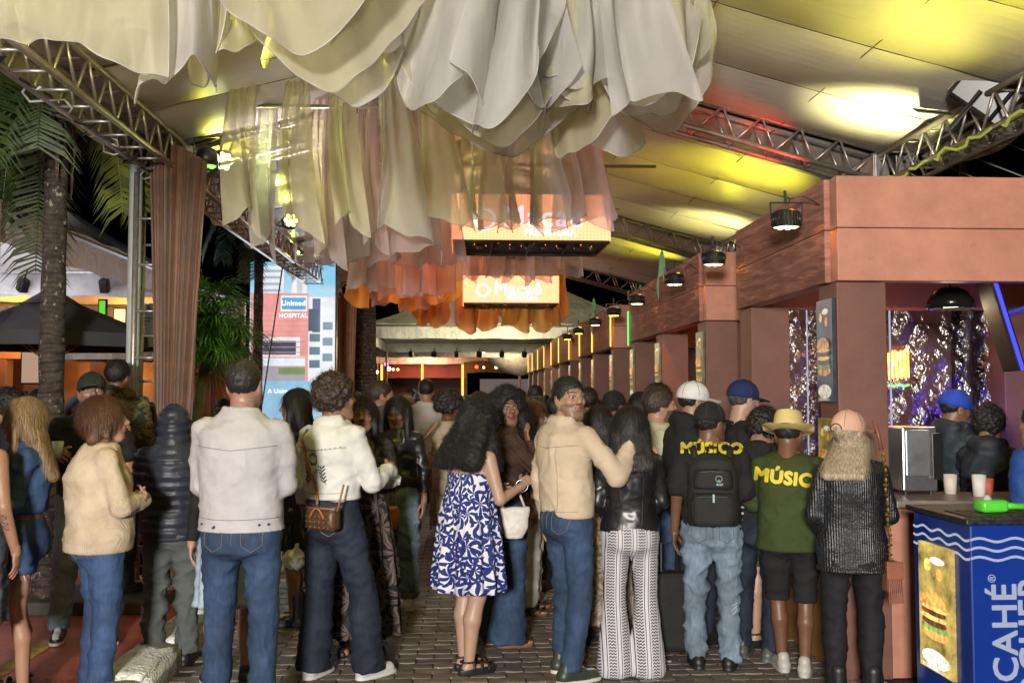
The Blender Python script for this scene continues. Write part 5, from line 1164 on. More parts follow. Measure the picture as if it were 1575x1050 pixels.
# ---- heads (built once); origin between the ears, y forward
def build_head(kind, h=.0042):
    v = Vol((-.1, -.13, -.2), (.1, .135, .125), h); fm = kind == 'f'
    v.ell((0, -.014, .032), (.0735, .094, .084), .01); v.ell((0, .03, -.02), (.06, .062, .085), .03)
    v.ell((0, .042, -.075), (.04 if fm else .045, .042, .036), .03)
    for s_ in (-1, 1):
        v.cone((s_*.058, .0, -.03), (s_*.022, .068, -.098), .02, .016 if fm else .02, .03)
        v.ell((s_*.038, .068, -.02), (.02, .018, .02), .02)
        v.ell((s_*.032, .091, .007), (.019, .012, .0125), .012, 'c')
        v.ell((s_*.031, .078, .006), (.0145, .013, .0125), .004)
        v.cone((s_*.012, .092, .024), (s_*.045, .08, .027), .0075 if fm else .01, .006, .012)
        v.ell((s_*.076, -.012, -.004), (.007, .017, .03), .006, R=rotz(-s_*.35)); v.ell((s_*.082, -.008, -.004), (.004, .009, .017), .003, 'c')
        v.ell((s_*.0125, .1, -.024), (.0085, .009, .0075), .006)
    v.cone((0, .09, .018), (0, .11, -.017), .0085, .0115, .012); v.ell((0, .112, -.019), (.0105, .01, .009), .006)
    v.cone((0, .086, -.033), (0, .09, -.05), .01, .014, .014)
    v.ell((0, .092, -.048), (.022, .0095, .0055), .005); v.ell((0, .091, -.0575), (.0185, .0105, .0065), .005); v.ell((0, .103, -.0527), (.02, .006, .0013), .003, 'c')
    v.ell((0, .08, -.094), (.016, .014, .014), .012)
    v.cone((0, -.02, -.06), (0, -.035, -.2), .048 if fm else .055, .052 if fm else .062, .03)
    V, F = v.mesh(); V = relax(V, F, 1, .35); x, y, z = V.T; ax = np.abs(x)
    K = {}
    K['lip'] = ((x/.024)**2+((z+.0525)/.0115)**2 < 1) & (y > .083); K['mouthline'] = (ax < .021) & (np.abs(z+.0527) < .0022) & (y > .08)
    K['eye'] = (((ax-.031)/.0145)**2+((z-.005)/.0052)**2 < 1) & (y > .076); K['iris'] = (((ax-.031)/.0064)**2+((z-.0055)/.0058)**2 < 1) & (y > .08)
    K['lash'] = (((ax-.031)/.018)**2+((z-.008)/.0105)**2 < 1) & (y > .07) & ~K['eye']
    K['brow'] = (np.abs(z-.0265-.12*(.035-np.abs(ax-.035))*1) < .004) & (ax > .012) & (ax < .052) & (y > .06)
    K['stub'] = (z < -.03-.0*x) & (y > -.01) & (z > -.13) & (y > .03-(z+.03)*-.4)
    K['cheek'] = np.exp(-(((ax-.04)/.018)**2+((z+.022)/.018)**2))*(y > .04)
    K['under'] = np.exp(-(((ax-.031)/.016)**2+((z+.008)/.006)**2))*(y > .06)
    return V, F, K
HEADS = {k: build_head(k) for k in 'mf'}
def head_col(kind, skin, brow=(.02, .013, .01), stub=0, lip=None, eyes=True):
    V, F, K = HEADS[kind]; c = np.tile(np.array(skin), (len(V), 1)); n = fbm(V*60, 3)[:, None]; c = c*(1+.06*n)
    c = c*(1+np.array([.18, -.05, -.08])*K['cheek'][:, None]); c = c*(1-.25*K['under'][:, None])
    if stub: m = K['stub'] & ~K['lip']; c[m] = c[m]*(1-stub)+np.array(brow)*stub; m2 = (np.abs(V[:, 2]+.036) < .006) & (np.abs(V[:, 0]) < .026) & (V[:, 1] > .08); c[m2] = c[m2]*(1-stub)+np.array(brow)*stub
    lc = np.array(lip) if lip is not None else np.array(skin)*np.array([1.0, .62, .62]); c[K['lip']] = lc; c[K['mouthline']] = lc*.4
    c[K['lash']] = c[K['lash']]*.6
    if eyes: c[K['eye']] = (.34, .31, .29); c[K['iris']] = (.02, .012, .008)
    c[K['brow']] = c[K['brow']]*.2+np.array(brow)*.8; return c
def build_shoe(kind, h=.0065):
    v = Vol((-.06, -.11, 0), (.06, .21, .16 if kind != 'boot' else .3), h)
    if kind == 'sandal':
        v.stack([.0, .022, .045], [.042, .044, .044], [.135, .138, .138], 0, .045, .004, pw=2.6); V, F = v.mesh(); return V, F
    v.cone((0, -.05, .042), (0, .13, .034), .04, .038, .01); v.cone((0, -.05, .05), (0, .05, .062), .036, .034, .02); v.cone((0, -.035, .06), (0, -.03, .1), .036, .038, .02)
    if kind == 'boot': v.cone((0, -.035, .1), (0, -.03, .24), .045, .052, .02)
    v.stack([.003, .028 if kind != 'boot' else .04], [.047, .045], [.14, .136], 0, .045, .004, pw=2.7); v.cut((0, 0, -1), -.002); V, F = v.mesh(); return V, F
SHOES = {k: build_shoe(k) for k in ('sneaker', 'boot', 'sandal')}
# ---- hair strands
def strands(name, V, Nn, mat, parent, kind='straight', n=900, ln=.09, wd=.003, off=.003, seed=0):
    r = np.random.default_rng(seed); ids = r.integers(0, len(V), n); b_V = []; b_F = []
    P = V[ids]+Nn[ids]*off; nn = Nn[ids]; K = 7
    g = np.tile([0, 0, -1.], (n, 1)); d = g-nn*(g*nn).sum(1)[:, None]+r.normal(0, .05 if kind == 'straight' else .7, (n, 3)); d /= np.linalg.norm(d, axis=1)[:, None]
    if kind == 'curly':
        e1 = nn; e2 = np.cross(d, nn); ph = r.uniform(0, 6.28, n)[:, None]; rad = r.uniform(.006, .012, n)[:, None]; fr = r.uniform(.9, 1.3, n)[:, None]; K = 12
    rows = []
    L_ = ln*r.uniform(.6, 1.3, n)[:, None]
    for i in range(K):
        t = i/(K-1)
        if kind == 'curly': q = P+d*L_*t+e1*(rad*np.sin(t*9*fr+ph)-.004*t)+e2*rad*np.cos(t*9*fr+ph)
        else: q = P+d*L_*t+nn*(.006*math.sin(math.pi*t)-.004*t)+np.array([0, 0, -.4])*L_*t*t*.3
        rows.append(q)
    sd = np.cross(d, nn); sd /= np.linalg.norm(sd, axis=1)[:, None]+1e-9
    if kind == 'curly': sd = .6*sd+.6*nn
    A = np.stack([np.stack([q-sd*wd*(1-.7*i/(K-1)), q+sd*wd*(1-.7*i/(K-1))], 1) for i, q in enumerate(rows)], 1)  # n,K,2,3
    VV = A.reshape(-1, 3); base = (np.arange(n)*K*2)[:, None]; F = []
    for i in range(K-1): F.append(np.stack([base[:, 0]+2*i, base[:, 0]+2*i+1, base[:, 0]+2*i+3, base[:, 0]+2*i+2], 1))
    return VV, np.concatenate(F)
ARM = {'down': ((.218, -.03, 1.13), (.235, .03, .885), (0, .1, -1), (-.2, 1, 0), 'relax'),
       'cross': ((.215, .06, 1.12), (.02, .235, 1.14), (-1, .05, .05), (0, .2, 1), 'relax'),
       'front': ((.21, .0, 1.13), (.1, .24, 1.16), (-.45, .6, .6), (-.6, .2, .6), 'grip'),
       'frontlow': ((.212, .0, 1.12), (.13, .2, 1.0), (-.6, .7, .0), (0, .2, 1), 'grip'),
       'chin': ((.16, .19, 1.17), (.07, .17, 1.40), (-.3, -.1, 1), (-.4, -.5, .3), 'relax'),
       'pocket': ((.27, -.07, 1.14), (.2, .02, .93), (-.2, .2, -1), (0, 1, 0), 'relax'),
       'phone': ((.2, .09, 1.14), (.13, .29, 1.27), (-.1, .5, .8), (-.9, 0, .2), 'grip'),
       'lean': ((.23, .14, 1.14), (.17, .36, 1.06), (-.4, 1, -.1), (-.8, 0, .5), 'relax')}
def person(px, Y, H, a, label, sex='m', skin=(.28, .15, .09), hair=None, top=None, bottom=None, shoes=None, head=(0, 0), arms=('down', 'down'), bw=1.0, belly=0, group=None, res=.0125, stance=None, legs=None, brow=(.02, .013, .01), stub=0, lip=None, cap=None, py=640, X=None, dress=None, hands=True, headtilt=0, sleeveless=False, zoff=0, lod=0, seed=None, extra=None, lean=0):
    s = H/1.75; seed = seed or int(px*7+Y*13) & 1023; X = W(px, py, Y).x if X is None else X; fm = sex == 'f'
    if lod: res = .02
    z0 = lambda l: [q*s for q in l]
    tz = [.84, .95, 1.05, 1.15, 1.28, 1.38, 1.44, 1.485]
    if fm: trx = [.165, .178, .152, .13, .147, .145, .1, .055]; try_ = [.115, .12, .105, .095, .118, .098, .072, .052]; sh = .158
    else: trx = [.155, .165, .152, .15, .168, .168, .115, .06]; try_ = [.105, .11, .105, .105, .12, .108, .08, .058]; sh = .178
    trx = [q*bw*s for q in trx]; try_ = [q*(.5+.5*bw)*s+(belly*s if 1 <= i <= 4 else 0) for i, q in enumerate(try_)]
    tcy = [(-.012+.012*math.sin(i))*s for i in range(8)]; tz = z0(tz); sh *= s*(.4+.6*bw)
    tcy = [c+lean*max(0, z/s-.95)*s for c, z in zip(tcy, tz)]; lo = lean*.5*s
    st = stance or ((-.105, 0), (.105, 0)); hip = .09*s*(.3+.7*bw)
    LG = []
    for i, sg in enumerate((-1, 1)):
        fx, fy = st[i]; hp = np.array([sg*hip, 0, .9*s]); an = np.array([fx*s, fy*s-.02*s, .075*s]); kn = (hp+an)/2+np.array([sg*.006, .03 if abs(fy) < .05 else .045, .015])*s; LG.append((hp, kn, an))
    AR = []
    for i, sg in enumerate((-1, 1)):
        p = arms[i]; p = ARM[p] if isinstance(p, str) else p
        f = lambda v: np.array([v[0]*sg, v[1], v[2]])
        el, wr = f(p[0])*s, f(p[1])*s; el[1] += lo*.7; wr[1] += lo*.7
        if isinstance(arms[i], str) and p is ARM['down'] : el[0] *= (.5+.5*bw); wr[0] *= (.5+.5*bw)
        sp = np.array([sg*sh, -.01*s+lo, 1.388*s]); AR.append((sp, el, wr, f(p[2]), f(p[3]), p[4]))
    hc = np.array([0, .015*s+lo*1.15, 1.602*s]); 
    RH = rotz(math.radians(-head[0])) @ rotx(math.radians(head[1])) @ roty(math.radians(headtilt)); hs = s**.5*(1.06 if fm else 1.09)
    root = link('person', None, None, (X, Y, zoff), -math.radians(a)); root.empty_display_size = .1
    # ---------- body
    def torso(v, t=0, z_lo=None, z_hi=None, k=.03, loose=0, flare=0):
        zs = list(tz); rx = [q+t for q in trx]; ry = [q+t for q in try_]; cy = list(tcy)
        if loose:
            for i in range(5): rx[i] = rx[i]*(1-loose)+max(rx[4], rx[i])*loose; ry[i] = ry[i]*(1-loose)+max(ry[4], ry[i])*loose
        if z_lo is not None:
            zs2 = [z_lo*s]+[z for z in zs if z > z_lo*s+.01]; rx2 = list(np.interp(zs2, zs, rx)); ry2 = list(np.interp(zs2, zs, ry)); cy2 = list(np.interp(zs2, zs, cy)); rx2[0] += flare*s; ry2[0] += flare*s; zs, rx, ry, cy = zs2, rx2, ry2, cy2
        if z_hi is not None:
            z3 = [z for z in zs if z < z_hi*s-.01]+[z_hi*s]; rx = list(np.interp(z3, zs, rx)); ry = list(np.interp(z3, zs, ry)); cy = list(np.interp(z3, zs, cy)); zs = z3
        v.stack(zs, rx, ry, 0, cy, k)
    ws = [q for A in AR for q in (A[1], A[2])]
    ext = np.max(np.abs(np.array(ws)[:, 0]))+.12; ylo = min(-.26*s, min(q[1] for q in ws)-.1)-belly; yhi = max(.3*s, max(q[1] for q in ws)+.12, max(st[0][1], st[1][1])*s+.26)+belly
    bare_legs = dress or (bottom and bottom.get('len', 0) > .12) or (bottom is None)
    v = Vol((-ext, ylo, 0 if bare_legs else .75*s), (ext, yhi, 1.56*s), res)
    torso(v); ar = (.038 if fm else .044)*s*(.5+.5*bw)
    for (sp, el, wr, hd, th, hk) in AR:
        v.cone(sp, el, ar*1.2, ar*.88, .03*s); v.cone(el, wr, ar*.92, ar*.62, .012)
    v.cone((0, -.015*s+lo, 1.42*s), (hc[0], hc[1]-.03*s, hc[2]-.1*s), .056*s if fm else .064*s, .046*s if fm else .054*s, .035)
    v.cone((-sh*.5, -.02*s+lo, 1.412*s), (sh*.5, -.02*s+lo, 1.412*s), .032*s, .032*s, .05)
    if bare_legs:
        fb = .9+.35*(bw-1)*2
        for hp, kn, an in LG:
            v.cone(hp, kn, .085*s*fb, .056*s*fb, .03); cf = kn+(an-kn)*.35+np.array([0, -.018*s, 0]); v.cone(kn, cf, .052*s*fb, .056*s*fb, .02); v.cone(cf, an, .054*s*fb, .034*s, .02)
            v.cone(an+np.array([0, -.02, -.035*s]), an+np.array([0, .15*s, -.045*s]), .032*s, .024*s, .02)
    V, F = v.mesh(); V = relax(V, F, 1); cols = [np.tile(np.array(skin), (len(V), 1))*(1+.05*fbm(V*9, seed)[:, None])]; VV = [V]; FF = [F]; n0 = len(V)
    hv, hf, hk_ = HEADS['f' if fm else 'm']
    VV.append((hv*hs) @ RH.T+hc); FF.append(hf+n0); cols.append(head_col('f' if fm else 'm', skin, brow, stub, lip)); n0 += len(hv)
    if hands:
        for i, (sp, el, wr, hd, th, hk) in enumerate(AR):
            gv, gf = HANDS[hk] if not lod else HANDL; gv = gv.copy(); gf = gf.copy()
            if i == 0: gv[:, 0] *= -1; gf = gf[:, ::-1]
            z = -hd/np.linalg.norm(hd); y = th-z*(th @ z); y /= np.linalg.norm(y); x = np.cross(y, z); R = np.stack([x, y, z], 1)
            gv = (gv*s*(.93 if fm else 1.03)) @ R.T+wr; VV.append(gv); FF.append(gf+n0); cols.append(np.tile(np.array(skin)*1.03, (len(gv), 1))); n0 += len(gv)
    fin('body', np.concatenate(VV), np.concatenate(FF), SKIN, root, np.concatenate(cols))
    O = dict(root=root, s=s, hc=hc, RH=RH, hs=hs, AR=AR, LG=LG, tz=tz, trx=trx, try_=try_, tcy=tcy)
    def wrinkle(V, F, amp, sc=(9, 9, 5), sd=0, ridged=True, hem_=None):
        n = vnorm(V, F)
        if hem_ is not None: n = n*np.clip((np.abs(V[:, 2]-hem_*s)-.008)/.05, .08, 1)[:, None]
        f = fbm(V*np.array(sc), seed+sd, 2)*.6
        if ridged: f = np.maximum(-1, 1-3.2*np.abs(f))
        P_ = V*np.array([5, 5, 3.]); w3 = 1-5*np.abs(vnoise(np.stack([P_[:, 0]+P_[:, 2]*1.1+.9*vnoise(V*5, seed+31), P_[:, 1]*.8, P_[:, 2]*2.3-P_[:, 0]*.9], 1), seed+sd+21)); w3 = np.clip(w3, -.4, 1)
        if amp > .0035:
            P_ = P_*2.1+3; w4 = np.clip(1-6*np.abs(vnoise(np.stack([P_[:, 0]-P_[:, 2]*.7+.8*vnoise(V*11, seed+7), P_[:, 1], P_[:, 2]*1.9+P_[:, 0]*.6], 1), seed+sd+51)), -.3, 1); w3 = w3*1.25+w4*.5
            return V+n*((f+w3)*amp)[:, None]
        return V+n*(f*amp)[:, None]
    # ---------- bottom
    if bottom:
        bt = bottom; L0 = bt.get('len', .075); w_ = bt.get('w', 1.0); fl = bt.get('flare', 0); t = bt.get('t', .01); hi = bt.get('hi', 1.03)
        if top and not bt.get('over'): hi = min(hi, top.get('hem', .93)+.035)
        v = Vol((-.34*s-fl, -.3*s, L0*s*.6), (.34*s+fl, max(.3, yhi)*s, (hi+.03)*s), res); torso(v, t, .84, hi, .02)
        for hp, kn, an in LG:
            if bt.get('skirt'): continue
            v.cone(hp, kn, (.083*s+t)*(.4+.6*w_)*(.55+.45*bw), (.056*s+t)*w_, .015); b2 = kn+(an-kn)*(1.02)
            v.cone(kn, b2, (.056*s+t)*w_, (.047*s+t)*w_+fl, .015)
        if bt.get('skirt'): v.stack([L0*s, .6*s, .86*s, .98*s], [(.2+fl)*s, .2*s, .19*s, .165*s], [(.17+fl)*s, .165*s, .15*s, .125*s], 0, 0, .02, (9, .012, seed))
        v.ell((0, -.075*s, .89*s), (.14*s*bw, .07*s, .1*s), .05); v.cut((0, 0, -1), -L0*s, .006)
        V, F = v.mesh(); V = relax(V, F, 1, .4)
        if not lod:
            V = wrinkle(V, F, bt.get('wr', .005), (8, 8, 13), 3); V = wrinkle(V, F, .002, (26, 26, 30), 9)
        O['bottom'] = fin(bt.get('name', 'jeans'), V, F, bt['m'], root)
    # ---------- dress
    if dress:
        d = dress; v = Vol((-.5*s, -.42*s, d['len']*s-.02), (.5*s, .42*s, 1.45*s), res); z1 = d.get('top', 1.33)
        torso(v, .012, 1.0, z1, .03)
        w0 = d['w']; wz = d.get('waist', 1.2); v.stack([d['len']*s, (d['len']+wz)*.5*s, (wz-.15)*s, wz*s], [w0*s, w0*.86*s, max(w0*.68*s, trx[2]*.95), trx[3]+.014], [w0*.8*s, w0*.7*s, max(w0*.58*s, try_[2]*.95), try_[3]+.014], 0, d.get('cy', 0), .02, (d.get('n', 11), d.get('amp', .022)*s, seed))
        v.cut((0, 0, -1), -d['len']*s, .004)
        if d.get('sleeve'):
            for sp, el, wr, *_ in AR: v.cone(sp, el, ar*1.35, ar*1.25, .02); v.cone(el, wr, ar*1.2, ar*1.0, .01)
        V, F = v.mesh(); V = relax(V, F, 1, .4); V = wrinkle(V, F, .003, (16, 16, 5), 3)
        O['dress'] = fin('dress', V, F, d['m'], root)
    # ---------- top
    if top:
        tp = top; t = tp.get('t', .014); hem = tp.get('hem', .93); sl = tp.get('sleeve', 1); lo_ = tp.get('loose', .3); nk = tp.get('neck', 1.475)
        v = Vol((-ext-.06, ylo-.05, (hem-.03)*s), (ext+.06, yhi+.08, (1.85 if tp.get('hoodup') else 1.55)*s), res); torso(v, t, hem, nk, .02, lo_, tp.get('flare', 0))
        # underarm hang shares no blend with the sleeves
        v.cone((0, -.02*s+lo, 1.43*s), (-sh*.85, -.015*s+lo, 1.385*s), .034*s+t*.5, .034*s+t*.5, .04); v.cone((0, -.02*s+lo, 1.43*s), (sh*.85, -.015*s+lo, 1.385*s), .034*s+t*.5, .034*s+t*.5, .04)
        if tp.get('puff'):
            pass
        if tp.get('hood'): v.ell((0, -.1*s+lo, 1.475*s), (.115*s, .06*s, .06*s), .03); v.ell((0, -.115*s+lo, 1.43*s), (.09*s, .045*s, .09*s), .03); v.cone((-.085*s, .0+lo, 1.47*s), (.085*s, .0+lo, 1.47*s), .05*s, .05*s, .03)
        if tp.get('hoodup'): v.ell(hc+np.array([0, -.012, .012]), (.112*s, .13*s, .142*s), .02); v.cone(hc+np.array([0, -.03, -.06]), (0, -.03*s, 1.42*s), .1*s, .12*s, .04)
        v2 = None
        if tp.get('collar'):
            for kk in range(14):
                a0 = math.pi*(.12+kk/13*.76+1)+0; a1 = math.pi*(.12+(kk+1)/13*.76+1)
                v.cone((.083*s*math.cos(a0), -.012*s+lo+.075*s*math.sin(a0), 1.487*s), (.083*s*math.cos(a1), -.012*s+lo+.075*s*math.sin(a1), 1.487*s), .015*s, .015*s, .006); v.cone((.09*s*math.cos(a0), -.012*s+lo+.085*s*math.sin(a0), 1.465*s), (.09*s*math.cos(a1), -.012*s+lo+.085*s*math.sin(a1), 1.465*s), .018*s, .018*s, .008)
        if sl:
            for sp, el, wr, *_ in AR:
                e = el if sl >= 1 else sp+(el-sp)*min(1, sl*1.35); v.cone(sp, e, ar*1.05+t*.6, (ar*.88+t*.75) if sl >= 1 else ar*1.0+t*1.6, .03*s)
                if sl >= 1:
                    w1 = el+(wr-el)*(.97 if sl == 1 else sl-1); v.cone(el, w1, ar*.88+t*.75, ar*.62+t*.7+tp.get('cuff', 0), .012)
        if tp.get('thick_hem'): v.stack([(hem)*s, (hem+.05)*s], [np.interp((hem+.03)*s, tz, trx)+t+.012]*2, [np.interp((hem+.03)*s, tz, try_)+t+.012]*2, 0, 0, .01)
        V, F = v.mesh(); V = relax(V, F, 1, .4); 
        if not lod:
            V = wrinkle(V, F, tp.get('wr', .006), tp.get('ws', (6, 6, 7)), 5, hem_=hem); V = wrinkle(V, F, .0022, (22, 22, 24), 7, hem_=hem)
        if tp.get('puff'):
            n = vnorm(V, F); q = np.abs(np.sin(V[:, 2]*math.pi/(.062*s)+.6*vnoise(V*4, 2))); V = V+n*((q**.6-.75)*.014)[:, None]+n*(.003*vnoise(V*30, 4))[:, None]
        O['top'] = fin(tp.get('name', 'shirt'), V, F, tp['m'], root)
    # ---------- shoes
    if shoes:
        kd, up, so = shoes; sv, sf = SHOES[kd]
        for i, (hp, kn, an) in enumerate(LG):
            yaw_ = [.18, -.18][i]; V = (sv*s*(.92 if fm else 1.03)) @ rotz(yaw_).T+np.array([an[0], an[1]+.01, 0])
            c = np.where((sv[:, 2] < .026)[:, None], np.array(so), np.array(up)); 
            if kd == 'sneaker' and len(up) and sum(so) > 1: c = np.where(((sv[:, 1] > .045) & (sv[:, 2] > .045) & (np.abs(sv[:, 0]) < .018))[:, None], np.array((.5, .5, .5)), c)
            o = fin({'sneaker': 'shoe', 'boot': 'boot', 'sandal': 'sandal'}[kd], V, sf, SHOE, root, c)
            if kd == 'sneaker' and not lod:
                q = B()
                for j in range(4):
                    y = .035+.022*j; z = .1-.013*j; q.tube([tuple((np.array([x, y-(.012 if x < 0 else 0), z-.35*abs(x)])*s*1.03) @ rotz(yaw_).T+np.array([an[0], an[1]+.01, 0])) for x in (-.026, -.01, .01, .026)], .0028, 5)
                q.make('lace', M('lace', (.6, .6, .58), .8), o)
            if kd == 'sandal':
                q = B()
                for y, rz_ in ((.12, .035), (.07, .05), (.02, .065)): q.tube([tuple((np.array([.045*math.cos(th_), y-.01+.01*math.sin(th_), .03+rz_*math.sin(th_)])*s) @ rotz(yaw_).T+np.array([an[0], an[1]+.01, .0])) for th_ in np.linspace(0, math.pi, 9)], .008, 6)
                q.tube([tuple((np.array([.04*math.cos(th_), -.02+.045*math.sin(th_), .085])*s) @ rotz(yaw_).T+np.array([an[0], an[1]+.01, 0])) for th_ in np.linspace(0, 6.28, 14)], .007, 6)
                q.make('strap', M('sandal_black', (.015, .015, .015), .5), o, True)
    # ---------- hair
    def HT(P): return (np.asarray(P, 'f8')*hs) @ RH.T+hc
    def HI(P): return ((P-hc) @ RH)/hs
    if hair:
        kd, hm = hair[0], hair[1]; hh = .006 if not lod else .011; strk = None
        if kd in ('short', 'buzz', 'fade', 'afro', 'curlshort', 'under'):
            th = {'short': .013, 'buzz': .0045, 'fade': .009, 'afro': .035, 'curlshort': .026, 'under': .004}[kd]; v = Vol((-.13, -.16, -.12), (.13, .14, .16), hh)
            v.ell((0, -.014, .032), (.0735+th, .094+th, .084+th*1.3), .01)
            v.cut((0, .75, -.62), .075*.75-.055*.62+(.004 if kd != 'afro' else .012), .012); v.cut((0, -.25, -1), .075 if kd != 'afro' else .05, .01)
            V, F = v.mesh(); n = vnorm(V, F)
            if kd in ('afro', 'curlshort'): V = V+n*(.012*fbm(V*60, seed, 2))[:, None]
            else: V = V+n*(.003*fbm(V*90*np.array([1, .6, .6]), seed, 2))[:, None]
            if kd == 'fade': sidew = np.clip((.02-V[:, 2])/.06, 0, 1)[:, None]; V = V-n*.006*sidew
            if kd in ('afro', 'curlshort', 'short', 'fade') and not lod:
                ok = V[:, 2] > -.055; sv_, sf_ = strands('s', V[ok], n[ok], hm, None, 'curly' if kd in ('afro', 'curlshort') else 'straight', 1300 if kd != 'short' else 900, .03 if kd in ('afro', 'curlshort') else .028, .0016, -.001, seed); V, F = np.concatenate([V, sv_]), np.concatenate([F, sf_+len(V)])
            V = HT(V)
        else:
            # long styles, in the body frame (hair hangs down)
            ln = hair[2] if len(hair) > 2 else .35; zb = hc[2]-ln; hr = RH; bk = hr @ np.array([0, -1., 0]); sd_ = hr @ np.array([1., 0, 0]); wd = {'long': .088, 'bob': .1, 'curly': .12, 'wavy': .1}[kd]*hs
            v = Vol((hc[0]-.32, hc[1]-.34, zb-.05), (hc[0]+.32, hc[1]+.34, hc[2]+.2), .008 if not lod else .014)
            th = {'long': .014, 'bob': .026, 'curly': .034, 'wavy': .018}[kd] if not cap else .002
            v.ell(hc+hr @ np.array([0, -.016, .032])*hs, np.array([.0735+th, .096+th, .084+th])*hs, .01, R=hr)
            c0 = hc+bk*.03; 
            nn_ = 7
            for j in range(-3, 4):
                p0 = hc+bk*((.055 if not cap else .035)-.012*abs(j))+sd_*(j/3*wd*(.72 if not cap else .74))+np.array([0, 0, .02 if not cap else -.04]); p1 = np.array([hc[0], hc[1], zb])+bk*(.1 if kd != 'bob' else .05)+sd_*(j/3*wd*((1.0 if not cap else 1.55) if kd != 'curly' else 1.45)); p1[1] = min(p1[1], -.13*s+lo-(top.get('t', 0) if top else 0)) if abs(math.degrees(0)-abs(head[0])) < 60 and kd != 'bob' else p1[1]
                rr = (.04 if not cap else .03) if kd != 'curly' else .055; v.cone(p0, p1, rr*hs, (rr*.72 if kd != 'curly' else rr*1.1), .03)
            if kd in ('long', 'wavy', 'curly', 'bob'):
                for sg in (-1, 1):
                    p0 = hc+sd_*sg*(.078 if not cap else .074)*hs-bk*.02+np.array([0, 0, .02 if not cap else -.04]); dn = min(ln, .12 if kd == 'bob' else .3); p1 = p0+sd_*sg*(.012 if kd != 'curly' else .05)-bk*.0+np.array([0, 0, -dn]); v.cone(p0, p1, (.022 if not cap else .032) if kd != 'curly' else .045, .022 if kd != 'curly' else .055, .02)
            fw = -bk; # clear the face
            v.ell(hc+fw*.1*hs+np.array([0, 0, -.03]), (.062*hs, .062*hs, .1*hs), .012, 'c'); v.ell(hc+fw*.13*hs+np.array([0, 0, -.01]), (.05, .05, .07), .01, 'c')
            V, F = v.mesh(); V = relax(V, F, 1, .3); n = vnorm(V, F)
            if kd == 'curly': V = V+n*(.013*fbm(V*17, seed, 2)+.005*vnoise(V*60, 5))[:, None]
            else:
                th_ = np.arctan2(V[:, 1]-hc[1], V[:, 0]-hc[0]); V = V+n*(.0035*vnoise(np.stack([th_*14, V[:, 2]*4, V[:, 0]*0], 1), seed)+.002*vnoise(np.stack([th_*38, V[:, 2]*6, V[:, 0]*0], 1), seed+1))[:, None]
                if kd == 'wavy': V = V+n*(.008*np.sin(V[:, 2]*45+3*vnoise(V*8, 1)))[:, None]*np.clip((hc[2]-V[:, 2])/.1, 0, 1)[:, None]
            if not lod:
                ok = (V[:, 2] > zb+.07) & (V[:, 2] < hc[2]+(.0 if cap else 9)) if kd != 'curly' else V[:, 2] > -9; sv_, sf_ = strands('s', V[ok], n[ok], hm, None, 'curly' if kd == 'curly' else 'straight', 9000 if kd == 'curly' else 4200, .036 if kd == 'curly' else .085, 0.0012 if kd == 'curly' else .0011, 0 if kd == 'curly' else -.001, seed); V, F = np.concatenate([V, sv_]), np.concatenate([F, sf_+len(V)])
        O['hair'] = fin('hair', V, F, hm, root)
    if cap:
        kd, cm_ = cap[0], cap[1]
        if kd in ('cap', 'capback'):
            v = Vol((-.12, -.14, -.03), (.12, .23, .16), .0055); v.ell((0, -.012, .038), (.0855, .107, .095), .01); v.cut((0, -.08, -1), -.012, .006)
            br = Vol((-.12, .0, -.03), (.12, .23, .1), .0055)
            if kd == 'capback': v.ell((0, -.125, .02), (.03, .04, .02), .004, 'c')
            v.ell((0, -.012, .132), (.008, .008, .005), .003)
            V, F = v.mesh(); ang = np.arctan2(V[:, 0], V[:, 1]+.012); n = vnorm(V, F); V = V-n*(.0018*(np.abs(np.sin(ang*3)) < .06))[:, None]
            bv, bf = grid(22, 10, lambda u, w2: (math.sin((u-.5)*2.1)*(.082+.01*w2)*1.0, math.cos((u-.5)*2.1)*.09-.005+.1*w2*math.cos((u-.5)*1.5), .034-.018*w2-.16*(math.sin((u-.5)*2.1)*.09)**2*10))
            bv = np.array(bv); bf = np.array(bf); bt_ = bv+np.array([0, 0, -.007]); cnt_ = len(bv); VV2 = np.concatenate([V, bv, bt_]); FF2 = np.concatenate([F, bf+len(V), bf[:, ::-1]+len(V)+cnt_])
            o = fin('cap', HT(VV2), FF2, cm_, root); O['cap'] = o
            if not lod:
                for k in range(3):
                    a0 = k*math.pi/3+math.pi/6; q = B(); q.tube([tuple(HT([[.0865*math.cos(t_)*math.sin(a0), -.012+.108*math.cos(t_)*math.cos(a0), .038+.096*math.sin(t_)]])[0]) for t_ in np.linspace(.05, math.pi-.05, 22)], .0013, 4); q.make('cap_seam', M('cap_thread', (.05, .045, .04), .8), o)
                if kd == 'capback': q = B(); q.tube([tuple(HT([[.034*math.cos(t_), -.118, .028+.03*math.sin(t_)]])[0]) for t_ in np.linspace(0, math.pi, 12)], .003, 4); q.make('cap_opening', M('cap_gap', (.03, .022, .016), .9), o)
        else:
            v = Vol((-.19, -.2, .0), (.19, .2, .19), .006); v.stack([.02, .06, .11, .14], [.088, .087, .08, .07], [.108, .106, .096, .084], 0, -.01, .01); v.ell((0, -.01, .145), (.03, .06, .018), .02, 'c')
            V, F = v.mesh()
            bv, bf = grid(48, 8, lambda u, w2: ((.085+.065*w2)*math.sin(u*6.2832), -.01+(.105+.06*w2)*math.cos(u*6.2832), .022+.012*w2*w2*(1 if math.cos(u*6.28) < 0 else -1)+.02*w2*abs(math.sin(u*6.28))))
            bv = np.array(bv); bf = np.array(bf); VV2 = np.concatenate([V, bv, bv-np.array([0, 0, .004])]); FF2 = np.concatenate([F, bf+len(V), bf[:, ::-1]+len(V)+len(bv)])
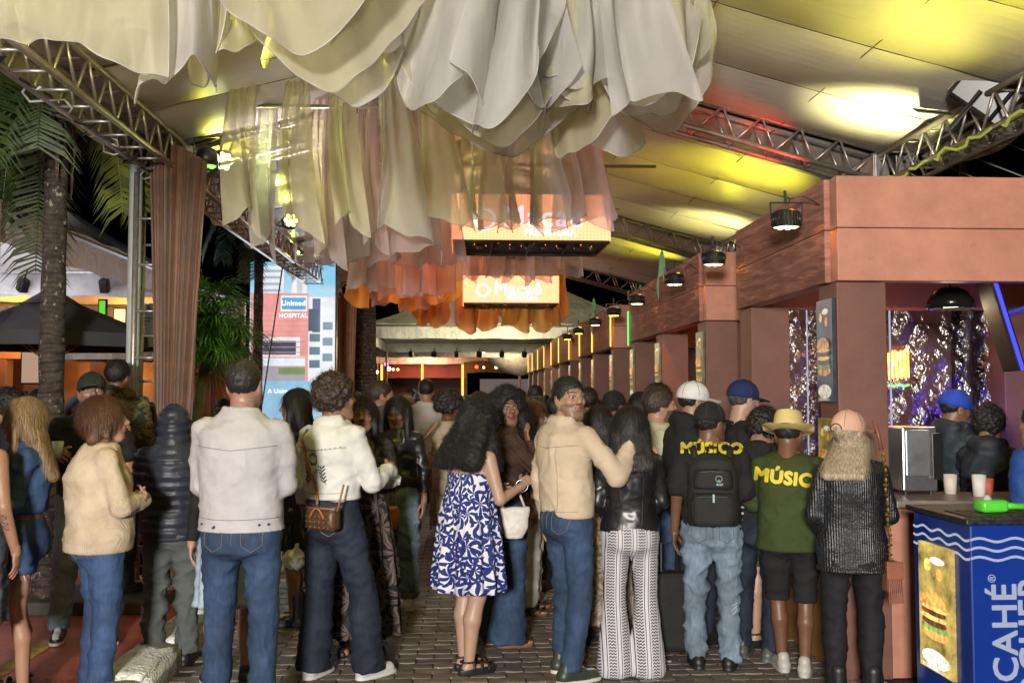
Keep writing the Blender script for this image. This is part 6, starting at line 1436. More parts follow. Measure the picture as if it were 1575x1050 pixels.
            o = fin('straw_hat', HT(VV2), FF2, cm_, root); q = B(); q.lathe([(1.0, .028), (1.01, .034), (1.0, .05), (.985, .05)], n=32); bv2 = np.array(q.V); bv2[:, 0] *= .0905; bv2[:, 1] = bv2[:, 1]*.111-.01
            o2 = link('hat_band', meshdata('hat_band', HT(bv2), q.F, [M('band', (.01, .01, .01), .6)]), o)
    if label: tag(root, label, 'person', group or 'people in the crowd')
    O['X'] = X; return O
# ---- things drawn on the clothes
def bvh_of(o):
    me = o.data; n = len(me.vertices); co = np.empty(n*3, 'f4'); me.vertices.foreach_get('co', co); co = co.reshape(-1, 3)
    nf = len(me.polygons); li = np.empty(nf*4, 'i4'); me.loops.foreach_get('vertex_index', li)
    return BVHTree.FromPolygons(co.tolist(), li.reshape(-1, 4).tolist())
def proj(tree, p, d, off=.003, fb=.15):
    """p on the outside, d the looking direction"""
    h = tree.ray_cast(Vector(p), Vector(d))
    return (h[0]+h[1]*off if h[1].dot(Vector(d)) < 0 else h[0]-Vector(d)*off) if h[0] else None
def seam_line(O, key, pts, name='seam', r=.0025, mat=None, ang=180, off=.002, n=24, dist=.6, parent=None, flat=None):
    """pts: (side, height) in a view of the figure from angle ang (180 = from behind)"""
    o = O[key]; tr = O.setdefault('bvh', {}).get(key) or O['bvh'].setdefault(key, bvh_of(o)); a = math.radians(ang); dn = Vector((-math.sin(a), -math.cos(a), 0)); rt = Vector((-math.cos(a), math.sin(a), 0)); out = []
    P = []
    for i in range(len(pts)-1):
        k = max(2, n//(len(pts)-1))
        for j in range(k): t = j/k; P.append((pts[i][0]*(1-t)+pts[i+1][0]*t, pts[i][1]*(1-t)+pts[i+1][1]*t))
    P.append(pts[-1])
    for u, z in P:
        q = proj(tr, rt*u*O['s']+Vector((0, 0, z*O['s']))-dn*dist, dn, off)
        if q is not None: out.append(q)
    if len(out) > 2:
        b = B()
        if flat: 
            for i in range(len(out)-1):
                d = (out[i+1]-out[i]).normalized(); sd = d.cross(dn).normalized()*flat; b.box(-flat, flat, -.003, .003, 0, (out[i+1]-out[i]).length*1.1, Matrix((sd.normalized(), (-dn), d)).transposed(), out[i])
        else: b.tube(out, r, 5)
        return b.make(name, mat, parent or o, True)
def print_text(O, key, body, size, uz, mat, ang=180, off=.0045, bold=.012, arc=0, name='lettering', tilt=0):
    o = O[key]; tr = O.setdefault('bvh', {}).get(key) or O['bvh'].setdefault(key, bvh_of(o)); me = textmesh(name, body, size, mat, 0, bold)
    bm = bmesh.new(); bm.from_mesh(me)
    for ax in (0, 1):
        lo_ = min(v.co[ax] for v in bm.verts); hi_ = max(v.co[ax] for v in bm.verts); k = lo_+.012
        while k < hi_:
            co = Vector((0, 0, 0)); co[ax] = k; no = Vector((0, 0, 0)); no[ax] = 1
            bmesh.ops.bisect_plane(bm, geom=bm.verts[:]+bm.edges[:]+bm.faces[:], plane_co=co, plane_no=no, dist=1e-6); k += .012
    a = math.radians(ang); dn = Vector((-math.sin(a), -math.cos(a), 0)); rt = Vector((-math.cos(a), math.sin(a), 0))
    for v in bm.verts:
        x, y = v.co.x, v.co.y; y += arc*x*x; x, y = x*math.cos(tilt)-y*math.sin(tilt), x*math.sin(tilt)+y*math.cos(tilt)
        q = proj(tr, rt*(uz[0]+x)+Vector((0, 0, uz[1]+y))-dn*.6, dn, off+v.co.z*2); v.co = q if q is not None else rt*(uz[0]+x)+Vector((0, 0, uz[1]+y))-dn*.12
    bm.to_mesh(me); bm.free(); return part(name, me, o)
THREAD = M('thread', (.12, .11, .1), .8)
def jeans_detail(O, mat, ang=180, pocket=True, w=.1):
    seam_line(O, 'bottom', [(0, 1.0), (0, .86)], 'seam', .002, mat, ang)
    for sg in (-1, 1):
        if pocket: seam_line(O, 'bottom', [(sg*.04, .965), (sg*.045, .86), (sg*.09, .835), (sg*.135, .865), (sg*.135, .97), (sg*.04, .965)], 'pocket_seam', .0022, mat, ang, n=40)
    seam_line(O, 'bottom', [(-.14, 1.0), (0, .975), (.14, 1.0)], 'yoke_seam', .002, mat, ang)
# ================================================================== PEOPLE
BK = hairmat('black', (.012, .01, .009)); BKC = hairmat('black_curl', (.009, .008, .007), .68); BR = hairmat('auburn', (.09, .035, .015)); BL = hairmat('blonde', (.24, .15, .07)); DBR = hairmat('dark_brown', (.035, .02, .012)); GB = hairmat('ash_blonde', (.3, .235, .16)); GY = hairmat('grey_buzz', (.05, .045, .042))
S1_, S2_, S3_, S4_, S5_ = (.36, .2, .14), (.27, .145, .09), (.19, .095, .055), (.11, .052, .03), (.42, .26, .19)
DN = fabric('denim_mid', (.026, .048, .095), .8, 'denim'); DD = fabric('denim_dark', (.014, .02, .034), .8, 'denim'); DL = fabric('denim_light', (.15, .2, .26), .8, 'denim'); DB = fabric('denim_blue', (.032, .062, .14), .8, 'denim')
BLK = fabric('black_cotton', (.013, .013, .015)); BLT = fabric('black_trouser', (.01, .01, .013), .8); WHT = fabric('white_cotton', (.6, .57, .54)); 
blk = (.012, .012, .013)
# -- left group
O = person(-42, 5.35, 1.69, 12, 'person at the left edge with a bare tattooed arm and grey denim skirt', 'f', (.3, .16, .1), ('long', DBR, .4), dict(m=fabric('grey_denim_vest', (.05, .055, .065), .8, 'denim'), sleeve=0, hem=.98, t=.016, name='vest', neck=1.44), dict(m=fabric('grey_denim_vest', (.05, .055, .065), .8, 'denim'), len=.5, name='skirt', skirt=1), ('sneaker', blk, (.3, .3, .3)), arms=('down', ((.235, -.05, 1.13), (.262, .02, .885), (.0, .12, -1), (-.2, 1, 0), 'relax')), bw=1.12)
tr = bvh_of(O['root'].children[0])
def on_skin(O, pts, name, r, mat, ang, par=None):
    a = math.radians(ang); dn = Vector((-math.sin(a), -math.cos(a), 0)); rt = Vector((-math.cos(a), math.sin(a), 0)); body = O['root'].children[0]
    if 'tb' not in O:
        me = body.data; n = len(me.vertices); co = np.empty(n*3, 'f4'); me.vertices.foreach_get('co', co); O['tb'] = bvh_of(body)
    out = [proj(O['tb'], rt*u+Vector((0, 0, z))-dn*.6, dn, .0015) for u, z in pts]; out = [q for q in out if q is not None]
    if len(out) > 2: b = B(); b.tube(out, r, 4); b.make(name, mat, body)
TT = M('tattoo_ink', (.06, .05, .055), .6)
for k in range(3): on_skin(O, [(.245+.014*math.sin(t*1.9+k), .985+.055*k/2+.012*math.cos(t*2.3+k*2)) for t in np.linspace(0, 4, 16)], 'tattoo', .0018, TT, 190)
O = person(40, 5.75, 1.66, -112, 'blonde woman in a denim jacket and frayed denim shorts, arms crossed, at left', 'f', (.36, .2, .13), ('long', BL, .32), dict(m=DB, hem=1.06, t=.022, collar=1, name='denim_jacket', loose=.5, ws=(8, 8, 9)), dict(m=DB, len=.72, name='shorts', w=1.1, wr=.003), ('sandal', blk, blk), head=(14, -6), arms=('cross', 'cross'), bw=.95)
for k in range(46):
    a = k/46*6.28; q = B(); sx = .088 if k % 2 else -.088; p0 = Vector((sx*.95+.085*math.cos(a), .085*math.sin(a), .685)); q.tube([p0, p0+Vector((random.uniform(-.01, .01), random.uniform(-.01, .01), -random.uniform(.01, .03)))], .0016, 3); q.make('frayed_thread', M('fray', (.5, .5, .55), .9), O['bottom'])
O = person(158, 5.6, 1.66, 58, 'older woman with short auburn hair in a cream sweater and blue jeans, arms crossed', 'f', (.38, .22, .16), ('bob', BR, .1), dict(m=fabric('cream_knit', (.5, .4, .29), .9, 'knit'), hem=.86, t=.028, name='sweater', loose=.75, wr=.004, thick_hem=0, flare=.006), dict(m=DB, w=1.1, len=.08), ('sneaker', (.03, .03, .035), (.05, .05, .05)), head=(20, 4), arms=('cross', 'cross'), bw=1.1, belly=.035)
jeans_detail(O, THREAD); seam_line(O, 'top', [(-.15, .93), (0, .925), (.15, .93)], 'ribbed_band', .003, fabric('cream_knit', (.5, .4, .29), .9, 'knit'))
b = B(); hc = O['hc']; RH = O['RH']
def glasses(O, col=(.3, .3, .32)):
    b = B(); f = lambda p: tuple((np.array(p)*O['hs']) @ O['RH'].T+O['hc'])
    for s_ in (-1, 1):
        b.tube([f((s_*.032+.022*math.cos(t), .098, .005+.018*math.sin(t))) for t in np.linspace(0, 6.28, 15)], .0013, 5); b.tube([f((s_*.053, .094, .008)), f((s_*.072, .05, .008)), f((s_*.08, -.005, .006))], .0013, 5)
    b.tube([f((-.01, .1, .008)), f((.01, .1, .008))], .0013, 5); b.make('glasses', M('wire', col, .3, metal=.8), O['root'], True)
glasses(O)
O = person(140, 7.0, 1.83, 155, 'man in a dark cap and black T-shirt holding a clear plastic cup', 'm', (.3, .17, .11), ('fade', BK), dict(m=BLK, hem=.9, t=.016, sleeve=.55, loose=.6), dict(m=DL, w=1.15), ('sneaker', blk, (.5, .5, .5)), head=(0, 8), arms=('down', ((.24, 0, 1.13), (.22, .2, 1.2), (-.2, 1, .2), (-.5, 0, .8), 'grip')), stub=.25, cap=('cap', fabric('dark_green_cap', (.018, .022, .017))), stance=((-.11, .1), (.16, -.05)), bw=1.12)
def cup(p, label, r=.038, h_=.11):
    t = thing('plastic_cup', label, 'cup', p); b = B(); b.lathe([(.001, 0), (r*.75, 0), (r, h_), (r*.96, h_), (r*.7, .004)], n=18); m = M('cup_plastic', (.75, .78, .8), .1, spec=.9); m.node_tree.nodes['Principled BSDF'].inputs['Alpha'].default_value = .55; b.make('cup_wall', m, t, True)
    b = B(); b.lathe([(.001, .004), (r*.72, .004), (r*.9, h_*.7), (.001, h_*.72)], n=14); b.make('drink', M('drink', (.55, .52, .48), .15), t, True); return t
def handpos(O, i, k=.09):
    A = O['AR'][i]; p = A[2]+A[3]/np.linalg.norm(A[3])*k; p = Vector(tuple(p)); return Matrix.LocRotScale(O['root'].location, O['root'].rotation_euler, None) @ p
q = handpos(O, 1); cup((q.x, q.y-.03, q.z-.02), 'clear plastic cup held by the man in the black T-shirt')
O = person(268, 6.35, 1.6, -8, 'person in a navy puffer jacket with the hood up and grey trousers', 'm', S3_, None, dict(m=fabric('navy_puffer', (.022, .025, .038), .42), hem=.84, t=.045, puff=1, hoodup=1, name='puffer_jacket', wr=.002, loose=.6), dict(m=fabric('grey_sweatpants', (.085, .095, .095), .9), w=1.2, wr=.009, hi=.95), ('sneaker', blk, blk), arms=('frontlow', 'frontlow'), bw=.98, hands=False)
for z in np.arange(.9, 1.42, .062): seam_line(O, 'top', [(-.17, z), (0, z-.004), (.17, z)], 'quilting_seam', .0022, M('navy_thread', (.006, .007, .012), .7), off=.0005)
O = person(374, 5.15, 1.87, 6, 'tall man seen from behind in a pale grey jacket and blue jeans', 'm', (.3, .17, .115), ('buzz', BK), dict(m=fabric('pale_grey_twill', (.4, .38, .385), .75), hem=.92, t=.024, collar=1, name='jacket', loose=.8, wr=.005, ws=(3, 3, 4), flare=.014), dict(m=DN, w=1.06), ('sneaker', (.03, .03, .035), (.5, .5, .5)), arms=(((.205, .03, 1.13), (.08, .22, 1.1), (-1, .1, 0), (0, .2, 1), 'relax'),)*2, bw=1.03, stance=((-.11, 0), (.11, 0)), head=(0, 3))
gt = M('grey_thread', (.2, .19, .195), .8)
for pts in ([(-.19, 1.32), (0, 1.3), (.19, 1.32)], [(-.19, .985), (0, .98), (.19, .985)]): seam_line(O, 'top', pts, 'seam', .002, gt, n=30)
for u in (-.155, .155, .12): seam_line(O, 'top', [(u-.004, .957), (u+.004, .957)], 'button', .006, M('button', (.05, .045, .05), .4, metal=.6), n=4)
jeans_detail(O, THREAD)
seam_line(O, 'bottom', [(.02, .955), (.02, .94)], 'red_tab', .004, M('redtab', (.4, .02, .02), .7))
# hem of a shirt below jacket
O = person(392, 5.9, 1.6, -20, 'woman hidden behind the grey jacket man, with a pale blue skirt and black trainers', 'f', (.38, .22, .16), ('long', BK, .3), dict(m=BLK, hem=.95), dict(m=fabric('pale_blue_skirt', (.32, .4, .5)), len=.5, name='skirt', skirt=1), ('sneaker', blk, (.5, .5, .5)), X=W(352, 900, 5.9).x, bw=.95)
O = person(458, 7.4, 1.72, -82, 'woman in profile with long straight black hair, black clothes and black boots', 'f', (.28, .15, .09), ('long', BK, .42), dict(m=fabric('black_leather', (.012, .012, .014), .35, 'leather'), hem=.98, name='jacket', t=.02), dict(m=BLT, len=.56, skirt=1, name='skirt'), ('boot', blk, (.02, .02, .02)), head=(0, -4), arms=('frontlow', 'frontlow'))
q = W(452, 860, 6.9); t = thing('plastic_bag', 'white plastic bag with food held between the grey jacket and the dark jeans', 'bag', q)
def sack(parent, rx, rz, mat, name='bag_body', sd=3):
    v = Vol((-rx*1.5, -rx, -rz*1.4), (rx*1.5, rx, rz*1.6), .007); v.ell((0, 0, 0), (rx, rx*.6, rz*.8), .01); v.cone((0, 0, rz*.3), (rx*.3, 0, rz*1.1), rx*.4, .012, .03); V, F = v.mesh(); n = vnorm(V, F); V = V+n*((1-2*np.abs(fbm(V*28, sd, 3)))*.009)[:, None]; return fin(name, V, F, mat, parent)
PL = M('bag_plastic', (.62, .62, .64), .3, spec=.7); sack(t, .075, .085, PL)
b = B(); b.lathe([(.001, 0), (.035, 0), (.037, .16), (.016, .21), (.016, .25), (.001, .25)], n=16); q = W(446, 836, 6.95); tag(b.make('bottle', M('black_bottle', (.012, .012, .014), .25), None, True, q), 'black bottle carried beside the white plastic bag', 'bottle')
# -- white jacket
O = person(513, 5.95, 1.79, 36, 'person with short curly dark hair in a white studded denim jacket and wide dark jeans', 'm', S2_, ('curlshort', DBR), dict(m=fabric('white_denim', (.58, .57, .54), .8), hem=1.03, t=.024, collar=1, name='denim_jacket', loose=.45, wr=.006, ws=(7, 7, 8)), dict(m=DD, w=1.18, flare=.028, len=.05, wr=.006), ('sneaker', (.5, .5, .5), (.62, .6, .56)), head=(18, 4), arms=('down', ((.23, .08, 1.12), (.17, .3, 1.18), (-.3, 1, .1), (-.5, 0, .8), 'grip')), bw=.98, stance=((-.12, .0), (.16, .16)))
jeans_detail(O, M('light_thread', (.14, .14, .15), .8)); wt_ = M('white_thread', (.35, .34, .32), .8); std = M('stud', (.12, .11, .1), .35, metal=.8)
seam_line(O, 'top', [(-.17, 1.33), (0, 1.31), (.17, 1.33)], 'yoke_seam', .0022, wt_, n=30); seam_line(O, 'top', [(-.15, 1.075), (0, 1.07), (.15, 1.075)], 'waistband_seam', .0022, wt_, n=30)
for k in range(15): u = -.155+.31*k/14; seam_line(O, 'top', [(u-.002, 1.335-.02*math.cos(u*9)), (u+.002, 1.335-.02*math.cos(u*9))], 'stud', .004, std, n=3)
for sg in (-1, 1):
    seam_line(O, 'top', [(sg*.07, 1.12), (sg*.05, 1.17), (sg*.055, 1.23)], 'embroidered_stem', .0022, std)
    for k in range(5):
        z = 1.135+.02*k; seam_line(O, 'top', [(sg*.058, z), (sg*.075, z+.016)], 'embroidered_leaf', .0038, std, n=4); seam_line(O, 'top', [(sg*.055, z), (sg*.038, z+.016)], 'embroidered_leaf', .0038, std, n=4)
for k in range(4): seam_line(O, 'top', [(.03*math.cos(t+k), 1.265+.03*math.sin(t+k)+.008*math.sin(5*t)) for t in np.linspace(0, 5, 12)], 'embroidery', .0013, std)
# strap + bag
tan_ = M('tan_leather', (.3, .13, .05), .5); brn = M('monogram_brown', (.075, .035, .018), .45, .5, 60)
t = thing('shoulder_bag', 'small brown handbag with tan handles slung behind the white jacket', 'handbag', O['root'].location, O['root'].rotation_euler[2])
rt_z = O['s']
q = B(); pts = [proj(bvh_of(O['top']), Vector((u*rt_z, -.7, z*rt_z)), Vector((0, 1, 0)), .008) for u, z in [(-.1, 1.42)]+[(-.1+.012*k, 1.4-.034*k) for k in range(1, 11)]]; pts = [p for p in pts if p]; e = pts[-1]; pts.append(Vector((e.x+.012, e.y-.015, e.z-.05))); q.tube(pts, .008, 6); q.make('strap', tan_, t, True)
bx = Vector((e.x+.1, e.y-.06, e.z-.12)); q = B(); q.bbox(bx.x-.11, bx.x+.11, bx.y-.045, bx.y+.045, bx.z-.065, bx.z+.065, .03); q.make('bag_body', brn, t, True)
q = B(); q.tube([(bx.x-.055+.11*k/10, bx.y-.05, bx.z+.01+.055*math.sin(math.pi*k/10)) for k in range(11)], .006, 6); q.make('handle', tan_, t, True)
q = B(); q.tube([(bx.x-.11, bx.y-.02, bx.z+.062), (bx.x+.11, bx.y-.02, bx.z+.062)], .006, 6); q.tube([(bx.x+.11, bx.y, bx.z+.05), (bx.x+.13, bx.y+.03, bx.z+.2)], .006, 6); q.make('piping', tan_, t, True)
for k in range(16):
    q = B(); x = bx.x-.085+.034*(k % 6); z = bx.z-.04+.03*(k//6); q.box(x-.004, x+.004, bx.y-.0475, bx.y-.0455, z-.004, z+.004, None); q.make('monogram_print', M('mono', (.2, .13, .06), .5), t)
O = person(556, 6.6, 1.67, 168, 'dark haired woman in a long black paisley dress, holding a cup', 'f', S2_, ('long', BK, .3), None, None, ('boot', (.03, .015, .01), blk), head=(6, -2), arms=(((.22, .06, 1.13), (.1, .24, 1.12), (-.8, .5, .1), (0, 0, 1), 'grip'), ((.21, .06, 1.14), (.1, .27, 1.35), (-.3, .6, .7), (-.5, 0, .8), 'grip')), dress=dict(m=fabric('darkfloral', blk, .8, 'darkfloral'), len=.12, w=.27, n=13, amp=.03, top=1.44, sleeve=1, waist=1.14), bw=1.08, lip=(.3, .07, .06))
q = handpos(O, 1); cup((q.x, q.y-.02, q.z-.03), 'clear plastic cup with a straw held by the woman in the paisley dress')
q = W(592, 738, 6.3); t = thing('takeaway_bag', 'white paper wrapped food held by the woman in the paisley dress', 'food bag', q); sack(t, .1, .06, PL, sd=8)
O = person(612, 7.9, 1.66, 188, 'young woman with long dark hair, black leather jacket and pale jeans, looking down', 'f', (.3, .17, .11), ('long', BK, .42), dict(m=fabric('black_leather', (.012, .012, .014), .35, 'leather'), hem=1.0, name='jacket', t=.024), dict(m=DL, w=1.25, wr=.008), ('sneaker', (.4, .4, .4), (.5, .5, .5)), head=(8, -14), arms=('down', 'frontlow'), bw=.95)
t = thing('tan_handbag', 'tan leather handbag hanging beside the pale jeans', 'handbag', W(604, 790, 7.5)); b = B(); b.bbox(-.05, .05, -.03, .03, -.12, .06, .025); b.make('bag_body', M('tan2', (.35, .12, .04), .45), t, True); b = B(); b.tube([(-.03, 0, .05), (-.02, 0, .2), (.02, 0, .2), (.03, 0, .05)], .005, 6); b.make('strap', tan_, t)
O = person(583, 8.9, 1.8, 62, 'bearded man in a grey hoodie with a black backpack strap, in profile', 'm', (.36, .2, .14), ('fade', DBR), dict(m=fabric('grey_hoodie', (.13, .13, .14), .9), hem=.93, t=.024, hood=1, name='hoodie'), dict(m=BLT), ('sneaker', blk, blk), stub=.8, head=(10, 0))
print_text(O, 'top', 'SILVER', .11, (.02, 1.2), M('black_print', (.01, .01, .01)), 225, name='lettering', tilt=1.3)
seam_line(O, 'top', [(-.06, 1.42), (-.1, 1.3), (-.09, 1.15)], 'strap', .02, BLK, 200)
O = person(655, 11.8, 1.86, -4, 'man seen from behind in a plain white T-shirt and khaki trousers', 'm', (.32, .18, .12), ('fade', BK), dict(m=WHT, hem=.86, t=.018, sleeve=.6, loose=.6), dict(m=fabric('khaki', (.22, .16, .1))), ('sneaker', (.5, .5, .5), (.5, .5, .5)), bw=1.05)
O = person(625, 12.6, 1.66, 190, 'blonde woman facing the camera left of the white T-shirt man', 'f', (.4, .24, .17), ('long', BL, .3), dict(m=BLK), dict(m=DD), None, res=.016)
O = person(690, 9.0, 1.68, 62, 'woman with short afro hair, glasses and a beige vest', 'f', S4_, ('afro', BK), dict(m=fabric('beige_vest', (.42, .34, .25)), sleeve=0, hem=.9), dict(m=fabric('beige_vest', (.42, .34, .25))), ('sneaker', (.4, .4, .4), (.4, .4, .4)), head=(20, 0)); glasses(O, (.02, .02, .02))
t = thing('orange_bag', 'orange brown leather bag on the back of the woman with afro hair', 'bag', W(652, 720, 8.7)); b = B(); b.bbox(-.08, .08, -.04, .04, -.2, .12, .04); b.make('bag_body', M('tan2', (.35, .12, .04), .45), t, True); b = B(); b.tube([(-.05, 0, .1), (0, -.02, .25), (.12, .05, .4)], .01, 6); b.make('strap', tan_, t)
# -- floral dress
O = person(722, 6.1, 1.62, 60, 'woman with big curly black hair in a blue and white leaf print dress', 'f', (.4, .25, .18), ('curly', BKC, .25), None, None, ('sandal', blk, blk), head=(5, -22), arms=(((.22, .05, 1.12), (.12, .26, 1.13), (-.6, .7, .2), (-.4, 0, .8), 'grip'), ((.225, .06, 1.12), (.14, .3, 1.2), (-.3, .8, .5), (-.6, 0, .6), 'grip')), dress=dict(m=fabric('floral', blk, .8, 'floral'), len=.53, w=.275, n=12, amp=.026, top=1.29, waist=1.27), bw=1.2, stance=((-.07, .02), (.07, -.02)), lean=.1)
for u in (-.075, .06): on_skin(O, [(u*(1-k*.02), 1.2+.024*k) for k in range(11)], 'shoulder_strap', .004, M('strap_white', (.5, .5, .52), .6), 180)
q = handpos(O, 1, .06); 
b = B(); b.tube([(.037*math.cos(t), 0, .037*math.sin(t)) for t in np.linspace(0, 6.28, 20)], .003, 5, False); A = O['AR'][1]; w_ = Matrix.LocRotScale(O['root'].location, O['root'].rotation_euler, None) @ Vector(tuple(A[2]*.93+A[1]*.07)); b.make('bracelet', M('silver', (.5, .5, .5), .25, metal=.9), None, True, w_).name; ob = bpy.data.objects['bracelet']; tag(ob, 'thin silver bracelet on the wrist of the woman in the leaf print dress', 'bracelet')
dv = W(700, 1000, 6.1)
O = person(776, 6.75, 1.71, 70, 'woman with curly hair in a brown sweater looking back, hand on her chin', 'f', (.2, .1, .06), ('curly', BKC, .2), dict(m=fabric('brown_knit', (.05, .026, .018), .9, 'ribbed'), hem=.98, t=.024, name='sweater', loose=.5), dict(m=DN, w=1.25, flare=.055, len=.04), ('sandal', (.3, .18, .08), (.2, .1, .05)), head=(92, 2), arms=('frontlow', ((.17, .19, 1.16), (.13, .13, 1.36), (-.2, -.2, 1), (-.7, 0, .3), 'relax')), bw=1.18, lip=(.22, .05, .05))
t = thing('white_bag', 'white leather shoulder bag hanging at the hip of the woman in the brown sweater', 'handbag', W(791, 800, 6.3)); v = Vol((-.11, -.05, -.13), (.11, .05, .1), .006); v.stack([-.11, -.04, .06, .085], [.05, .09, .1, .095], [.03, .035, .03, .02], 0, 0, .01, pw=2.6); V, F = v.mesh(); fin('bag_body', V+vnorm(V, F)*(.006*fbm(V*12, 4))[:, None], F, M('white_leather', (.55, .52, .46), .5, .1, 8, 1, 60), t)
b = B(); b.tube([(-.07, 0, .07), (-.11, -.02, .3), (-.13, .05, .55)], .008, 6); b.tube([(.07, 0, .07), (.02, -.02, .2)], .008, 6); b.make('strap', M('white_leather', (.55, .52, .46), .5), t, True)
O = person(816, 7.7, 1.62, 100, 'woman in profile with clear glasses and white trousers behind the brown sweater', 'f', (.4, .25, .19), ('long', BR, .3), dict(m=fabric('pink_top', (.3, .16, .18))), dict(m=WHT, flare=.03), ('sandal', (.2, .1, .05), (.1, .05, .03)), head=(0, 0)); glasses(O, (.5, .5, .5))
O = person(828, 8.6, 1.66, 15, 'person in an orange jacket and patterned bucket hat', 'm', S3_, ('buzz', BK), dict(m=fabric('orange_jacket', (.5, .06, .02), .6), t=.025, collar=1, name='jacket'), dict(m=BLT), ('sneaker', blk, blk), X=W(822, 600, 8.6).x)
v = Vol((-.17, -.17, -.04), (.17, .17, .15), .008); v.stack([-.01, .06, .11, .13], [.1, .095, .085, .06], [.115, .11, .1, .07], 0, -.012, .01); v.stack([-.035, -.01], [.13, .1], [.145, .115], 0, -.012, .01); V, F = v.mesh(); fin('bucket_hat', V @ O['RH'].T+O['hc'], F, fabric('hat_camo', blk, .9, 'camo'), O['root'])
O = person(858, 8.9, 1.66, 48, 'man with short dark hair in a dark green sweater and khaki trousers', 'm', S2_, ('fade', BK), dict(m=fabric('dark_green_knit', (.012, .035, .022), .9)), dict(m=fabric('khaki_dark', (.14, .115, .075)), w=1.15), ('sneaker', (.02, .03, .06), (.4, .4, .4)), head=(12, -4), stance=((-.1, .02), (.1, -.1)))
# -- beige jacket
arm_r = ((.225, .2, 1.22), (.1, .42, 1.33), (.2, 1, -.12), (-.9, .2, .5), 'open')
O = person(872, 5.95, 1.79, 56, 'bearded young man in a beige denim jacket looking back, his hand on her shoulder', 'm', (.34, .2, .135), ('fade', BK), dict(m=fabric('beige_denim', (.5, .4, .29), .85), hem=.92, t=.026, collar=1, name='denim_jacket', loose=.6, wr=.006, ws=(5, 5, 6)), dict(m=DN, w=1.02, len=.07), ('sneaker', (.03, .04, .028), (.6, .56, .48)), head=(98, 2), arms=('down', ((.32, .1, 1.17), (.265, .27, 1.355), (.5, .84, -.2), (-.84, .53, 0), 'relax')), stub=.42, stance=((-.1, .06), (.12, -.06)), bw=.95)
bt_ = M('beige_thread', (.3, .23, .16), .8)
for pts in ([(-.18, 1.34), (0, 1.32), (.18, 1.34)], [(-.17, .965), (0, .96), (.17, .965)], [(-.08, 1.32), (-.075, .97)], [(.08, 1.32), (.075, .97)]): seam_line(O, 'top', pts, 'seam', .002, bt_, 180, n=30)
jeans_detail(O, THREAD)
O = person(968, 5.95, 1.6, 4, 'woman with black hair in a black leather jacket and flared zigzag striped trousers', 'f', (.33, .2, .14), ('wavy', BK, .24), dict(m=fabric('black_leather', (.012, .012, .014), .35, 'leather'), hem=.93, t=.02, name='jacket', loose=.35, wr=.005, collar=0), dict(m=fabric('zigzag', blk, .8, 'zig'), w=1.06, flare=.055, len=.01, wr=.0015, name='trousers'), ('sandal', blk, blk), arms=('frontlow', 'frontlow'), bw=1.0, head=(0, -5))
for pts in ([(-.15, 1.3), (0, 1.285), (.15, 1.3)], [(-.075, 1.29), (-.06, .95)], [(.075, 1.29), (.06, .95)]): seam_line(O, 'top', pts, 'seam', .0022, M('leather_seam', (.02, .02, .022), .4), n=24)
O = person(925, 6.75, 1.6, 30, 'woman in a beige leaf print dress hidden behind the couple', 'f', (.4, .22, .17), ('long', BK, .3), None, None, ('sandal', blk, blk), dress=dict(m=fabric('beigefloral', blk, .8, 'beigefloral'), len=.16, w=.25, n=11, amp=.02, top=1.42, waist=1.16), X=W(922, 900, 6.75).x)
# -- queue at the stall
O = person(1008, 7.1, 1.73, 62, 'bearded man in a cream T-shirt seen in profile', 'm', (.36, .21, .15), ('short', DBR), dict(m=fabric('cream_tee', (.5, .48, .33)), hem=.9, sleeve=.6), dict(m=DN), ('sneaker', blk, blk), head=(18, 0), stub=.7, X=W(1012, 620, 7.1).x, arms=('down', 'frontlow'))
O = person(1012, 8.1, 1.74, 40, 'man with dark curly hair holding his ear, behind the cream T-shirt', 'm', S3_, ('curlshort', BK), dict(m=BLK), dict(m=BLT), None)
O = person(954, 8.4, 1.7, 20, 'man in a black cap and brown shirt in the queue', 'm', S3_, ('buzz', BK), dict(m=fabric('brown_shirt', (.12, .075, .045))), dict(m=BLT), None, cap=('cap', BLK), X=W(945, 620, 8.4).x, head=(30, 0))
O = person(1066, 6.75, 1.76, 55, 'black bearded man in a white cap and black hoodie', 'm', (.3, .17, .11), ('buzz', BK), dict(m=BLK, hem=.92, t=.026, hood=1, name='hoodie'), dict(m=DD), ('sneaker', blk, blk), head=(22, -3), stub=.95, cap=('cap', fabric('white_cap', (.62, .6, .6), .8)), arms=('frontlow', 'phone'))
O = person(1093, 6.1, 1.62, 12, 'man in a black cap and black T-shirt wearing a backpack, with pale jeans', 'm', (.15, .072, .042), ('buzz', BK), dict(m=BLK, hem=.9, t=.016, sleeve=.6, loose=.5), dict(m=DL, w=1.14, wr=.01, len=.06), ('sneaker', blk, (.02, .02, .02)), head=(38, 0), cap=('cap', BLK), arms=('down', ((.235, .02, 1.12), (.12, .25, 1.15), (-.8, .6, .2), (0, 0, 1), 'grip')), bw=1.08)
YP = M('yellow_print', (.62, .5, .03), .6); print_text(O, 'top', 'MÚSICO', .095, (.0, 1.335), YP, bold=.0055); jeans_detail(O, M('pale_thread', (.08, .1, .13), .8))
for k in range(3):   # worn holes are seams of loose thread
    seam_line(O, 'bottom', [(.12, .42-.03*k), (.16, .44-.02*k)], 'frayed_thread', .002, M('fray', (.5, .5, .55), .9), n=6)
t = thing('backpack', 'black backpack with a small round emblem on the back of the man in pale jeans', 'backpack', O['root'].location, O['root'].rotation_euler[2]); s = O['s']; bm_ = fabric('cordura', (.014, .015, .014), .75)
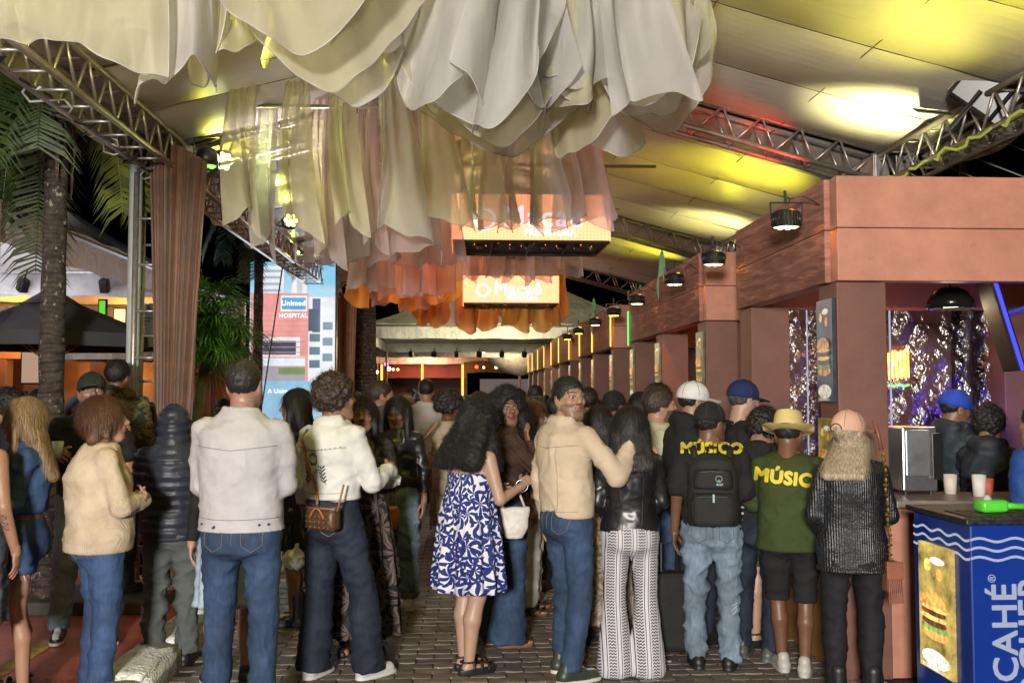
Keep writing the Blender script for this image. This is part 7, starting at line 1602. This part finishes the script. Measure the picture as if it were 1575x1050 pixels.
v = Vol((-.19, -.4, .9), (.19, -.05, 1.48), .008); v.stack([.93*s, 1.0*s, 1.3*s, 1.38*s, 1.42*s], [.14, .155, .145, .12, .07], [.075, .085, .08, .065, .03], 0, -.205, .02, pw=3); v.stack([.97*s, 1.0*s, 1.14*s, 1.17*s], [.11, .125, .125, .11], [.04, .05, .05, .04], 0, -.285, .01, pw=3.5); v.stack([1.2*s, 1.22*s, 1.3*s, 1.32*s], [.1, .11, .105, .09], [.03, .036, .034, .03], 0, -.275, .008, pw=3.5); V, F = v.mesh(); V = V+vnorm(V, F)*(.003*fbm(V*14, 5))[:, None]; bo = fin('bag_body', V, F, bm_, t)
TB = dict(root=t, s=s, bag=bo)
for z in (1.15, 1.305): seam_line(TB, 'bag', [(-.1, z), (0, z+.006), (.1, z)], 'zip', .0035, M('zip', (.04, .04, .04), .4, metal=.5))
seam_line(TB, 'bag', [(-.13, 1.0), (-.13, 1.3), (-.1, 1.37), (0, 1.4), (.1, 1.37), (.13, 1.3), (.13, 1.0)], 'piping', .004, bm_, n=50)
gm_ = M('emblem_green', (.3, .42, .36), .6); seam_line(TB, 'bag', [(.035+.02*math.cos(a), 1.265+.02*math.sin(a)) for a in np.linspace(0, 6.28, 13)], 'emblem_ring', .0015, gm_, n=24)
for k in range(4): seam_line(TB, 'bag', [(.035-.012+.004*k, 1.25+.005*k), (.035+.012-.004*k, 1.25+.005*k)], 'emblem_mark', .0014, gm_, n=4)
print_text(TB, 'bag', 'BASE', .016, (.036, 1.23*s), gm_, bold=.0004)
for sg in (-1, 1):
    b = B(); b.tube([(sg*.09, -.15, 1.36*s), (sg*.12, -.07, 1.47*s), (sg*.125, .06, 1.44*s), (sg*.14, .13, 1.3*s), (sg*.15, .08, 1.1*s), (sg*.14, -.12, 1.0*s)], .022, 8); b.make('shoulder_strap', bm_, t, True)
b = B(); b.tube([(-.03, -.2, 1.41*s), (-.03, -.22, 1.46*s), (.03, -.22, 1.46*s), (.03, -.2, 1.41*s)], .008, 6); b.make('handle', bm_, t, True)
b = B(); b.box(-.006, .006, -.34, -.325, 1.12*s, 1.17*s); b.make('zip_puller', gm_, t)
O = person(1146, 6.7, 1.77, 58, 'man in a navy blue cap, black T-shirt and olive shorts, in profile', 'm', (.38, .23, .17), ('under', GY), dict(m=BLK, hem=.93, sleeve=.6), dict(m=fabric('olive_shorts', (.075, .085, .05)), len=.52, w=1.2, name='shorts'), ('sandal', blk, blk), head=(12, -5), cap=('cap', fabric('navy_cap', (.012, .022, .09))), arms=('down', 'chin'), X=W(1142, 620, 6.7).x)
O = person(1188, 6.3, 1.56, 40, 'curly haired man in a black hoodie with a white letter, leaning on the counter', 'm', (.3, .17, .11), ('curlshort', BK), dict(m=BLK, hem=.92, hood=1, name='hoodie', t=.022), dict(m=DD), ('sneaker', (.08, .09, .08), (.12, .12, .12)), head=(10, -25), arms=('lean', 'lean'), lean=.25, X=W(1162, 700, 6.3).x)
for zz in (1.3, 1.16, 1.02): print_text(O, 'top', 'E', .13, (.0, zz*O['s']), M('white_print', (.5, .5, .5), .6), 215, bold=0)
O = person(1213, 5.95, 1.55, 14, 'man in a straw hat, dark green T-shirt and black shorts', 'm', (.15, .07, .04), ('buzz', BK), dict(m=fabric('music_green', (.04, .055, .016), .85), hem=.83, t=.026, sleeve=.7, loose=.8, wr=.005, flare=.02), dict(m=fabric('black_shorts', (.014, .014, .014)), len=.48, w=1.12, name='shorts'), ('sneaker', (.42, .4, .37), (.45, .42, .4)), head=(12, -12), cap=('hat', fabric('straw', (.62, .5, .2), .7)), arms=('lean', 'lean'), bw=1.1, stance=((-.06, .08), (.08, -.02)), lean=.08)
print_text(O, 'top', 'MÚSICO', .105, (.0, 1.315*O['s']), YP, bold=.006, tilt=-.1)
O = person(1307, 5.3, 1.585, 8, 'blonde woman in a peach cap, black ribbed cardigan and black trousers', 'f', (.4, .25, .19), ('long', GB, .215), dict(m=fabric('black_rib', (.011, .012, .016), .4, 'ribgloss'), hem=.8, t=.022, name='cardigan', loose=.8, wr=.002, flare=.025), dict(m=BLT, w=.98, len=.06), ('boot', blk, blk), head=(48, 0), cap=('capback', fabric('peach_cap', (.6, .36, .25), .8)), arms=('frontlow', ((.225, .02, 1.12), (.18, .2, 1.1), (-.3, 1, .1), (-.3, 0, 1), 'grip')), bw=1.05)
t = thing('saddle_bag', 'small reddish brown bag with a tassel hanging from a gold chain at her side', 'handbag', W(1371, 880, 5.2)); rb = M('saddle_brown', (.2, .07, .045), .45)
b = B(); b.bbox(-.04, .04, -.045, .045, -.1, .06, .012); b.make('bag_body', rb, t); b = B(); b.bbox(-.043, .043, -.05, -.044, -.03, .064, .004); b.make('flap', rb, t)
b = B()
for k in range(8): b.tube([(-.035+.01*k, -.05, -.03), (-.036+.0105*k, -.055, -.15)], .004, 5)
b.make('tassel', rb, t)
for k in range(22):
    z = .07+k*.026; q = B(); q.lathe([(.006, -.012), (.011, 0), (.006, .012)], n=6); q.make('chain_link', M('gold', (.5, .33, .08), .3, metal=.9), t, loc=(-.012*k/10-.01, -.02+.01*math.sin(k), z), rot=(math.pi/2 if k % 2 else 0, 0, .5*k))
b = B(); b.tube([(-.04, 0, .64), (-.055, 0, .72), (-.07, .02, .8)], .01, 6); b.make('strap', rb, t, True)
# black wheeled bag standing on the floor
t = thing('black_suitcase', 'black soft suitcase standing on the paving beside the zigzag trousers', 'suitcase', (W(1030, 990, 6.35).x, 6.35, 0))
v = Vol((-.16, -.1, .03), (.16, .1, .56), .01); v.stack([.05, .08, .5, .54], [.1, .125, .125, .1], [.07, .085, .08, .06], 0, 0, .02, pw=4); V, F = v.mesh(); fin('bag_body', V+vnorm(V, F)*(.005*fbm(V*9, 4))[:, None], F, bm_, t)
b = B(); b.tube([(-.05, 0, .54), (-.05, 0, .72), (.05, 0, .72), (.05, 0, .54)], .009, 6); b.make('handle', blackm, t)
for x in (-.09, .09): b = B(); b.lathe([(.001, -.012), (.025, -.012), (.025, .012), (.001, .012)], n=12); b.make('wheel', blackm, t, loc=(x, .05, .028), rot=(0, math.pi/2, 0))
# -- inside the stall
O = person(1470, 6.85, 1.7, 62, 'stall worker in a bright blue cap and dark hooded jacket', 'm', (.2, .1, .06), ('buzz', BK), dict(m=fabric('dark_teal_jacket', (.02, .032, .042), .6), hem=.9, hood=1, t=.03, name='hooded_jacket', loose=.7), dict(m=BLT), None, head=(22, -10), cap=('cap', fabric('blue_cap', (.02, .06, .45))), arms=('frontlow', 'frontlow'), X=W(1468, 640, 6.85).x)
O = person(1520, 6.45, 1.58, 40, 'stall worker with dark curly hair bending down in a dark jacket', 'f', S2_, ('curlshort', BK), dict(m=fabric('dark_jacket2', (.016, .022, .03), .6), hood=1, t=.026, name='jacket'), dict(m=BLT), None, head=(10, -20), arms=('lean', 'lean'), lean=.35, X=W(1512, 700, 6.45).x)
O = person(1600, 4.95, 1.7, -20, 'person in a blue jacket cut off by the right edge', 'm', S2_, ('fade', BK), dict(m=fabric('royal_blue', (.015, .05, .22), .7), t=.03, name='jacket', hem=.9), dict(m=BLT), None, X=W(1625, 700, 5.3).x, Y=5.35) if False else person(1600, 5.35, 1.64, -20, 'person in a blue jacket cut off by the right edge', 'm', S2_, ('fade', BK), dict(m=fabric('royal_blue', (.015, .05, .22), .7), t=.03, name='jacket', hem=.9), dict(m=BLT), None, X=W(1604, 700, 5.35).x)
# -- left background
O = person(198, 8.1, 1.86, 10, 'man in a camouflage jacket seen from behind near the truss tower', 'm', S3_, ('fade', BK), dict(m=fabric('camo', blk, .9, 'camo'), hem=.9, t=.035, hood=1, name='camouflage_jacket', loose=.7), dict(m=BLK), ('sneaker', blk, blk), zoff=.1, X=W(180, 600, 8.1).x, arms=('down', 'pocket'), bw=1.12)
O = person(197, 9.0, 1.94, 170, 'man facing the camera behind the camouflage jacket', 'm', S3_, ('fade', BK), dict(m=BLK), dict(m=BLT), None, head=(0, -14), stub=.5)
O = person(10, 8.0, 1.7, 60, 'man with wavy dark hair and stubble looking down at the left edge', 'm', (.3, .17, .12), ('curlshort', BK), dict(m=BLK), dict(m=DD), ('sneaker', blk, blk), head=(0, -20), stub=.6)
O = person(58, 9.4, 1.72, 5, 'person in a maroon T-shirt with yellow lettering and a number', 'f', S3_, ('short', BK), dict(m=fabric('maroon_tee', (.05, .014, .018)), sleeve=.6, hem=.95), dict(m=DL), ('sneaker', blk, blk), bw=1.05)
print_text(O, 'top', 'PLINIO', .09, (0, 1.33*O['s']), M('dull_yellow', (.3, .2, .05), .6), bold=.001); print_text(O, 'top', '4', .2, (0, 1.2*O['s']), M('dull_yellow', (.3, .2, .05), .6), bold=.001)
for i, (px, Y, H, a, lab, sx, sk_, hr, tc) in enumerate([
    (24, 11.5, 1.72, 30, 'dark haired man under the black parasol', 'm', S2_, ('short', BK), (.02, .02, .02)), (30, 10.6, 1.68, 200, 'woman facing right under the black parasol, half hidden', 'f', S2_, ('long', BK, .3), (.1, .03, .03)),
    (118, 10.8, 1.66, 150, 'person in a grey top just right of the dark palm trunk', 'f', S2_, ('long', DBR, .3), (.1, .1, .1)), (290, 11.5, 1.6, 30, 'woman in a green patterned top beside the bushy palm', 'f', S2_, ('long', BK, .3), (.04, .08, .05)),
    (345, 10.5, 1.62, 200, 'person in a cream shirt behind the bushy palm', 'm', S2_, ('short', BK), (.3, .26, .2)), (548, 12.6, 1.7, 10, 'man in a dark jacket right of the far curtain', 'm', S3_, ('short', BK), (.02, .02, .025)),
    (738, 9.8, 1.7, 150, 'woman with long light brown hair turned to the left in the middle', 'f', (.36, .22, .16), ('wavy', DBR, .3), (.03, .03, .03)), (700, 10.6, 1.66, 20, 'dark haired woman behind the curly hair in the middle', 'f', S2_, ('wavy', BK, .3), (.25, .1, .05)),
    (862, 11, 1.7, 190, 'bearded man facing the camera behind the green sweater', 'm', S2_, ('fade', BK), (.1, .02, .02)), (950, 9.6, 1.66, 20, 'man with short hair left of the black cap in the queue', 'm', S3_, ('fade', BK), (.02, .02, .02)),
    (985, 9.5, 1.7, 70, 'woman with tied dark hair waiting at the second stall', 'f', S2_, ('long', BK, .3), (.3, .05, .1)), (905, 9.6, 1.74, 15, 'man with a grey shirt waiting behind the beige jacket', 'm', S3_, ('short', BK), (.1, .1, .11)),
    (780, 12.2, 1.72, 10, 'man with short black hair and white shirt further down the aisle', 'm', S3_, ('buzz', BK), (.4, .4, .38)), (600, 10.6, 1.64, 170, 'woman in a red top behind the grey hoodie', 'f', S2_, ('bob', BK, .1), (.3, .03, .02))]):
    person(px, Y, H, a, lab, sx, sk_, hr, dict(m=fabric('bgtop%d' % i, tc)), dict(m=(BLT, DD, DN)[i % 3]), None, res=.016)
# -- far crowd: eight figures, copied
protos = []
for i in range(8):
    sx = 'mf'[i % 2]; tc = [(.02, .02, .022), (.3, .03, .02), (.3, .28, .26), (.05, .07, .12), (.02, .02, .02), (.12, .04, .05), (.06, .08, .05), (.02, .02, .022)][i]
    O = person(700, 60, 1.72 if sx == 'm' else 1.64, 0, None, sx, (S2_, S3_, S1_)[i % 3], [('short', BK), ('long', BK, .35), ('fade', DBR), ('wavy', DBR, .3), ('buzz', BK), ('curly', BK, .25), ('curlshort', BK), ('bob', BL, .12)][i], dict(m=fabric('fartop%d' % i, tc)), dict(m=(BLT, DD, DN)[i % 3]), None, lod=1, hands=False)
    protos.append((O['root'], ['black top and short black hair', 'red top and long dark hair', 'pale shirt and short brown hair', 'blue top and wavy brown hair', 'black top and shaved head', 'wine coloured top and curly hair', 'olive top and curly hair', 'black top and short blonde hair'][i]))
used_ = set(); rr_ = random.Random(11)
cnt_ = 0
for k in range(90):
    Y = 13.2+ (k/90)**1.15*24; fx = rr_.uniform(-1.7+.0*Y, 2.0 if Y < 24 else 3.8)
    i = rr_.randrange(8); src, desc = protos[i]; a = rr_.choice((0, 10, -20, 180, 165, 200, 90, -90, 30, 60))
    if i in used_: r = src.copy(); C.objects.link(r)
    else: r = src; used_.add(i)
    if r is not src:
        for ch in src.children: c = ch.copy(); C.objects.link(c); c.parent = r
    r.location = (fx, Y, 0); r.rotation_euler = (0, 0, -math.radians(a)); sc = rr_.uniform(.94, 1.06); r.scale = (sc, sc, sc)
    zone = 'front' if Y < 18 else 'middle' if Y < 26 else 'back'
    tag(r, 'far off person with %s, %s of the distant crowd' % (desc, zone), 'person', 'distant crowd down the aisle')
for k in range(10):
    src, desc = protos[k % 8]; r = src.copy(); C.objects.link(r)
    for ch in src.children: c = ch.copy(); C.objects.link(c); c.parent = r
    r.location = (rr_.uniform(-7.2, -4.2), rr_.uniform(11.5, 16.5), 0); r.rotation_euler = (0, 0, rr_.uniform(0, 6)); r.scale = (1, 1, 1); tag(r, 'person with %s, under the left hand tents' % desc, 'person', 'people under the left tents')
